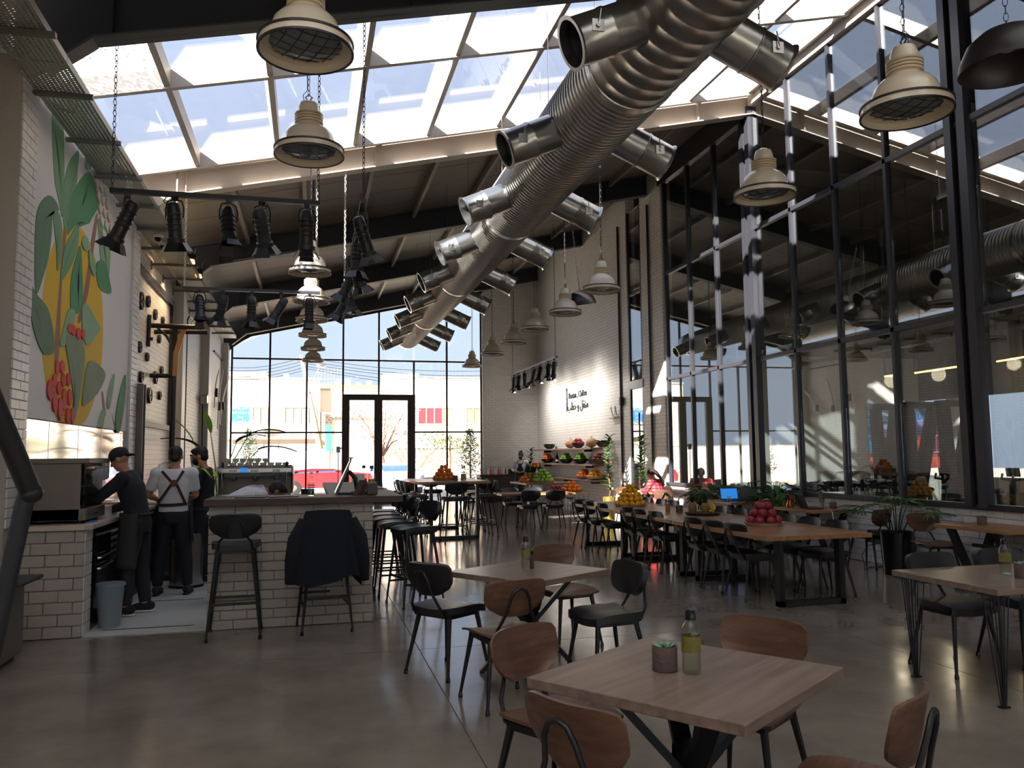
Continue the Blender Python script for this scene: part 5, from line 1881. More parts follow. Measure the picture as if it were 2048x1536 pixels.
pineapple(V3((5.19, 10.5, 0.7535)), 'pineapple on the dark tray, the left one')
pineapple(V3((5.29, 10.32, 0.7535)), 'pineapple on the dark tray, beside the bananas')
for k in range(7):
    a = 0.5 + 0.28 * (k % 4)
    z = 0.775 + 0.035 * (k // 4)
    c0 = V3((5.40, 10.42 + 0.02 * (k % 4), z))
    pts = [c0 + V3((0.0 + 0.09 * math.sin(t) * 0.6, -0.1 * math.cos(t) * (1 + 0.1 * k), 0.055 * math.sin(t) + 0.012 * (k % 4))) for t in [PI * q / 6 for q in range(7)]]
    o = MB().tube(pts, [0.007, 0.015, 0.018, 0.018, 0.017, 0.012, 0.005], 8).build('banana', M['banana'], None, True)
    tag(o, 'yellow banana in the bunch beside the pineapples', 'fruit', 'bananas on the dark tray')

# laptops, bag, copper pot, glass
def laptop(loc, rz, label, screen, open_deg=108):
    t = thing('laptop', label, 'laptop', loc, rz)
    MB().box((0, 0, 0.009), (0.33, 0.23, 0.016), bev=0.004).build('base', M['steel'], t)
    MB().box((0, 0.02, 0.0175), (0.28, 0.11, 0.002)).build('keyboard', M['black'], t)
    a = math.radians(open_deg - 90)
    mb = MB().box((0, 0, 0.11), (0.33, 0.008, 0.22), bev=0.003)
    bmesh.ops.rotate(mb.bm, verts=mb.bm.verts, cent=(0, 0, 0), matrix=Matrix.Rotation(-a, 3, 'X'))
    bmesh.ops.translate(mb.bm, verts=mb.bm.verts, vec=(0, 0.115, 0.014))
    lid = mb.build('lid', M['black'], t)
    mb = MB().box((0, -0.0052, 0.113), (0.3, 0.002, 0.185))
    bmesh.ops.rotate(mb.bm, verts=mb.bm.verts, cent=(0, 0, 0), matrix=Matrix.Rotation(-a, 3, 'X'))
    bmesh.ops.translate(mb.bm, verts=mb.bm.verts, vec=(0, 0.115, 0.014))
    mb.build('screen', M[screen], lid)
    return t


laptop((7.3, 13.22, 0.741), math.radians(-12), 'laptop with a blue screen next to the grey bag', 'screenblue')
laptop((7.38, 10.95, 0.741), math.radians(78), 'black laptop open beside the copper pot', 'inoxm', 112)
bg = thing('grey_bag', 'slouchy grey-green bag beside the blue-screen laptop', 'bag', (7.6, 13.15, 0.741), -0.3)
mb = MB()
mb.tube([(0, 0, 0.0), (0, 0, 0.05), (0, 0, 0.13), (0.01, 0, 0.2), (0.03, 0, 0.24), (0.03, 0, 0.25)], [(0.09, 0.17), (0.11, 0.19), (0.1, 0.18), (0.07, 0.15), (0.03, 0.11), (0.01, 0.08)], 20, side=(0, 1, 0))
for v in mb.bm.verts:
    v.co += V3((math.sin(v.co.y * 40) * 0.006, math.sin(v.co.z * 45) * 0.006, 0))
mb.build('sack', mat('bag_canvas', (78, 84, 76), 0.8, bump=0.3, bscale=25), bg, True)
for s in (-0.03, 0.03):
    MB().tube([(s + 0.03, -0.05, 0.23), (s + 0.03, -0.045, 0.3), (s + 0.03, 0, 0.33), (s + 0.03, 0.045, 0.3), (s + 0.03, 0.05, 0.23)], 0.008, 6).build('handle', M['black'], bg, True)
gl = thing('drinking_glass', 'clear tumbler in front of the blue-screen laptop', 'glass', (7.1, 12.95, 0.741))
MB().lathe([(0.001, 0), (0.03, 0), (0.037, 0.1), (0.034, 0.1), (0.028, 0.008), (0.001, 0.008)], 18).build('tumbler', M['clear'], gl, SM)
MB().lathe([(0.001, 0.009), (0.027, 0.009), (0.03, 0.035), (0.001, 0.036)], 14).build('drink', M['water'], gl, SM)
cp = thing('copper_pot', 'polished copper moka pot on the laptop wall table', 'pot', (7.22, 11.28, 0.741))
MB().lathe([(0.001, 0), (0.055, 0), (0.06, 0.03), (0.035, 0.1), (0.04, 0.13), (0.05, 0.19), (0.03, 0.205), (0.001, 0.21)], 18).build('body', M['copper'], cp, SM)
MB().ball((0, 0, 0.22), 0.013, 1).build('knob', M['black'], cp)
MB().tube([(0.045, 0, 0.17), (0.085, 0, 0.17), (0.085, 0, 0.09), (0.045, 0, 0.06)], 0.007, 6).build('handle', M['copper'], cp, True)
cbv = MB().tube([(7.55, 10.75, 0.745), (7.45, 10.6, 0.75), (7.38, 10.46, 0.72), (7.4, 10.45, 0.55), (7.5, 10.42, 0.42), (7.8, 10.4, 0.35), (7.84, 10.4, 0.35)], 0.006, 6)
tag(cbv.build('charger_cable', M['paper'], None, True), 'white charger cable trailing from the laptop table to the wall', 'cable')
cbv = MB().tube([(7.5, 9.6, 0.36), (7.3, 9.62, 0.33), (7.22, 9.63, 0.2), (7.27, 9.65, 0.08), (7.3, 9.7, 0.006), (7.5, 9.85, 0.006), (7.8, 9.9, 0.006)], 0.005, 6)
tag(cbv.build('black_cable', M['black'], None, True), 'black cable hanging down behind the plywood chair to the floor', 'cable')

# ---------------------------------------------------------------- things on the bar
def at_bar(px, py):
    return pZ(px, py, 1.211)


tp = thing('till_tablet', 'black tablet till on a slanted stand on the bar', 'till', (0.42, 8.66, 1.21))
MB().prism([(-0.16, -0.08, 0.02), (-0.13, -0.08, 0.0), (0.0, -0.08, 0.34), (-0.012, -0.08, 0.345)], (0, 0.22, 0)).build('tablet', M['blackg'], tp)
MB().tube([(-0.02, 0.03, 0.24), (0.05, 0.03, 0.16), (0.06, 0.03, 0.06), (0.12, 0.03, 0.02)], [0.02, 0.025, 0.02, 0.03], 8).build('stand', M['black'], tp)
MB().box((0.03, 0.03, 0.012), (0.3, 0.2, 0.024), bev=0.006).build('base', M['black'], tp)
MB().tube([(-0.006, 0.03, 0.33), (0.0, 0.03, 0.37)], 0.01, 6).box((0.0, 0.03, 0.375), (0.06, 0.05, 0.012)).build('camera_head', M['black'], tp)
wb_ = thing('plastic_bottle', 'clear plastic water bottle with a striped label on the bar', 'bottle', (0.02, 8.5, 1.21))
MB().lathe([(0.001, 0), (0.033, 0), (0.035, 0.01), (0.033, 0.05), (0.035, 0.1), (0.035, 0.15), (0.014, 0.2), (0.014, 0.22), (0.001, 0.22)], 18).build('bottle', M['clear'], wb_, SM)
MB().lathe([(0.001, 0.004), (0.03, 0.004), (0.03, 0.14), (0.001, 0.142)], 14).build('water', M['water'], wb_, SM)
for k in range(3):
    MB().lathe([(0.0355, 0.05 + 0.025 * k), (0.036, 0.05 + 0.025 * k), (0.036, 0.062 + 0.025 * k), (0.0355, 0.062 + 0.025 * k)], 18, closed=True).build('label_stripe', M['signblue'], wb_)
MB().lathe([(0.001, 0.218), (0.016, 0.218), (0.016, 0.235), (0.001, 0.236)], 12).build('cap', M['paper'], wb_)
for i, (x, y) in enumerate(((0.6, 9.4), (0.66, 9.05))):
    amber(V3((x, y, 1.211)), 'square amber bottle on the bar, the %s one' % ('farther', 'nearer')[i], 1.1)
bk2 = MB().box((0, 0, 0.06), (0.11, 0.11, 0.12), bev=0.008)
o = bk2.build('cutlery_box', M['dkceramic'], None, loc=(0.62, 8.42, 1.211))
tag(o, 'small dark box of napkins on the bar corner', 'box')
MB().box((0, 0, 0.122), (0.09, 0.09, 0.012)).build('napkins', M['succ'], o)
tn = thing('card_holder', 'dark angled card holder on the bar', 'holder', (0.5, 8.4, 1.211), 0.5)
MB().prism([(-0.05, -0.04, 0.0), (0.03, -0.04, 0.0), (0.06, -0.04, 0.14), (0.03, -0.04, 0.15)], (0, 0.1, 0)).build('body', M['dkwood'], tn)
mc = thing('menu_rack', 'pale menu rack standing on the bar behind the napkin box', 'rack', (0.52, 9.1, 1.211))
MB().box((0, 0, 0.1), (0.14, 0.06, 0.2), bev=0.004).build('menus', M['paper'], mc)
MB().box((0, 0, 0.01), (0.18, 0.1, 0.02)).build('tray', M['white'], mc)
for i, (x, y) in enumerate(((-0.55, 8.4), (-0.25, 8.4), (0.7, 9.9))):
    tag(MB().box((0, 0, 0.004), (0.2, 0.28, 0.008), rz=1.5 + i * 0.2).build('menu_board', M['black'], None, loc=(x, y, 1.211)), 'flat black menu board on the bar, %s' % ('leftmost', 'in front of the bending man', 'on the far corner')[i], 'menu', 'menu boards on the bar')
kn = thing('knock_box', 'grey steel knock box on the back counter right of the coffee machine', 'box', (-0.02, 11.7, 1.03))
MB().lathe([(0.001, 0), (0.085, 0), (0.09, 0.13), (0.082, 0.13), (0.08, 0.01)], 20).build('tub', M['steel'], kn, SM)
MB().tube([(-0.08, 0, 0.12), (0.08, 0, 0.12)], 0.012, 8).build('bar', M['black'], kn)

# jacket over the second stool
jk = thing('jacket', 'dark navy jacket draped over the back of the second bar stool', 'jacket', (0.17, 7.72, 0), math.radians(4))
def jf(u, v):
    a = 2 * PI * u
    z = 1.115 - 0.62 * v ** 1.05 - 0.05 * math.sin(a * 3 + 1) * v * v + (0.0 if v > 0.05 else 0)
    w = 0.2 + 0.115 * v ** 0.8 + 0.012 * math.sin(a * 7) * v
    d = 0.025 + 0.105 * v ** 0.7 + 0.014 * math.sin(a * 9 + 2) * v
    e = 0.7
    x = w * abs(math.cos(a)) ** e * (1 if math.cos(a) >= 0 else -1)
    y = d * abs(math.sin(a)) ** e * (1 if math.sin(a) >= 0 else -1)
    z -= 0.03 * (abs(x) / 0.3) ** 3
    return V3((x, y - 0.01, z))
mb = MB()
NU, NV = 48, 14
gr_ = [[mb.bm.verts.new(jf(i / NU, j / NV)) for i in range(NU)] for j in range(NV + 1)]
for j in range(NV):
    for i in range(NU):
        mb.bm.faces.new((gr_[j][i], gr_[j][(i + 1) % NU], gr_[j + 1][(i + 1) % NU], gr_[j + 1][i]))
mb.bm.faces.new(gr_[0])
mb.build('body', M['fabric'], jk, SM)
for s in (-1, 1):
    pts = [V3((s * 0.21, -0.02, 1.03)), V3((s * 0.285, -0.045, 0.86)), V3((s * 0.31, -0.05, 0.68)), V3((s * 0.315, -0.04, 0.47))]
    MB().tube(pts, [(0.05, 0.05), (0.07, 0.055), (0.068, 0.055), (0.06, 0.05)], 12).build('sleeve', M['fabric'], jk, True)

# ---------------------------------------------------------------- plants
def leaf_mesh(l, w, name='leaf', m='leaf', bend=0.25, seg=5):
    mb = MB()
    def fn(u, v):
        s = 2 * u - 1
        ww = w * (math.sin(PI * min(1, v * 0.97 + 0.03)) ** 0.75) * 0.5
        x = s * ww
        y = v * l
        z = -bend * l * v * v + 0.12 * w * s * s
        return (x, y, z), (0, 0.3, 1)
    mb.sheet(fn, 4, seg, 0.002)
    return mb.mesh(name, M[m], True)


def orient(d, roll=0.0):
    q = V3(d).to_track_quat('Y', 'Z').to_euler()
    return q


def rubber_plant(loc, h, label, pot_m, pot_h, nleaf=34, m='leaf', lsize=0.2, group=None, baubles=True):
    t = thing('rubber_plant', label, 'plant', loc, RND.uniform(0, 6), group)
    MB().lathe([(0.001, 0), (0.13, 0), (0.16, pot_h), (0.145, pot_h), (0.14, pot_h - 0.04), (0.001, pot_h - 0.04)], 24).build('pot', M[pot_m], t, SM)
    MB().lathe([(0.001, pot_h - 0.035), (0.14, pot_h - 0.038)], 12).build('soil', M['soil'], t)
    pts = [V3((0.03 * math.sin(k * 1.3), 0.03 * math.cos(k * 1.1), pot_h - 0.05 + (h - pot_h) * k / 6)) for k in range(7)]
    MB().tube(pts, [0.022 - 0.0025 * k for k in range(7)], 8).build('stem', M['bark'], t, True)
    lm = leaf_mesh(lsize, lsize * 0.5, 'leaf', m)
    for k in range(nleaf):
        f = (k + 0.5) / nleaf
        z = pot_h + 0.12 + (h - pot_h - 0.15) * f
        a = k * 2.4 + RND.uniform(-.3, .3)
        p = pts[min(6, int(f * 6))]
        d = V3((math.cos(a), math.sin(a), 0.35 + 0.7 * f))
        inst('leaf', lm, t, (p.x * 0.8, p.y * 0.8, z), orient(d), RND.uniform(0.8, 1.15) * (1 - 0.25 * f))
    if baubles:
        for k in range(6):
            a = k * 2.0
            MB().ball((0.09 * math.cos(a), 0.09 * math.sin(a), pot_h + 0.2 + k * (h - pot_h) / 7), 0.03, 1).build('bauble', M['red'] if k % 2 else M['white'], t, True)
    return t


rubber_plant((7.15, 18.95, 0), 2.05, 'tall rubber plant with baubles in a gold pot left of the glass door', 'brass', 0.55, 44, 'leaf', 0.24, 'rubber plants')
rubber_plant((7.6, 17.95, 0), 2.0, 'tall rubber plant with baubles in front of the brick bay behind the reading woman', 'brass', 0.5, 44, 'leaf', 0.24, 'rubber plants')
rubber_plant((7.15, 26.2, 0), 1.8, 'dark rubber plant behind the woman in the apron', 'dkceramic', 0.45, 36, 'leafd', 0.24, 'rubber plants', False)


def bushy(loc, label, r, h, n, lm, pot_r, pot_h, pot_m, stems=True):
    t = thing('potted_plant', label, 'plant', loc, RND.uniform(0, 6))
    MB().lathe([(0.001, 0), (pot_r * 0.85, 0), (pot_r, pot_h), (pot_r * 0.9, pot_h), (pot_r * 0.88, pot_h - 0.04), (0.001, pot_h - 0.04)], 22).build('pot', M[pot_m], t, SM)
    MB().lathe([(0.001, pot_h - 0.036), (pot_r * 0.87, pot_h - 0.038)], 12).build('soil', M['soil'], t)
    st = MB()
    for k in range(n):
        a = k * 2.4
        rr = r * (0.25 + 0.75 * ((k * 7) % n) / n)
        p = V3((rr * 0.62 * math.cos(a), rr * 0.62 * math.sin(a), pot_h + h * (0.45 + 0.5 * ((k * 5) % n) / n) * (1.15 - 0.45 * rr / r)))
        st.tube([(0, 0, pot_h - 0.04), p * 0.5 + V3((0, 0, pot_h * 0.3 + h * 0.12)), p], 0.005, 5)
        inst('leaf', lm, t, p, orient(V3((math.cos(a), math.sin(a), 0.25 + RND.uniform(-.3, .35)))), RND.uniform(0.75, 1.15))
    st.build('stems', M['leafl'], t)
    return t


lilm = leaf_mesh(0.3, 0.11, 'leaf', 'leaf', 0.45)
bushy((7.55, 14.6, 0), 'leafy peace lily between the wall and the blue-screen laptop', 0.42, 0.55, 46, lilm, 0.17, 0.5, 'white')
bushy((7.55, 12.15, 0), 'leafy peace lily behind the copper pot', 0.42, 0.62, 52, lilm, 0.17, 0.5, 'dkceramic')


def palm(loc, label, h, pot_r, pot_h, n, rad=0.62, pot_m='blackg', group=None):
    t = thing('potted_palm', label, 'plant', loc, RND.uniform(0, 6), group)
    MB().lathe([(0.001, 0), (pot_r * 0.86, 0), (pot_r, pot_h), (pot_r * 0.92, pot_h), (pot_r * 0.9, pot_h - 0.04), (0.001, pot_h - 0.04)], 28).build('pot', M[pot_m], t, SM)
    MB().lathe([(0.001, pot_h - 0.036), (pot_r * 0.89, pot_h - 0.038)], 14).build('soil', M['soil'], t)
    fl_ = leaf_mesh(0.36, 0.045, 'leaflet', 'leaf', 0.3)
    for k in range(n):
        a = k * 2.4 + 0.4
        lean = rad * (0.35 + 0.65 * ((k * 3) % n) / n)
        hh = h * (1.0 - 0.32 * lean / rad)
        base = V3((0.05 * math.cos(a), 0.05 * math.sin(a), pot_h - 0.05))
        tip = V3((lean * math.cos(a), lean * math.sin(a), hh))
        mid = base.lerp(tip, 0.55) + V3((0, 0, 0.12))
        fr_ = MB().tube([base, base.lerp(mid, 0.5) + V3((0, 0, 0.04)), mid, tip], [0.008, 0.007, 0.005, 0.003], 6).build('frond', M['leafd'], t, True)
        out = V3((math.cos(a), math.sin(a), 0))
        sd_ = V3((-math.sin(a), math.cos(a), 0))
        for q in range(11):
            f = (q - 5) / 5
            d = out * (1.15 - abs(f) * 0.9) + sd_ * f * 1.1 + V3((0, 0, 0.3 - 0.35 * abs(f)))
            inst('leaflet', fl_, fr_, tip - out * 0.04 * abs(f), orient(d), (0.9 - 0.25 * abs(f)) * RND.uniform(0.85, 1.1))
    return t


palm((7.45, 9.22, 0), 'potted fan palm in a black pot against the white brick', 1.12, 0.21, 0.55, 11, 0.58)

# banana-leaf plant behind the staff and by the far glass
bl = leaf_mesh(0.62, 0.2, 'leaf', 'leafd', 0.55, 7)
bl2 = leaf_mesh(0.5, 0.13, 'leaf', 'leafl', 0.25, 7)
t = thing('banana_plant', 'plant with long drooping dark leaves at the left end of the facade', 'plant', (-1.75, 17.2, 0))
MB().lathe([(0.001, 0), (0.2, 0), (0.24, 0.5), (0.22, 0.5), (0.21, 0.45), (0.001, 0.45)], 24).build('pot', M['dkceramic'], t, SM)
st = MB()
for k, (dx, dy, h, me) in enumerate(((0.55, 0.1, 2.05, bl), (0.3, 0.3, 1.9, bl), (-0.5, 0.0, 1.95, bl2), (-0.35, -0.2, 1.8, bl), (0.75, -0.1, 1.75, bl), (-0.2, 0.3, 2.1, bl2))):
    p = V3((dx, dy, h))
    st.tube([(0, 0, 0.45), V3((dx * 0.4, dy * 0.4, h * 0.7)), p], [0.02, 0.014, 0.008], 6)
    inst('leaf', me, t, p, orient(V3((dx, dy, 0.35 if me is bl else 1.0))), 1.1)
st.build('stalks', M['leafl'], t, True)
t = thing('leaf_spray', 'broad green leaves standing behind the man in white', 'plant', (-1.52, 11.68, 1.03))
MB().lathe([(0.001, 0), (0.05, 0), (0.06, 0.16), (0.05, 0.16), (0.001, 0.02)], 16).build('vase', M['dkceramic'], t, SM)
for k, (dx, dz) in enumerate(((0.25, 1.0), (0.45, 0.4), (0.1, 1.3))):
    inst('leaf', bl2, t, (0.03 * k, 0, 0.16), orient(V3((dx, -0.1, dz))), 0.75)

# ---------------------------------------------------------------- fruit wall
SHV = [((1087, 898), (1214, 896), 21.3, 27.2, 1.77), ((1087, 926), (1216, 926), 21.2, 27.2, 1.31), ((1130, 954), (1216, 955), 21.1, 24.7, 0.88), ((1087, 952), (1128, 953), 24.9, 27.2, 0.86)]
for i, (_, _, y0, y1, z) in enumerate(SHV):
    t = thing('wall_shelf', 'timber wall shelf with fruit bowls, ' + ('top one', 'second from the top', 'lowest on the door side', 'lowest on the corner side')[i], 'shelf', (7.68, (y0 + y1) / 2, z))
    MB().box((0.02, 0, -0.02), (0.36, y1 - y0, 0.05), bev=0.004).build('board', M['shelf'], t)
    for s in ((-0.35, 0.35) if y1 - y0 > 3 else (0.0,)):
        MB().box((0.08, s * (y1 - y0), -0.075), (0.24, 0.05, 0.07)).build('bracket', M['black'], t)


def bowl(y, z, r, label, m, x=7.67, deep=0.14):
    b = MB().lathe([(0.001, 0), (r * 0.45, 0), (r * 0.85, deep * 0.5), (r, deep), (r * 0.95, deep), (r * 0.78, deep * 0.5), (0.001, 0.02)], 24)
    return tag(b.build('fruit_bowl', M[m], None, SM, loc=(x, y, z)), label, 'bowl')


ZS = [z + 0.006 for (_, _, _, _, z) in SHV]
yz = lambda px, z: pX(px, 900, 7.67).y
o = bowl(yz(1099, 0), ZS[0], 0.2, 'dark bowl of leafy greens at the corner end of the top shelf', 'leafd')
lm2 = leaf_mesh(0.14, 0.06, 'leaf', 'leafd')
for k in range(14):
    a = k * 2.4
    inst('leaf', lm2, o, (0.06 * math.cos(a), 0.06 * math.sin(a), 0.1), orient(V3((math.cos(a), math.sin(a), 0.9))))
for i, px in enumerate((1141, 1183)):
    mb = MB().ball((0, 0, 0.14), (0.16, 0.19, 0.14), 3)
    mb.tube([(0, 0, 0.27), (0.01, 0.02, 0.31)], 0.02, 6)
    tag(mb.build('squash', M['potato'], None, True, loc=(7.67, yz(px, 0), ZS[0])), 'pale round squash on the top shelf, %s of the red fruit bowl' % ('left', 'right')[i], 'squash')
y = yz(1157, 0)
bowl(y, ZS[0], 0.19, 'dark bowl of red fruit on the top shelf', 'dkwood')
pile('pomegranate', (7.67, y, ZS[0] + 0.1), 0.14, 0.055, 2, 'red fruit in the top shelf bowl', 'red fruit on the top shelf')
o = bowl(yz(1206, 0), ZS[0], 0.2, 'dark bowl with a trailing plant at the door end of the top shelf', 'dkceramic')
for k in range(16):
    a = k * 2.4
    inst('leaf', lm2, o, (0.08 * math.cos(a), 0.08 * math.sin(a), 0.12), orient(V3((math.cos(a), math.sin(a), 0.7))), 1.2)
for px, kind, m, col in ((1095, 'orange', 'dkceramic', 'oranges'), (1132, 'green_apple', 'leafd', 'green apples'), (1161, 'green_apple', 'leafd', 'green apples'), (1198, 'red_apple', 'dkwood', 'red apples')):
    y = yz(px, 0)
    pos = {1095: 'at the corner end', 1132: 'left of centre', 1161: 'right of centre', 1198: 'at the door end'}[px]
    bowl(y, ZS[1], 0.22, 'bowl of %s %s of the second shelf' % (col, pos), m)
    pile(kind, (7.67, y, ZS[1] + 0.08), 0.17, 0.05, 3, '%s in the bowl %s of the second shelf' % (kind.replace('_', ' '), pos), '%s %s of the second shelf' % (col, pos))
t = thing('syrup_bottle', 'tall dark bottle between two bowls on the second shelf', 'bottle', (7.67, yz(1114, 0), ZS[1]))
MB().lathe([(0.001, 0), (0.05, 0), (0.05, 0.22), (0.02, 0.27), (0.02, 0.34), (0.001, 0.34)], 16).build('glass', M['blackg'], t, SM)
MB().lathe([(0.051, 0.06), (0.052, 0.06), (0.052, 0.12), (0.051, 0.12)], 16, closed=True).build('label', M['paper'], t)
for px, kind, col in ((1168, 'orange', 'oranges'), (1189, 'lemon', 'lemons')):
    y = yz(px, 0)
    bowl(y, ZS[2], 0.26, 'shallow bowl of %s on the lowest shelf' % col, 'ceramic', deep=0.08)
    pile(kind, (7.67, y, ZS[2] + 0.04), 0.2, 0.052, 3, '%s in the bowl on the lowest shelf' % kind, '%s on the lowest shelf' % col)

# produce stand in front of the shelves
ps = thing('produce_stand', 'two-tier timber produce stand on crossed wire legs', 'stand', (6.45, 22.4, 0))
MB().box((0, 0.5, 0.78), (1.2, 1.9, 0.05), bev=0.004).build('upper_board', M['shelf'], ps)
MB().box((0.35, -0.9, 0.55), (1.2, 1.0, 0.05), bev=0.004).build('lower_board', M['shelf'], ps)
mb = MB()
for sx in (-0.5, 0.5):
    for sy in (-0.3, 0.4, 1.3):
        for q in (-0.12, 0.0, 0.12):
            mb.tube([(sx + q, sy, 0.76), (sx - q, sy + 0.1, 0.008)], 0.007, 5)
for sx in (-0.15, 0.85):
    for sy in (-1.3, -0.5):
        for q in (-0.1, 0.1):
            mb.tube([(sx + q, sy, 0.53), (sx - q, sy + 0.1, 0.008)], 0.007, 5)
mb.build('wire_legs', M['black'], ps)
platter((6.45, 22.35, 0.806), 0.34, 'pale platter under the green apples on the produce stand', 'ceramic', 0.04)
pile('green_apple', (6.45, 22.35, 0.816), 0.27, 0.06, 4, 'green apple in the pyramid on the produce stand', 'green apples on the produce stand')
for i in range(5):
    pineapple(V3((6.2 + 0.17 * (i % 3), 23.0 + 0.17 * (i // 3), 0.806)), 'pineapple %s on the produce stand behind the green apples' % ('front left', 'front middle', 'front right', 'back left', 'back right')[i], 1.7)
pile('orange', (6.0, 22.7, 0.806), 0.12, 0.055, 2, 'orange at the left end of the produce stand', 'oranges at the left end of the produce stand')
platter((6.42, 23.05, 1.2), 0.14, 'dark dish carried on the pineapple crowns, with tangerines', 'dkwood', 0.03)
pile('orange', (6.42, 23.05, 1.21), 0.11, 0.05, 2, 'tangerine in the dish above the pineapples', 'tangerines above the pineapples')
pile('orange', (7.0, 21.45, 0.576), 0.26, 0.06, 3, 'orange on the lower tier of the produce stand', 'oranges on the lower tier')
pile('red_apple', (6.55, 21.5, 0.576), 0.2, 0.055, 2, 'red apple on the lower tier of the produce stand', 'red apples on the lower tier')

# dark sideboard with bottles
sb = thing('sideboard', 'dark wood sideboard against the end wall', 'sideboard', (6.55, 27.3, 0))
MB().box((-0.1, 0.3, 0.48), (1.6, 0.7, 0.84), bev=0.006).build('body', M['dkwood'], sb)
MB().box((-0.1, 0.3, 0.915), (1.66, 0.76, 0.03)).build('top', M['dkwood'], sb)
MB().box((-0.1, 0.3, 0.03), (1.5, 0.6, 0.06)).build('plinth', M['black'], sb)
for k in range(3):
    MB().box((-0.63 + 0.53 * k, -0.06, 0.48), (0.5, 0.02, 0.76), bev=0.003).build('door', M['dkwood'], sb)
for k in range(9):
    x = 5.95 + 0.09 * k
    t = thing('sauce_bottle', 'small bottle in the row on the dark sideboard', 'bottle', (x, 27.35 + 0.1 * (k % 2), 0.931), 0, 'bottles on the dark sideboard')
    m = (M['paper'], M['red'], M['clear'])[k % 3]
    MB().lathe([(0.001, 0), (0.032, 0), (0.034, 0.14), (0.012, 0.19), (0.012, 0.24), (0.001, 0.24)], 12).build('bottle', m, t, SM)
    MB().lathe([(0.001, 0.24), (0.015, 0.24), (0.015, 0.265), (0.001, 0.266)], 8).build('cap', M['black'], t, SM)
cr = thing('bottle_crate', 'dark crate of four bottles on the sideboard', 'crate', (6.85, 27.35, 0.931))
MB().box((0, 0, 0.09), (0.36, 0.2, 0.18), bev=0.004).build('crate', M['black'], cr)
for k in range(4):
    MB().lathe([(0.001, 0.18), (0.03, 0.18), (0.012, 0.24), (0.012, 0.3), (0.001, 0.3)], 10, (-0.12 + 0.08 * k, 0, 0)).build('bottle', M['plastic'], cr, SM)
tg = thing('wall_lightbox', 'small white emergency lamp bracket on the wall by the rain pipe', 'lamp', (XR - 0.08, 20.3, 2.55))
MB().box((0, 0, 0), (0.16, 0.5, 0.05), bev=0.01).build('plate', M['white'], tg)
MB().tube([(0.06, -0.15, 0.02), (0.0, -0.15, 0.25), (0.0, -0.15, 0.3)], 0.02, 8).tube([(0.06, 0.15, 0.02), (0.0, 0.15, 0.25), (0.0, 0.15, 0.3)], 0.02, 8).build('arms', M['white'], tg)

# wall sign
ws = thing('wall_sign', 'black raised restaurant name with a skewer emblem on the white brick wall', 'sign', (XR - 0.012, 23.5, 3.3))
def text_obj(txt, size, loc, rot, m, parent, ext=0.008, align='CENTER'):
    cu = bpy.data.curves.new('lettering', 'FONT')
    cu.body = txt
    cu.size = size
    cu.extrude = ext
    cu.align_x = align
    cu.materials.append(m)
    to = bpy.data.objects.new('text_source', cu)
    COL.objects.link(to)
    dg = bpy.context.evaluated_depsgraph_get()
    dg.update()
    me = bpy.data.meshes.new_from_object(to.evaluated_get(dg))
    bpy.data.objects.remove(to)
    bpy.data.curves.remove(cu)
    me.materials.clear()
    me.materials.append(m)
    o = bpy.data.objects.new('lettering', me)
    COL.objects.link(o)
    o.parent = parent
    o.location = loc
    o.rotation_euler = rot
    return o
RW = (PI / 2, 0, -PI / 2)
text_obj('Bostan , Chillan', 0.27, (0, -0.05, 0.02), RW, M['black'], ws)
text_obj('\ufee4\ufedf\ufea0\ufee3 \u0648 \ufea3\ufec4\ufe90'[::-1] if False else '\ufe90\ufec4\ufea3 \u0648 \ufede\ufed8\ufee8\ufee3', 0.36, (0, -0.05, -0.34), RW, M['black'], ws)
mb = MB()
mb.tube([(0, 1.0, 0.36), (0, 1.0, -0.36)], 0.016, 8)
for k in range(3):
    mb.tube([(0, 1.0, 0.26 - 0.17 * k), (0, 1.0, 0.19 - 0.17 * k), (0, 1.0, 0.12 - 0.17 * k)], [(0.012, 0.085), (0.014, 0.07), (0.01, 0.035)], 8, side=(1, 0, 0))
mb.tube([(0, 1.0, 0.37), (0, 1.0, 0.28)], [0.03, 0.03], 8)
mb.build('skewer_emblem', M['black'], ws)
# ---------------------------------------------------------------- people
def lerp(a, b, t):
    return V3(a).lerp(V3(b), t)


DEF = dict(hip=(0, 0, 0.93), waist=(0, 0, 1.06), chest=(0, 0, 1.29), neck=(0, 0, 1.46), head=(0, 0.03, 1.60), face=(0, 1, 0.0),
           SL=(-0.185, 0, 1.40), SR=(0.185, 0, 1.40), EL=(-0.24, -0.01, 1.12), ER=(0.24, -0.01, 1.12), WL=(-0.24, 0.1, 0.88), WR=(0.24, 0.1, 0.88),
           HL=(-0.09, 0, 0.92), HR=(0.09, 0, 0.92), KL=(-0.1, 0.02, 0.49), KR=(0.1, 0.02, 0.49), AL=(-0.11, 0, 0.09), AR=(0.11, 0, 0.09), TL=None, TR=None,
           FL=None, FR=None, side=(1, 0, 0))


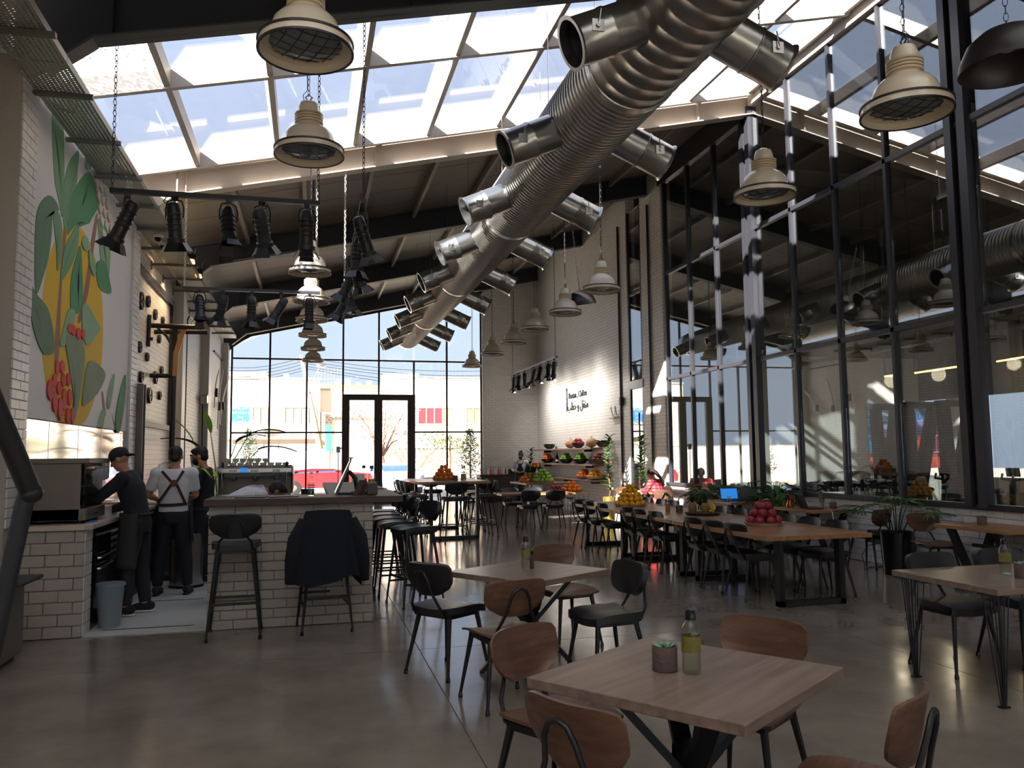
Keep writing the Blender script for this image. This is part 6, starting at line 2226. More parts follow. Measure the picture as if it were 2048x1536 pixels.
def hand(mb, wrist, d, palm_n, s=1.0, curl=0.35, thumb=1):
    """palm, four unequal fingers and a thumb from the side of the palm"""
    d = V3(d).normalized()
    n = V3(palm_n)
    n = (n - d * n.dot(d)).normalized()
    sd = d.cross(n)
    w = V3(wrist)
    mb.tube([w - d * 0.03 * s, w + d * 0.02 * s, w + d * 0.055 * s, w + d * 0.085 * s], [(0.017 * s, 0.024 * s), (0.017 * s, 0.03 * s), (0.017 * s, 0.039 * s), (0.013 * s, 0.038 * s)], 10, side=tuple(n))
    for k, L in enumerate((0.068, 0.078, 0.073, 0.056)):
        off = sd * ((k - 1.5) * 0.0195 * s)
        p = w + d * 0.078 * s + off
        dd = d.copy()
        pts = [p]
        for q, fr in enumerate((0.42, 0.32, 0.26)):
            dd = (dd + n * curl).normalized()
            pts.append(pts[-1] + dd * L * fr * s)
        mb.tube(pts, [0.0098 * s, 0.0094 * s, 0.0086 * s, 0.007 * s], 8)
    tb_ = w + d * 0.025 * s - sd * (thumb * 0.03 * s)
    td = (d * 0.75 - sd * thumb * 0.65 + n * 0.3).normalized()
    mb.tube([tb_ - td * 0.012 * s, tb_ + td * 0.03 * s, tb_ + (td + n * 0.3).normalized() * 0.06 * s], [0.0125 * s, 0.011 * s, 0.008 * s], 8)


def person(label, loc, deg, P, skin='skin', shirt=None, sleeve=1.0, trouser=None, apron=None, hairm='hair', hairstyle='short', shoe=None, scale=1.0, mask=False, feet=True):
    J = dict(DEF)
    J.update(P)
    J = {k: (V3(v) if v is not None else None) for k, v in J.items()}
    t = thing('person', label, 'person', loc, math.radians(deg))
    t.scale = (scale,) * 3
    sd = J['side'].normalized()
    tuple_sd = tuple(sd)
    fwd = J['face'].normalized()

    def torso(mb, g=0.0, z_to=None):
        pts = [J['hip'] + (J['hip'] - J['waist']).normalized() * 0.06, J['hip'], J['waist'], J['chest'], lerp(J['chest'], J['neck'], 0.62), J['neck']]
        mb.tube(pts, [(0.13 + g, 0.1 + g), (0.16 + g, 0.115 + g), (0.142 + g, 0.102 + g), (0.172 + g, 0.118 + g), (0.15 + g, 0.085 + g), (0.066 + g, 0.06 + g)], 20, side=tuple_sd)
        for s in 'LR':
            mb.ball(J['S' + s], (0.07 + g, 0.064 + g, 0.066 + g), 2)
            mb.tube([lerp(J['chest'], J['neck'], 0.5), J['S' + s]], [(0.07 + g), (0.058 + g)], 12)

    def arm(mb, s, g=0.0, upto=2.0):
        a, b, c = J['S' + s], J['E' + s], J['W' + s]
        pts = [a, lerp(a, b, 0.5), b]
        rr = [0.056 + g, 0.05 + g, 0.042 + g]
        if upto < 1:
            pts, rr = [a, lerp(a, b, upto * 0.5), lerp(a, b, upto)], [0.058 + g, 0.056 + g, 0.053 + g]
        elif upto >= 2:
            pts += [lerp(b, c, 0.35), c]
            rr += [0.043 + g, 0.028 + g * 0.8]
        elif upto > 1:
            pts += [lerp(b, c, upto - 1)]
            rr += [0.04 + g]
        mb.tube(pts, rr, 12)

    def leg(mb, s, g=0.0, full=True):
        a, b, c = J['H' + s], J['K' + s], J['A' + s]
        mb.tube([a + V3((0, 0, 0.03)), lerp(a, b, 0.45), b, lerp(b, c, 0.3), lerp(b, c, 1.0 if full else 0.96)], [0.09 + g, 0.076 + g, 0.056 + g, 0.056 + g * 1.2, 0.038 + g * 1.3], 14)

    mb = MB()
    torso(mb)
    mb.tube([J['neck'] - V3((0, 0, 0.05)), J['neck'], lerp(J['neck'], J['head'], 0.7)], [0.06, 0.052, 0.05], 14)
    # head: cranium, jaw, nose, ears
    H = J['head']
    rx = fwd.cross(V3((0, 0, 1)))
    if rx.length < 0.2:
        rx = sd
    rx.normalize()
    up = rx.cross(fwd).normalized()
    Rm = Matrix((rx, fwd, up)).transposed()

    def hp(x, y, z):
        return H + rx * x + fwd * y + up * z
    mb.ball(hp(0, -0.012, 0.03), (0.076, 0.095, 0.088), 3, Rm)
    mb.ball(hp(0, 0.022, -0.04), (0.058, 0.066, 0.072), 3, Rm)
    mb.ball(hp(0, 0.045, -0.085), (0.034, 0.034, 0.026), 2, Rm)
    mb.tube([hp(0, 0.08, 0.015), hp(0, 0.1, -0.02), hp(0, 0.098, -0.036)], [0.008, 0.013, 0.015], 8)
    mb.ball(hp(0, 0.08, -0.062), (0.022, 0.012, 0.008), 1, Rm)
    for s in (-1, 1):
        mb.ball(hp(s * 0.078, -0.008, -0.005), (0.012, 0.02, 0.032), 2, Rm)
        mb.ball(hp(s * 0.03, 0.072, 0.03), (0.024, 0.014, 0.008), 1, Rm)
    for s in 'LR':
        arm(mb, s)
        d = J['W' + s] - J['E' + s]
        hd = J['F' + s] if J['F' + s] is not None else d
        pn = V3((1 if s == 'L' else -1, 0, 0)) * 0.6 + V3((0, 0, -0.8)) if abs(hd.normalized().z) < 0.6 else V3((1 if s == 'L' else -1, 0, 0))
        hand(mb, J['W' + s], hd, pn, 1.0, 0.32, 1 if s == 'L' else -1)
        leg(mb, s)
        a = J['A' + s]
        td = J['T' + s] if J['T' + s] is not None else V3((0, 1, 0))
        mb.tube([a + V3((0, 0, -0.02)) - td * 0.05, a + td * 0.08 + V3((0, 0, -0.05)), a + td * 0.16 + V3((0, 0, -0.06))], [(0.04), (0.036), (0.026)], 10)
    remesh_obj(mb, 'body', M[skin], 0.0075, t, 2)
    for s in (-1, 1):
        MB().ball(hp(s * 0.031, 0.077, 0.012), (0.013, 0.008, 0.008), 1, Rm).build('eye', M['blackg'], t, True)
    # hair
    mb = MB()
    hm_ = M[hairm]
    if hairstyle == 'short':
        mb.ball(hp(0, -0.022, 0.042), (0.083, 0.098, 0.09), 3, Rm)
        mb.ball(hp(0, -0.05, -0.01), (0.074, 0.06, 0.07), 2, Rm)
        mb.ball(hp(0, 0.04, 0.09), (0.06, 0.05, 0.034), 2, Rm)
    elif hairstyle == 'cap':
        mb.ball(hp(0, -0.01, 0.05), (0.087, 0.104, 0.084), 3, Rm)
        mb.tube([hp(0, -0.09, 0.01), hp(0, -0.13, -0.005), hp(0, -0.16, -0.02)], [(0.05, 0.02), (0.06, 0.014), (0.045, 0.01)], 10, side=tuple(rx))
        hm_ = M['cloth']
    elif hairstyle == 'wrap':
        mb.ball(hp(0, -0.02, 0.05), (0.09, 0.105, 0.092), 3, Rm)
        mb.ball(hp(-0.02, -0.01, 0.15), (0.05, 0.05, 0.045), 2, Rm)
        mb.ball(hp(0.05, -0.03, 0.14), (0.03, 0.04, 0.03), 2, Rm)
    else:
        mb.ball(hp(0, -0.022, 0.04), (0.086, 0.1, 0.092), 3, Rm)
        mb.tube([hp(0, -0.09, 0.05), hp(0.0, -0.13, -0.05), hp(0.0, -0.16, -0.2) - V3((0, 0, 0.02)), hp(0, -0.15, -0.36) - V3((0, 0, 0.06))], [(0.06, 0.05), (0.055, 0.045), (0.045, 0.03), (0.02, 0.015)], 12, side=tuple(rx))
        mb.ball(hp(0, -0.03, 0.13), (0.03, 0.035, 0.03), 2, Rm)
    remesh_obj(mb, 'hair' if hairstyle != 'cap' else 'cap', hm_, 0.009, t, 2)
    if mask:
        mb = MB()
        mb.ball(hp(0, 0.045, -0.045), (0.064, 0.06, 0.056), 3, Rm)
        mb.build('face_mask', M['black'], t, True)
        MB().tube([hp(-0.062, 0.05, -0.03), hp(-0.084, 0.0, 0.0)], 0.003, 5).tube([hp(0.062, 0.05, -0.03), hp(0.084, 0.0, 0.0)], 0.003, 5).build('ear_loop', M['black'], t)
    # clothes
    if shirt:
        mb = MB()
        torso(mb, 0.016)
        for s in 'LR':
            arm(mb, s, 0.014, sleeve)
        o = remesh_obj(mb, 'shirt', M[shirt] if isinstance(shirt, str) else shirt, 0.012, t, 3)
    if trouser:
        mb = MB()
        mb.tube([J['hip'] - V3((0, 0, 0.1)), J['hip'], lerp(J['hip'], J['waist'], 0.5)], [(0.15, 0.125), (0.178, 0.135), (0.162, 0.122)], 20, side=tuple_sd)
        for s in 'LR':
            leg(mb, s, 0.017, False)
        remesh_obj(mb, 'trousers', M[trouser], 0.013, t, 3)
    if shoe:
        for s in 'LR':
            a = J['A' + s]
            td = J['T' + s] if J['T' + s] is not None else V3((0, 1, 0))
            z0 = a.z - 0.09
            b = V3((a.x, a.y, z0))
            ft = MB()
            ft.tube([b - td * 0.09 + V3((0, 0, 0.06)), b - td * 0.05 + V3((0, 0, 0.065)), b + td * 0.05 + V3((0, 0, 0.055)), b + td * 0.13 + V3((0, 0, 0.042)), b + td * 0.2 + V3((0, 0, 0.034))], [(0.03, 0.03), (0.052, 0.044), (0.043, 0.046), (0.032, 0.046), (0.016, 0.03)], 14, side=(0, 0, 1))
            so = ft.build('shoe', M[shoe], t, True)
            sl = MB()
            sl.tube([b - td * 0.1 + V3((0, 0, 0.012)), b + td * 0.04 + V3((0, 0, 0.012)), b + td * 0.14 + V3((0, 0, 0.012)), b + td * 0.215 + V3((0, 0, 0.014))], [(0.0115, 0.036), (0.0115, 0.042), (0.0115, 0.046), (0.009, 0.02)], 12, side=(0, 0, 1))
            sl.build('sole', M['white'] if shoe == 'cloth' else M['black'], so, True)
    return t, J


# man in black at the left counter, seen from behind-left
t, J = person('man in black shirt and cap with a charcoal apron, leaning over the left counter', (-1.72, 9.22, 0.012), 82,
              dict(waist=(0, 0.02, 1.06), chest=(0, 0.08, 1.29), neck=(0, 0.14, 1.45), head=(0, 0.2, 1.58), face=(0, 0.85, -0.42),
                   SL=(-0.19, 0.1, 1.385), SR=(0.19, 0.1, 1.385), EL=(-0.26, 0.3, 1.2), WL=(-0.22, 0.52, 1.17), ER=(0.26, 0.14, 1.12), WR=(0.22, 0.36, 1.05), FR=(-0.1, 1, -0.25),
                   AL=(-0.12, 0.06, 0.09), AR=(0.11, -0.06, 0.09), KL=(-0.11, 0.05, 0.49), KR=(0.11, -0.01, 0.49)),
              'skin', 'cloth', 2.0, 'cloth', hairstyle='cap', shoe='cloth')
def skirt(t, J, m, z0, z1, w=0.2, d=0.16, open_back=True, name='apron'):
    mb = MB()
    def fn(u, v):
        a = -0.62 * PI + 1.24 * PI * u if open_back else 2 * PI * u
        z = z1 + (z0 - z1) * v
        c = J['hip']
        fl = 1 + 0.12 * v + 0.02 * math.sin(a * 6) * v
        return (c.x + w * fl * math.sin(a), c.y * (1 - 0.5 * v) + d * fl * math.cos(a), z), (math.sin(a), math.cos(a), 0)
    mb.sheet(fn, 24, 8, 0.008)
    return mb.build(name, M[m], t, True)
skirt(t, J, 'clothg', 0.48, 1.03, 0.205, 0.17)
MB().tube([(-0.19, -0.08, 1.02), (0, -0.13, 1.02), (0.19, -0.08, 1.02)], 0.012, 6).build('apron_tie', M['clothg'], t)
for s in (-1, 1):
    for k in range(3):
        MB().bar((s * 0.115 + s * 0.043, 0.06 * -s + 0.0 + 0.03 * k, 0.03), (s * 0.115 + s * 0.04, 0.06 * -s + 0.025 + 0.03 * k, 0.075), 0.003, 0.01, up=(1, 0, 0)).build('shoe_stripe', M['paper'], t)

# man in a white T-shirt, seen from behind
t, J = person('man in a white T-shirt with crossed apron straps, back to the camera', (-1.55, 10.38, 0.012), -4,
              dict(SL=(-0.195, 0, 1.41), SR=(0.195, 0, 1.41), EL=(-0.3, 0.05, 1.16), WL=(-0.26, 0.28, 1.1), ER=(0.22, 0.12, 1.15), WR=(0.14, 0.34, 1.12), head=(0, 0.04, 1.605), face=(0, 0.95, -0.2),
                   AL=(-0.16, -0.02, 0.09), AR=(0.17, 0.02, 0.09), KL=(-0.13, 0.02, 0.49), KR=(0.14, 0.02, 0.49)),
              'skin', 'tee', 0.75, 'cloth', shoe='clothg')
skirt(t, J, 'cloth', 0.62, 1.02, 0.205, 0.16)
yb = -0.155
for a, b in (((-0.12, -0.09, 1.44), (0.01, yb + 0.012, 1.3)), ((0.12, -0.09, 1.44), (0.05, yb + 0.012, 1.3)), ((0.01, yb + 0.014, 1.3), (-0.15, -0.12, 1.07)), ((0.05, yb + 0.014, 1.3), (0.15, -0.115, 1.07))):
    MB().bar(a, b, 0.03, 0.008, up=(0, -1, 0.1)).build('apron_strap', M['strap'], t)
MB().lathe([(0.001, -0.006), (0.04, -0.006), (0.04, 0.006), (0.001, 0.006)], 16, (0.03, yb + 0.002, 1.3), axis='y').build('strap_patch', M['patch'], t)
MB().tube([(-0.165, -0.07, 1.05), (-0.1, -0.125, 1.045), (0, -0.14, 1.045), (0.1, -0.125, 1.05), (0.165, -0.07, 1.055)], [(0.018, 0.006)] * 5, 8, side=(0, 0, 1)).build('waist_strap', M['strap'], t)

# young man in profile with mask and hi-vis jacket
t, J = person('young man with a black mask and lime-trimmed black jacket, facing left', (-1.3, 11.08, 0.012), 84,
              dict(head=(0, 0.06, 1.605), face=(0, 0.94, -0.3), EL=(-0.22, 0.06, 1.14), ER=(0.22, 0.06, 1.14), WL=(-0.12, 0.29, 1.13), WR=(0.12, 0.29, 1.11), FL=(0.6, 0.6, 0.2), FR=(-0.6, 0.6, 0.2),
                   AL=(-0.1, 0.08, 0.09), AR=(0.1, -0.04, 0.09), KL=(-0.1, 0.08, 0.49), KR=(0.1, 0.02, 0.49)),
              'skin', 'cloth', 1.85, 'cloth', shoe='cloth', mask=True)
for s in (-1, 1):
    MB().tube([(s * 0.07, 0.1, 1.43), (s * 0.14, 0.06, 1.475), (s * 0.2, -0.05, 1.44), (s * 0.17, -0.13, 1.34)], [(0.012, 0.02), (0.014, 0.045), (0.014, 0.06), (0.01, 0.04)], 10, side=(0, 0, 1)).build('lime_yoke', M['lime'], t, True)
    MB().tube([(s * 0.19, 0.11, 1.33), (s * 0.185, 0.128, 1.15), (s * 0.175, 0.125, 0.98)], 0.008, 6).build('lime_piping', M['lime'], t)
MB().tube([(0, 0.118, 1.44), (0, 0.14, 1.3), (0, 0.13, 1.1), (0, 0.135, 0.96)], [(0.02, 0.012), (0.05, 0.01), (0.05, 0.01), (0.04, 0.01)], 8, side=(1, 0, 0)).build('white_undershirt', M['tee'], t, True)

# man bending down behind the bar
t, J = person('man in a white T-shirt bending low behind the bar, dark strap across his back', (-0.98, 9.75, 0.012), -82,
              dict(hip=(0, -0.02, 0.9), waist=(0, 0.1, 1.04), chest=(0, 0.34, 1.15), neck=(0, 0.5, 1.2), head=(0, 0.62, 1.19), face=(0, 0.62, -0.78), SL=(-0.18, 0.44, 1.16), SR=(0.18, 0.44, 1.16),
                   EL=(-0.23, 0.5, 0.9), ER=(0.23, 0.5, 0.9), WL=(-0.18, 0.66, 0.75), WR=(0.18, 0.66, 0.75), KL=(-0.11, 0.08, 0.48), KR=(0.11, 0.08, 0.48), HL=(-0.09, -0.02, 0.88), HR=(0.09, -0.02, 0.88)),
              'skind', 'tee', 0.8, 'cloth', shoe='cloth')
MB().tube([(0.12, 0.46, 1.26), (0.06, 0.34, 1.292), (-0.02, 0.2, 1.23), (-0.09, 0.1, 1.15)], [(0.004, 0.015)] * 4, 8, side=(0, 0, 1)).build('apron_strap', M['strap'], t)

# woman in the apron at the far wall
t, J = person('woman with head wrap, mask and dark apron over white top, at the far wall', (6.6, 25.4, 0), 150,
              dict(EL=(-0.29, -0.02, 1.15), WL=(-0.12, 0.17, 1.08), ER=(0.29, -0.02, 1.15), WR=(0.14, 0.17, 1.1), FL=(0.7, 0.4, 0), FR=(-0.7, 0.4, 0)),
              'skind', 'tee', 1.8, 'cloth', hairstyle='wrap', shoe='cloth', mask=True, scale=0.97)
skirt(t, J, 'cloth', 0.45, 1.05, 0.205, 0.165)
MB().sheet(lambda u, v: (((2 * u - 1) * (0.13 - 0.05 * v), 0.155 - 0.02 * v + 0.0 - 0.09 * (2 * u - 1) ** 2 * 0.5, 1.03 + 0.33 * v), (0, 1, 0)), 6, 5, 0.008).build('apron_bib', M['cloth'], t, True)
for s in (-1, 1):
    MB().tube([(s * 0.08, 0.13, 1.35), (s * 0.1, 0.1, 1.44), (s * 0.09, -0.02, 1.5)], 0.012, 6).build('apron_strap', M['strap'], t)
MB().box((0.0, 0.18, 0.9), (0.13, 0.01, 0.12)).build('apron_pocket', M['patch'], t)

# woman reading at the wall table
plaid, nt, b = newmat('red_plaid')
tc = nt.nodes.new('ShaderNodeTexCoord')
w1 = nt.nodes.new('ShaderNodeTexWave')
w1.inputs['Scale'].default_value = 4.5
w1.bands_direction = 'Z'
w2 = nt.nodes.new('ShaderNodeTexWave')
w2.inputs['Scale'].default_value = 4.5
w2.bands_direction = 'X'
mp_ = nt.nodes.new('ShaderNodeMath')
mp_.operation = 'ADD'
crp = nt.nodes.new('ShaderNodeValToRGB')
crp.color_ramp.interpolation = 'CONSTANT'
crp.color_ramp.elements[0].color = lin((40, 34, 58))
crp.color_ramp.elements[1].position = 0.33
crp.color_ramp.elements[1].color = lin((196, 40, 48))
e = crp.color_ramp.elements.new(0.86)
e.color = lin((232, 110, 100))
dv = nt.nodes.new('ShaderNodeMath')
dv.operation = 'MULTIPLY'
dv.inputs[1].default_value = 0.5
nt.links.new(tc.outputs['Object'], w1.inputs[0])
nt.links.new(tc.outputs['Object'], w2.inputs[0])
nt.links.new(w1.outputs[1], mp_.inputs[0])
nt.links.new(w2.outputs[1], mp_.inputs[1])
nt.links.new(mp_.outputs[0], dv.inputs[0])
nt.links.new(dv.outputs[0], crp.inputs[0])
nt.links.new(crp.outputs[0], b.inputs['Base Color'])
b.inputs['Roughness'].default_value = 0.85
M['trs'] = M['patch']
t, J = person('woman in a red plaid shirt with long brown hair reading at the wall table', (7.42, 16.5, 0), 30,
              dict(hip=(0, 0.0, 0.56), waist=(0, 0.02, 0.68), chest=(0, 0.1, 0.88), neck=(0, 0.17, 1.02), head=(0, 0.25, 1.13), face=(0, 0.75, -0.65), SL=(-0.17, 0.12, 0.97), SR=(0.17, 0.12, 0.97),
                   EL=(-0.24, 0.24, 0.76), ER=(0.24, 0.24, 0.76), WL=(-0.1, 0.42, 0.8), WR=(0.12, 0.42, 0.8), HL=(-0.09, 0.02, 0.54), HR=(0.09, 0.02, 0.54),
                   KL=(-0.1, 0.42, 0.5), KR=(0.1, 0.42, 0.5), AL=(-0.1, 0.4, 0.09), AR=(0.1, 0.42, 0.09)),
              'skin', plaid, 1.9, 'patch', hairm='hairb', hairstyle='long', shoe='clothg', scale=1.0)
MB().lathe([(0.07, -0.03), (0.085, -0.02), (0.075, 0.03), (0.062, 0.035), (0.06, 0.0)], 18, (0, 0.16, 1.01), closed=True).build('collar', M['tee'], t, True)
bk_ = thing('open_book', 'open book lying under the reading woman', 'book', (7.15, 17.15, 0.741), 0.5)
for s in (-1, 1):
    MB().box((s * 0.075, 0, 0.012), (0.15, 0.2, 0.02), ry=s * 0.08).build('page_block', M['paper'], bk_)
MB().box((0, 0, 0.002), (0.31, 0.21, 0.004)).build('cover', M['patch'], bk_)
# ---------------------------------------------------------------- houses across the street
YB2 = 48.0
def bpt(x, y, d=YB2):
    return pY(x, y, d)


def house(name, label, x0, x1, ztop, depth=8.0):
    t = thing(name, label, 'building', ((x0 + x1) / 2, YB2, -0.04))
    c = (x0 + x1) / 2
    MB().span((x0 - c, 0, 0), (x1 - c, depth, ztop)).build('wall', M['bld'], t)
    MB().span((x0 - c - 0.05, -0.06, ztop), (x1 - c + 0.05, depth, ztop + 0.12)).build('parapet', M['bldt'], t)
    return t, c


def hwin(t, c, x0, x1, z0, z1, n, fills):
    fr_ = MB()
    for z in (z0, z1):
        fr_.span((x0 - c - 0.06, -0.07, z - 0.04), (x1 - c + 0.06, 0.02, z + 0.04))
    for k in range(n + 1):
        x = x0 + (x1 - x0) * k / n
        fr_.span((x - c - 0.03, -0.06, z0), (x - c + 0.03, 0.02, z1))
    f = fr_.build('window', M['bldt'], t)
    for k in range(n):
        xa = x0 + (x1 - x0) * k / n - c
        xb_ = x0 + (x1 - x0) * (k + 1) / n - c
        MB().span((xa + 0.03, -0.02, z0 + 0.04), (xb_ - 0.03, 0.01, z1 - 0.04)).build('pane', M[fills[k % len(fills)]], f)


h1, c1 = house('white_house', 'white rendered house with a flat roof at the left beyond the facade', -7.5, 0.56, 6.05)
hwin(h1, c1, -4.3, -2.35, 3.5, 4.48, 5, ['bldt', 'bldw', 'bldt'])
hwin(h1, c1, -1.38, 0.35, 3.5, 4.48, 4, ['bldw'])
MB().span((-5.2 - c1, 0.8, 6.05), (-2.4 - c1, 3.5, 6.55)).build('roof_room', M['bld'], h1)
MB().span((-4.1 - c1, 0.74, 6.15), (-3.4 - c1, 0.8, 6.4)).build('roof_window', M['bldt'], h1)
MB().span((-1.5 - c1, 0.3, 6.1), (-1.2 - c1, 0.6, 6.42)).build('roof_box', M['bld'], h1)
MB().span((-4.6 - c1, -0.03, 2.05), (0.3 - c1, 0.03, 2.66)).build('garage_band', M['bldt'], h1)
MB().span((-4.6 - c1, -0.4, 2.66), (0.4 - c1, 0.0, 2.8)).build('canopy', M['bld'], h1)
h2, c2 = house('white_house', 'white rendered house with red curtains at the right beyond the facade', 5.1, 13.5, 6.2)
hwin(h2, c2, 5.75, 8.15, 3.5, 4.48, 5, ['bldt', 'curtain', 'curtain', 'curtain', 'terracotta'])
hwin(h2, c2, 9.1, 10.4, 3.5, 4.48, 3, ['terracotta'])
MB().span((4.3 - c2, 1.0, 5.4), (6.4 - c2, 3.4, 6.6)).build('roof_room', M['bld'], h2)
MB().span((4.75 - c2, 0.95, 5.75), (5.3 - c2, 1.0, 6.35)).build('roof_window', M['bldt'], h2)
MB().span((5.8 - c2, -0.03, 2.05), (13 - c2, 0.03, 2.6)).build('garage_band', M['bldt'], h2)
h3, c3 = house('linking_wing', 'low white wing with a perforated block screen between the two houses', 0.56, 5.1, 5.5, 6.0)
h3.location.y = YB2 + 0.6
st_ = MB().prism([(0.56 - c3, -0.5, 2.0), (0.85 - c3, -0.5, 2.0), (0.85 - c3, -0.5, 4.1), (5.0 - c3, -0.5, 4.1), (5.0 - c3, -0.5, 4.2), (0.56 - c3, -0.5, 4.2)], (0, 0.12, 0)).build('balcony_slab', M['bldt'], h3)
for j in range(3):
    for k in range(6):
        x = 0.98 + 0.24 * k + 0.12 * (j % 2)
        MB().box((x - c3, -0.03, 3.62 + 0.16 * j), (0.12, 0.08, 0.09)).build('screen_block', M['bldt'], h3)
MB().prism([(4.2 - c3, -0.03, 5.5), (5.1 - c3, -0.03, 5.5), (5.1 - c3, -0.03, 6.1)], (0, 0.3, 0)).build('stair_gable', M['bld'], h3)
h4 = thing('distant_block', 'terracotta block with an antenna frame on the roofs behind', 'building', (3.0, 62, -0.04))
MB().span((-2.6, 0, 0), (3.6, 6, 7.0)).build('wall', M['terracotta'], h4)
for k in range(4):
    MB().span((-1.2 + 0.8 * k, 1, 7.0), (-0.8 + 0.8 * k, 1.5, 7.3 + 0.12 * (k % 2))).build('roof_unit', M['bldt'], h4)
mb = MB()
for k in range(8):
    mb.tube([(-2.4 + 0.24 * k, 1, 7.0), (-2.4 + 0.24 * k, 1, 8.3)], 0.02, 4)
for z in (7.5, 8.0):
    mb.tube([(-2.5, 1, z), (-0.6, 1, z)], 0.02, 4)
mb.build('antenna_frame', M['bldt'], h4)
bw = thing('boundary_wall', 'long white boundary wall across the street', 'wall', (0, 42, -0.04))
for k in range(8):
    MB().span((-20 + 5 * k + 0.01, 0, 0), (-15 + 5 * k - 0.01, 0.2, 1.98)).build('wall_bay', M['bld'], bw)
MB().span((-20, -0.03, 1.98), (20, 0.23, 2.04)).build('coping', M['bldt'], bw)
# blue street sign with lettering
a, b = pY(463, 814, 46.5), pY(498, 845, 46.5)
sg = thing('street_sign', 'blue sign board with white lettering before the left house', 'sign', ((a.x + b.x) / 2, 46.5, (a.z + b.z) / 2))
MB().box((0, 0, 0), (b.x - a.x, 0.05, a.z - b.z)).build('board', M['signblue'], sg)
for k, (txt, s_) in enumerate((('\ufe94\ufed7\ufe8e\ufec4\ufe91 \ufebb\ufe8e\ufea3', 0.2), ('\ufe94\ufee3\ufe8e\ufecc\ufedf\ufe8d \ufe93\ufead\ufe8d\ufea9\ufe87 \ufe95\ufeae\ufed7', 0.19), ('\ufe94\ufee8\ufeb3', 0.18), ('\ufeae\ufee4\ufecb \ufee6\ufe91 \ufeaa\ufee4\ufea3\ufe83 \ufea9\ufeb1\ufeaa\ufea8', 0.19))):
    text_obj(txt, s_, (0, -0.03, 0.3 - 0.235 * k), (PI / 2, 0, 0), M['signwhite'], sg, 0.004)
for s in (-0.4, 0.4):
    MB().tube([(s, 0.04, -0.4), (s, 0.04, -(a.z + b.z) / 2 - 0.04)], 0.03, 6).build('post', M['bldt'], sg)
# utility pole with lamp head and transformer
up_ = thing('utility_pole', 'leaning utility pole with a transformer box and wires', 'pole', (0, 0, 0))
pt, pb_ = pY(602, 710, 44), pY(642, 900, 44)
dirp = (pb_ - pt).normalized()
base = pt + dirp * ((pt.z + 0.04) / -dirp.z)
MB().tube([pt, base], [0.09, 0.15], 10).build('pole', mat('pale_timber', (176, 150, 120), 0.8, noise=0.1), up_, True)  # one even pale brown for the pole
bxp = pY(626, 777, 43.8)
MB().box(bxp, (0.45, 0.35, 0.42), ry=0.15).build('transformer', M['bldt'], up_)
MB().tube([pY(622, 765, 44), pY(636, 738, 43.6), pY(642, 732, 43.5)], 0.035, 6).build('lamp_arm', M['inox'], up_)
MB().ball(pY(642, 731, 43.4), (0.28, 0.14, 0.12), 2).build('lamp_head', M['inox'], up_, True)
for k, (ya, yb_) in enumerate(((712, 735), (718, 745), (724, 750), (730, 762), (735, 770))):
    l, r_ = pY(440, ya + 22, 44), pY(1000, yb_ + 6, 44)
    c = pY(606 + k * 3, ya + 3, 44)
    pts = [l.lerp(c, q / 5) - V3((0, 0, 0.25 * math.sin(PI * q / 5))) for q in range(6)] + [c.lerp(r_, q / 8) - V3((0, 0, 0.3 * math.sin(PI * q / 8))) for q in range(1, 9)]
    MB().tube(pts, 0.014, 4).build('wire', M['steel'], up_)
tb2 = thing('teal_board', 'narrow turquoise board standing beside the wing', 'sign', (0.95, 41.9, -0.04))
MB().span((-0.14, 0, 1.9), (0.14, 0.08, 3.2)).build('board', M['teal'], tb2)
MB().tube([(0, 0.05, 0), (0, 0.05, 1.9)], 0.04, 6).build('post', M['bldt'], tb2)


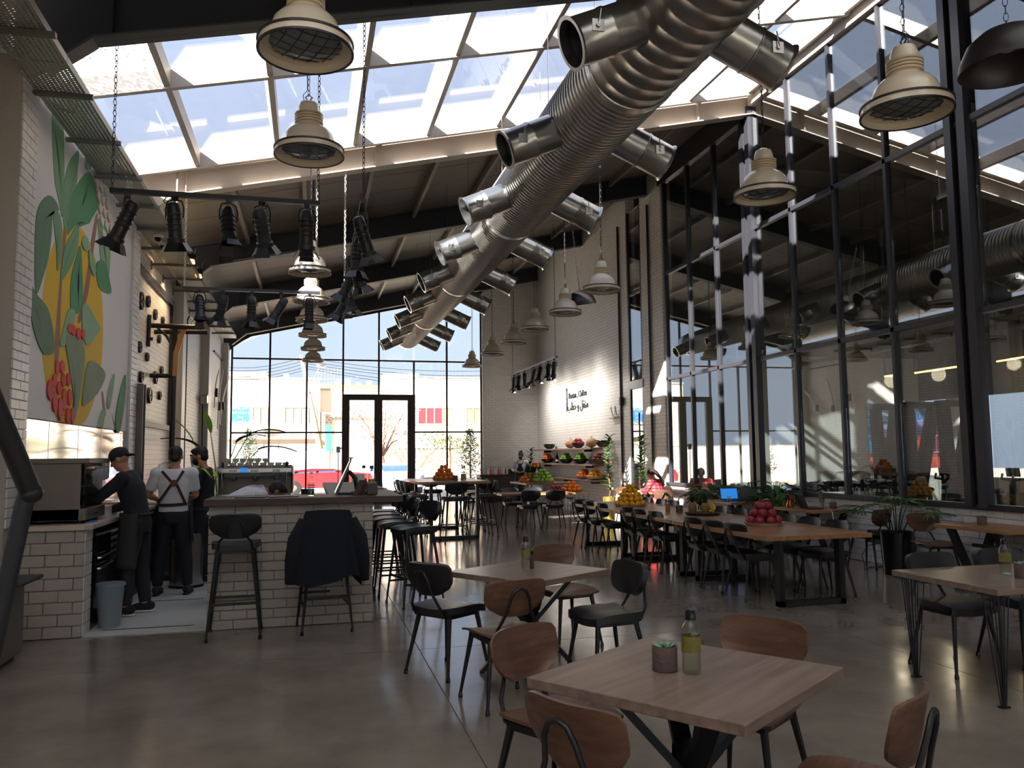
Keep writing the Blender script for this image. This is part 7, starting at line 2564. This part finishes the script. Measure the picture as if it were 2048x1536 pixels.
def car(name, label, loc, rz, paint, L=4.2, W=1.75, H=1.45):
    t = thing(name, label, 'car', loc, rz)
    body = [(-2.1, 0.3), (-2.12, 0.6), (-1.95, 0.86), (-1.1, 0.95), (1.05, 0.98), (1.95, 0.9), (2.08, 0.6), (2.05, 0.3)]
    def loft(prof, ws, name_, m, par):
        mb = MB()
        rings = []
        n = len(ws)
        for i, (yy, sc) in enumerate(ws):
            rings.append([mb.bm.verts.new((x, yy, z if k_ in (0, len(prof) - 1) or True else z)) for k_, (x, z) in enumerate([(p[0] * sc, p[1]) for p in prof])])
        for i in range(n - 1):
            for k_ in range(len(prof)):
                k2 = (k_ + 1) % len(prof)
                mb.bm.faces.new((rings[i][k_], rings[i][k2], rings[i + 1][k2], rings[i + 1][k_]))
        mb.bm.faces.new(rings[0])
        mb.bm.faces.new(rings[-1])
        return mb.build(name_, m, par, SM)
    loft(body, [(-W / 2, 0.965), (-W / 2 + 0.06, 0.99), (0, 1.0), (W / 2 - 0.06, 0.99), (W / 2, 0.965)], 'body', M[paint], t)
    cab = [(-1.75, 0.93), (-1.2, H - 0.06), (-0.6, H), (0.35, H - 0.02), (1.15, 0.95)]
    loft([(x, z) for x, z in cab], [(-W / 2 + 0.16, 0.96), (-W / 2 + 0.1, 1.0), (W / 2 - 0.1, 1.0), (W / 2 - 0.16, 0.96)], 'cabin', M['carglass'], t)
    loft([(-1.22, H - 0.05), (-0.6, H + 0.012), (0.37, H - 0.005), (0.42, H - 0.06), (-1.25, H - 0.1)], [(-W / 2 + 0.13, 1.0), (W / 2 - 0.13, 1.0)], 'roof', M[paint], t)
    for y in (-W / 2 + 0.1, W / 2 - 0.1):
        MB().bar((-1.22, y, H - 0.06), (-1.74, y, 0.94), 0.05, 0.06).bar((0.38, y, H - 0.05), (1.16, y, 0.95), 0.05, 0.05).bar((-0.4, y, H - 0.04), (-0.4, y, 0.95), 0.04, 0.05).build('pillar', M[paint], t)
    for x in (-1.3, 1.3):
        for y in (-W / 2 + 0.08, W / 2 - 0.08):
            w_ = MB().lathe([(0.12, -0.1), (0.3, -0.1), (0.32, -0.06), (0.32, 0.06), (0.3, 0.1), (0.12, 0.1)], 20, (x, y, 0.32), axis='y', closed=True).build('wheel', M['tyre'], t, SM)
            MB().lathe([(0.001, -0.08), (0.2, -0.09), (0.2, 0.09), (0.001, 0.08)], 16, (x, y, 0.32), axis='y').build('hubcap', M['inox'], w_, SM)
    for y in (-0.6, 0.6):
        MB().ball((2.0, y, 0.7), (0.09, 0.18, 0.09), 1).build('headlight', M['white'], t, True)
        MB().box((0.75, y * 1.55, 1.02), (0.14, 0.16, 0.1), bev=0.02).build('mirror', M[paint], t)
    MB().box((2.08, 0, 0.52), (0.04, 0.9, 0.14), bev=0.01).build('grille', M['black'], t)
    MB().box((2.11, 0, 0.4), (0.02, 0.45, 0.1)).build('number_plate', M['white'], t)
    return t


cc = pY(650, 957, 37.0)
car('red_car', 'red car parked sideways across the street behind the bar', (cc.x, 37.0, -0.04), 0, 'red', H=1.12)
cc = pY(797, 960, 35.5)
car('blue_car', 'silver-blue car facing the glass door on the street', (cc.x, 37.2, -0.04), -PI / 2 + 0.12, 'carblue', H=1.3)

# bare tree with dry pinkish foliage
def leafy_cloud(name, m, parent, centers, rads, n, size):
    mb = MB()
    for i in range(n):
        k = RND.randrange(len(centers))
        while True:
            q = V3((RND.uniform(-1, 1), RND.uniform(-1, 1), RND.uniform(-1, 1)))
            if q.length < 1:
                break
        p = V3(centers[k]) + V3((q.x * rads[k][0], q.y * rads[k][1], q.z * rads[k][2]))
        a = V3((RND.uniform(-1, 1), RND.uniform(-1, 1), RND.uniform(-1, 1))).normalized() * size * RND.uniform(0.6, 1.3)
        b_ = a.orthogonal().normalized() * size * 0.5
        mb.quad(p - a * 0.5, p + b_ * 0.6, p + a * 0.5, p - b_ * 0.6)
    o = mb.build(name, m, parent, fix=False)
    o['kind'] = 'stuff'
    return o


tc_ = pY(765, 900, 40.5)
tr_ = thing('street_tree', 'tree with dry pinkish foliage seen through the glass door', 'tree', (tc_.x, 40.5, -0.04))
tk = MB().tube([(0, 0, 0), (0.05, 0, 1.0), (0.0, 0, 1.7)], [0.12, 0.1, 0.08], 8)
cs = []
for k in range(9):
    a = k * 0.7
    e_ = V3((1.5 * math.cos(a) * (0.6 + 0.4 * (k % 3) / 2), 0.9 * math.sin(a), 2.5 + 0.75 * (k % 3)))
    tk.tube([(0, 0, 1.6), V3((0, 0, 1.9)).lerp(e_, 0.5) + V3((0, 0, 0.1)), e_], [0.06, 0.035, 0.012], 5)
    cs.append(e_)
tk.build('trunk', M['bark'], tr_, True)
leafy_cloud('crown', M['blossom'], tr_, cs, [(0.75, 0.6, 0.5)] * 9, 2600, 0.11)
t2 = thing('street_shrub', 'olive shrub at the right of the street tree', 'tree', (6.9, 40.8, -0.04))
MB().tube([(0, 0, 0), (0, 0, 2.2)], [0.08, 0.03], 6).build('trunk', M['bark'], t2)
leafy_cloud('crown', M['olive'], t2, [(0, 0, 2.3), (0.9, 0, 2.2), (-0.7, 0, 2.5)], [(0.9, 0.6, 0.45)] * 3, 900, 0.12)


def spruce(px, label):
    b_ = pY(px, 990, 29.6)
    t = thing('potted_spruce', label, 'tree', (b_.x, 29.6, 0), 0, 'potted spruces outside the facade')
    MB().lathe([(0.001, 0), (0.22, 0), (0.28, 0.45), (0.25, 0.45), (0.24, 0.4), (0.001, 0.4)], 20).build('pot', M['dkceramic'], t, SM)
    MB().tube([(0, 0, 0.4), (0, 0, 2.6)], [0.04, 0.008], 6).build('trunk', M['bark'], t)
    mb = MB()
    for k in range(60):
        f = k / 60
        z = 0.6 + 1.95 * f
        r_ = 0.52 * (1 - f) ** 0.8 + 0.05
        a = k * 2.4
        d = V3((math.cos(a), math.sin(a), 0.25))
        for q in range(24):
            u = RND.uniform(0.15, 1)
            p = V3((0, 0, z)) + d * r_ * u + V3((RND.uniform(-.06, .06), RND.uniform(-.06, .06), RND.uniform(-.06, .06)))
            e2 = (d + V3((RND.uniform(-1, 1), RND.uniform(-1, 1), RND.uniform(-.3, .8)))).normalized() * 0.08
            s2 = e2.orthogonal().normalized() * 0.02
            mb.quad(p, p + e2 * 0.5 + s2, p + e2, p + e2 * 0.5 - s2)
    o = mb.build('needles', mat('spruce_needles', (96, 116, 92), 0.7, noise=0.2), t, fix=False)
    o['kind'] = 'stuff'


spruce(497, 'potted spruce outside the left end of the facade')
spruce(941, 'potted spruce outside the right end of the facade')
tpd = thing('light_stand', 'thin stand with a camera-like lamp head outside the glass door', 'stand', (pY(676, 960, 30).x, 30, 0))
MB().tube([(0, 0, 0.1), (0, 0, 1.75)], 0.02, 6).build('pole', M['steel'], tpd)
for k in range(3):
    a = k * 2.1
    MB().tube([(0, 0, 0.5), (0.35 * math.cos(a), 0.35 * math.sin(a), 0.0)], 0.012, 5).build('leg', M['steel'], tpd)
MB().box((0, 0, 1.85), (0.14, 0.12, 0.22), bev=0.01).box((0.14, 0, 1.9), (0.2, 0.06, 0.05)).build('head', M['steel'], tpd)

# ---------------------------------------------------------------- gym things behind the glass
YG = 19.58
pw_ = []
pcols = ['signblue', 'violet', 'sky', 'rust', 'crimson']
PM = {'navy': mat('poster_navy', (52, 66, 120), 0.6), 'sky': mat('poster_blue', (40, 140, 196), 0.6), 'violet': mat('poster_violet', (104, 96, 150), 0.6), 'red': mat('poster_red', (216, 58, 44), 0.6), 'orange': mat('poster_orange', (220, 96, 56), 0.6), 'petrol': mat('poster_petrol', (48, 92, 128), 0.6)}
grid = [['navy', 'petrol', 'violet', 'petrol', 'navy', 'navy'], ['sky', 'violet', 'sky', 'violet', 'petrol', 'orange'], ['sky', 'sky', 'sky', 'red', 'red', 'orange'], ['red', 'red', 'orange', 'orange', 'orange', 'red']]
tl_, br_ = pY(1732, 806, YG), pY(1902, 936, YG)
cw, chh = (br_.x - tl_.x) / 6, (tl_.z - br_.z) / 4
words = {(0, 0): 'NO\nBARS\nFOR', (0, 1): 'JUST\nYOU\nMUST'}
for j in range(4):
    for i in range(6):
        c = V3((tl_.x + cw * (i + 0.5), YG, tl_.z - chh * (j + 0.5)))
        t = thing('gym_poster', '%s exercise poster behind the glass, row %s, %s from the left' % (grid[j][i], ORD[j], ORD[i]), 'poster', c, 0, 'exercise posters in the gym')
        MB().box((0, 0, 0), (cw * 0.95, 0.016, chh * 0.95)).build('sheet', PM[grid[j][i]], t)
        if (j, i) in words:
            text_obj(words[(j, i)], chh * 0.24, (-cw * 0.4, -0.012, chh * 0.22), (PI / 2, 0, 0), M['paper'], t, 0.002, 'LEFT')
        else:
            mb = MB()
            mb.box((-cw * 0.18, -0.011, chh * 0.34), (cw * 0.42, 0.004, chh * 0.13))
            mb.prism([(cw * 0.03, -0.013, chh * 0.275), (cw * 0.16, -0.013, chh * 0.275), (cw * 0.09, -0.013, chh * 0.34), (cw * 0.16, -0.013, chh * 0.405), (cw * 0.03, -0.013, chh * 0.405)], (0, 0.004, 0))
            mb.build('banner', M['black'], t)
            mb = MB()
            for q in range(3):
                mb.box((-cw * 0.12, -0.011, chh * (0.14 - 0.09 * q)), (cw * (0.55 - 0.1 * q), 0.003, chh * 0.03))
            mb.build('print_lines', M['paper'], t)
            mb = MB()
            for q in range(3):
                x = -cw * 0.25 + cw * 0.24 * q
                mb.box((x, -0.011, -chh * 0.3), (cw * 0.05, 0.003, chh * (0.16 + 0.05 * ((i + q) % 3)))).ball((x + cw * 0.02, -0.011, -chh * 0.17), (cw * 0.035, 0.003, chh * 0.04), 1)
            mb.build('figures', M['black'], t)
# V-shaped columns
for k, (l, r_, bt_, ya) in enumerate(((1756, 1796, 1775, 820), (1822, 1872, 1829, 815), (1893, 1945, 1911, 812))):
    yv = 15.2 - 0.7 * k
    t = thing('v_column', 'dark V-shaped steel column in the gym, %s from the left' % ORD[k], 'column', (0, 0, 0), 0, 'V columns in the gym')
    a, b_, c = pY(l, ya, yv), pY(r_, ya, yv), pY(bt_, 985, yv)
    for q, e_ in enumerate((a, b_)):
        s = -1 if q == 0 else 1
        e2 = e_ + V3((s * 0.0, 0, 0))
        f_ = V3((c.x, yv, 0))
        mb = MB().prism([(e2.x - 0.09, yv, e2.z), (e2.x + 0.09, yv, e2.z), (f_.x + 0.15, yv, 0), (f_.x - 0.15, yv, 0)], (0, 0.18, 0))
        mb.build('arm', M['gymgrey'], t)
    MB().box((c.x, yv + 0.09, 0.02), (0.5, 0.4, 0.04)).build('base_plate', M['gymgrey'], t)
    MB().span((min(a.x, b_.x) - 0.12, yv, a.z), (max(a.x, b_.x) + 0.12, yv + 0.2, a.z + 0.12)).build('cap_beam', M['gymgrey'], t)


def bike(px, yv, label):
    b_ = pY(px, 960, yv)
    t = thing('exercise_bike', label, 'exercise bike', (b_.x, yv, 0), 0.5, 'exercise bikes in the gym')
    MB().bar((-0.5, 0, 0.05), (0.5, 0, 0.05), 0.08, 0.06).bar((-0.5, -0.25, 0.03), (-0.5, 0.25, 0.03), 0.06).bar((0.5, -0.25, 0.03), (0.5, 0.25, 0.03), 0.06).build('base', M['black'], t)
    MB().bar((-0.15, 0, 0.05), (-0.35, 0, 0.85), 0.07).bar((0.2, 0, 0.05), (0.42, 0, 1.05), 0.08).bar((-0.25, 0, 0.35), (0.3, 0, 0.5), 0.06).build('frame', M['gymgrey'], t)
    MB().lathe([(0.001, -0.03), (0.24, -0.03), (0.25, 0.0), (0.24, 0.03), (0.001, 0.03)], 24, (0.35, 0, 0.36), axis='y').build('flywheel', M['steel'], t, SM)
    MB().ball((-0.36, 0, 0.9), (0.14, 0.09, 0.05), 2).build('saddle', M['black'], t, True)
    MB().tube([(0.62, -0.22, 1.16), (0.5, -0.2, 1.08), (0.43, 0, 1.06), (0.5, 0.2, 1.08), (0.62, 0.22, 1.16)], 0.022, 8).build('handlebar', M['black'], t, True)
    MB().box((0.45, 0, 1.2), (0.03, 0.22, 0.16), ry=-0.3, bev=0.01).build('screen', M['black'], t)
    MB().tube([(0.42, 0, 1.05), (0.45, 0, 1.14)], 0.02, 6).build('screen_post', M['inox'], t)
    MB().tube([(0.0, -0.16, 0.28), (0.05, -0.1, 0.32), (0.05, 0.1, 0.4), (0.1, 0.16, 0.44)], 0.015, 6).build('crank', M['inox'], t)


bike(1783, 13.6, 'exercise bike behind the glass below the red posters')
bike(1872, 12.6, 'exercise bike behind the glass right of the middle mullion')
bike(2010, 11.6, 'exercise bike behind the glass at the right edge')
for i, (x0, y0_, x1, y1_) in enumerate(((1770, 753, 1792, 750), (1830, 746, 1924, 732), (1994, 723, 2060, 712))):
    a, b_ = pY(x0, y0_, 16.5), pY(x1, y1_, 14.8)
    t = thing('led_strip', 'warm lit strip light in the gym, ' + ('short left one', 'long middle one', 'one at the right edge')[i], 'lamp', (0, 0, 0), 0, 'strip lights in the gym')
    MB().bar(a, b_, 0.035).build('tube', M['led'], t)
    MB().bar(a + V3((0, 0, 0.04)), b_ + V3((0, 0, 0.04)), 0.06, 0.04).bar(a + V3((0, 0, 0.05)), V3((a.x, a.y, 8.6)), 0.02).bar(b_ + V3((0, 0, 0.05)), V3((b_.x, b_.y, 8.6)), 0.02).build('housing', M['black'], t)
    ld = bpy.data.lights.new('strip_glow', 'POINT')
    ld.energy = 9
    ld.color = (1, 0.8, 0.55)
    ld.shadow_soft_size = 0.15
    lo = bpy.data.objects.new('strip_glow', ld)
    COL.objects.link(lo)
    lo.location = a.lerp(b_, 0.5) + V3((0, 0, -0.12))
rk2 = thing('dumbbell_rack', 'low dark rack of dumbbells behind the glass', 'rack', (10.4, 14.0, 0))
MB().box((0, 0, 0.45), (2.4, 0.5, 0.06)).box((0, 0.1, 0.85), (2.4, 0.4, 0.06)).box((-1.15, 0, 0.45), (0.06, 0.6, 0.9)).box((1.15, 0, 0.45), (0.06, 0.6, 0.9)).build('shelves', M['black'], rk2)
for k in range(8):
    x = -0.95 + 0.27 * k
    MB().lathe([(0.001, -0.16), (0.07, -0.16), (0.07, -0.07), (0.018, -0.07), (0.018, 0.07), (0.07, 0.07), (0.07, 0.16), (0.001, 0.16)], 12, (x, 0.1, 0.95), axis='y').build('dumbbell', M['steel'], rk2, SM)
palm((9.6, 12.4, 0), 'dim palm behind the glass left of the posters', 1.5, 0.2, 0.5, 9, 0.5, 'brass')
palm((9.3, 8.0, 0), 'dim fan palm behind the glass at the right edge', 1.6, 0.22, 0.5, 9, 0.55, 'dkceramic')
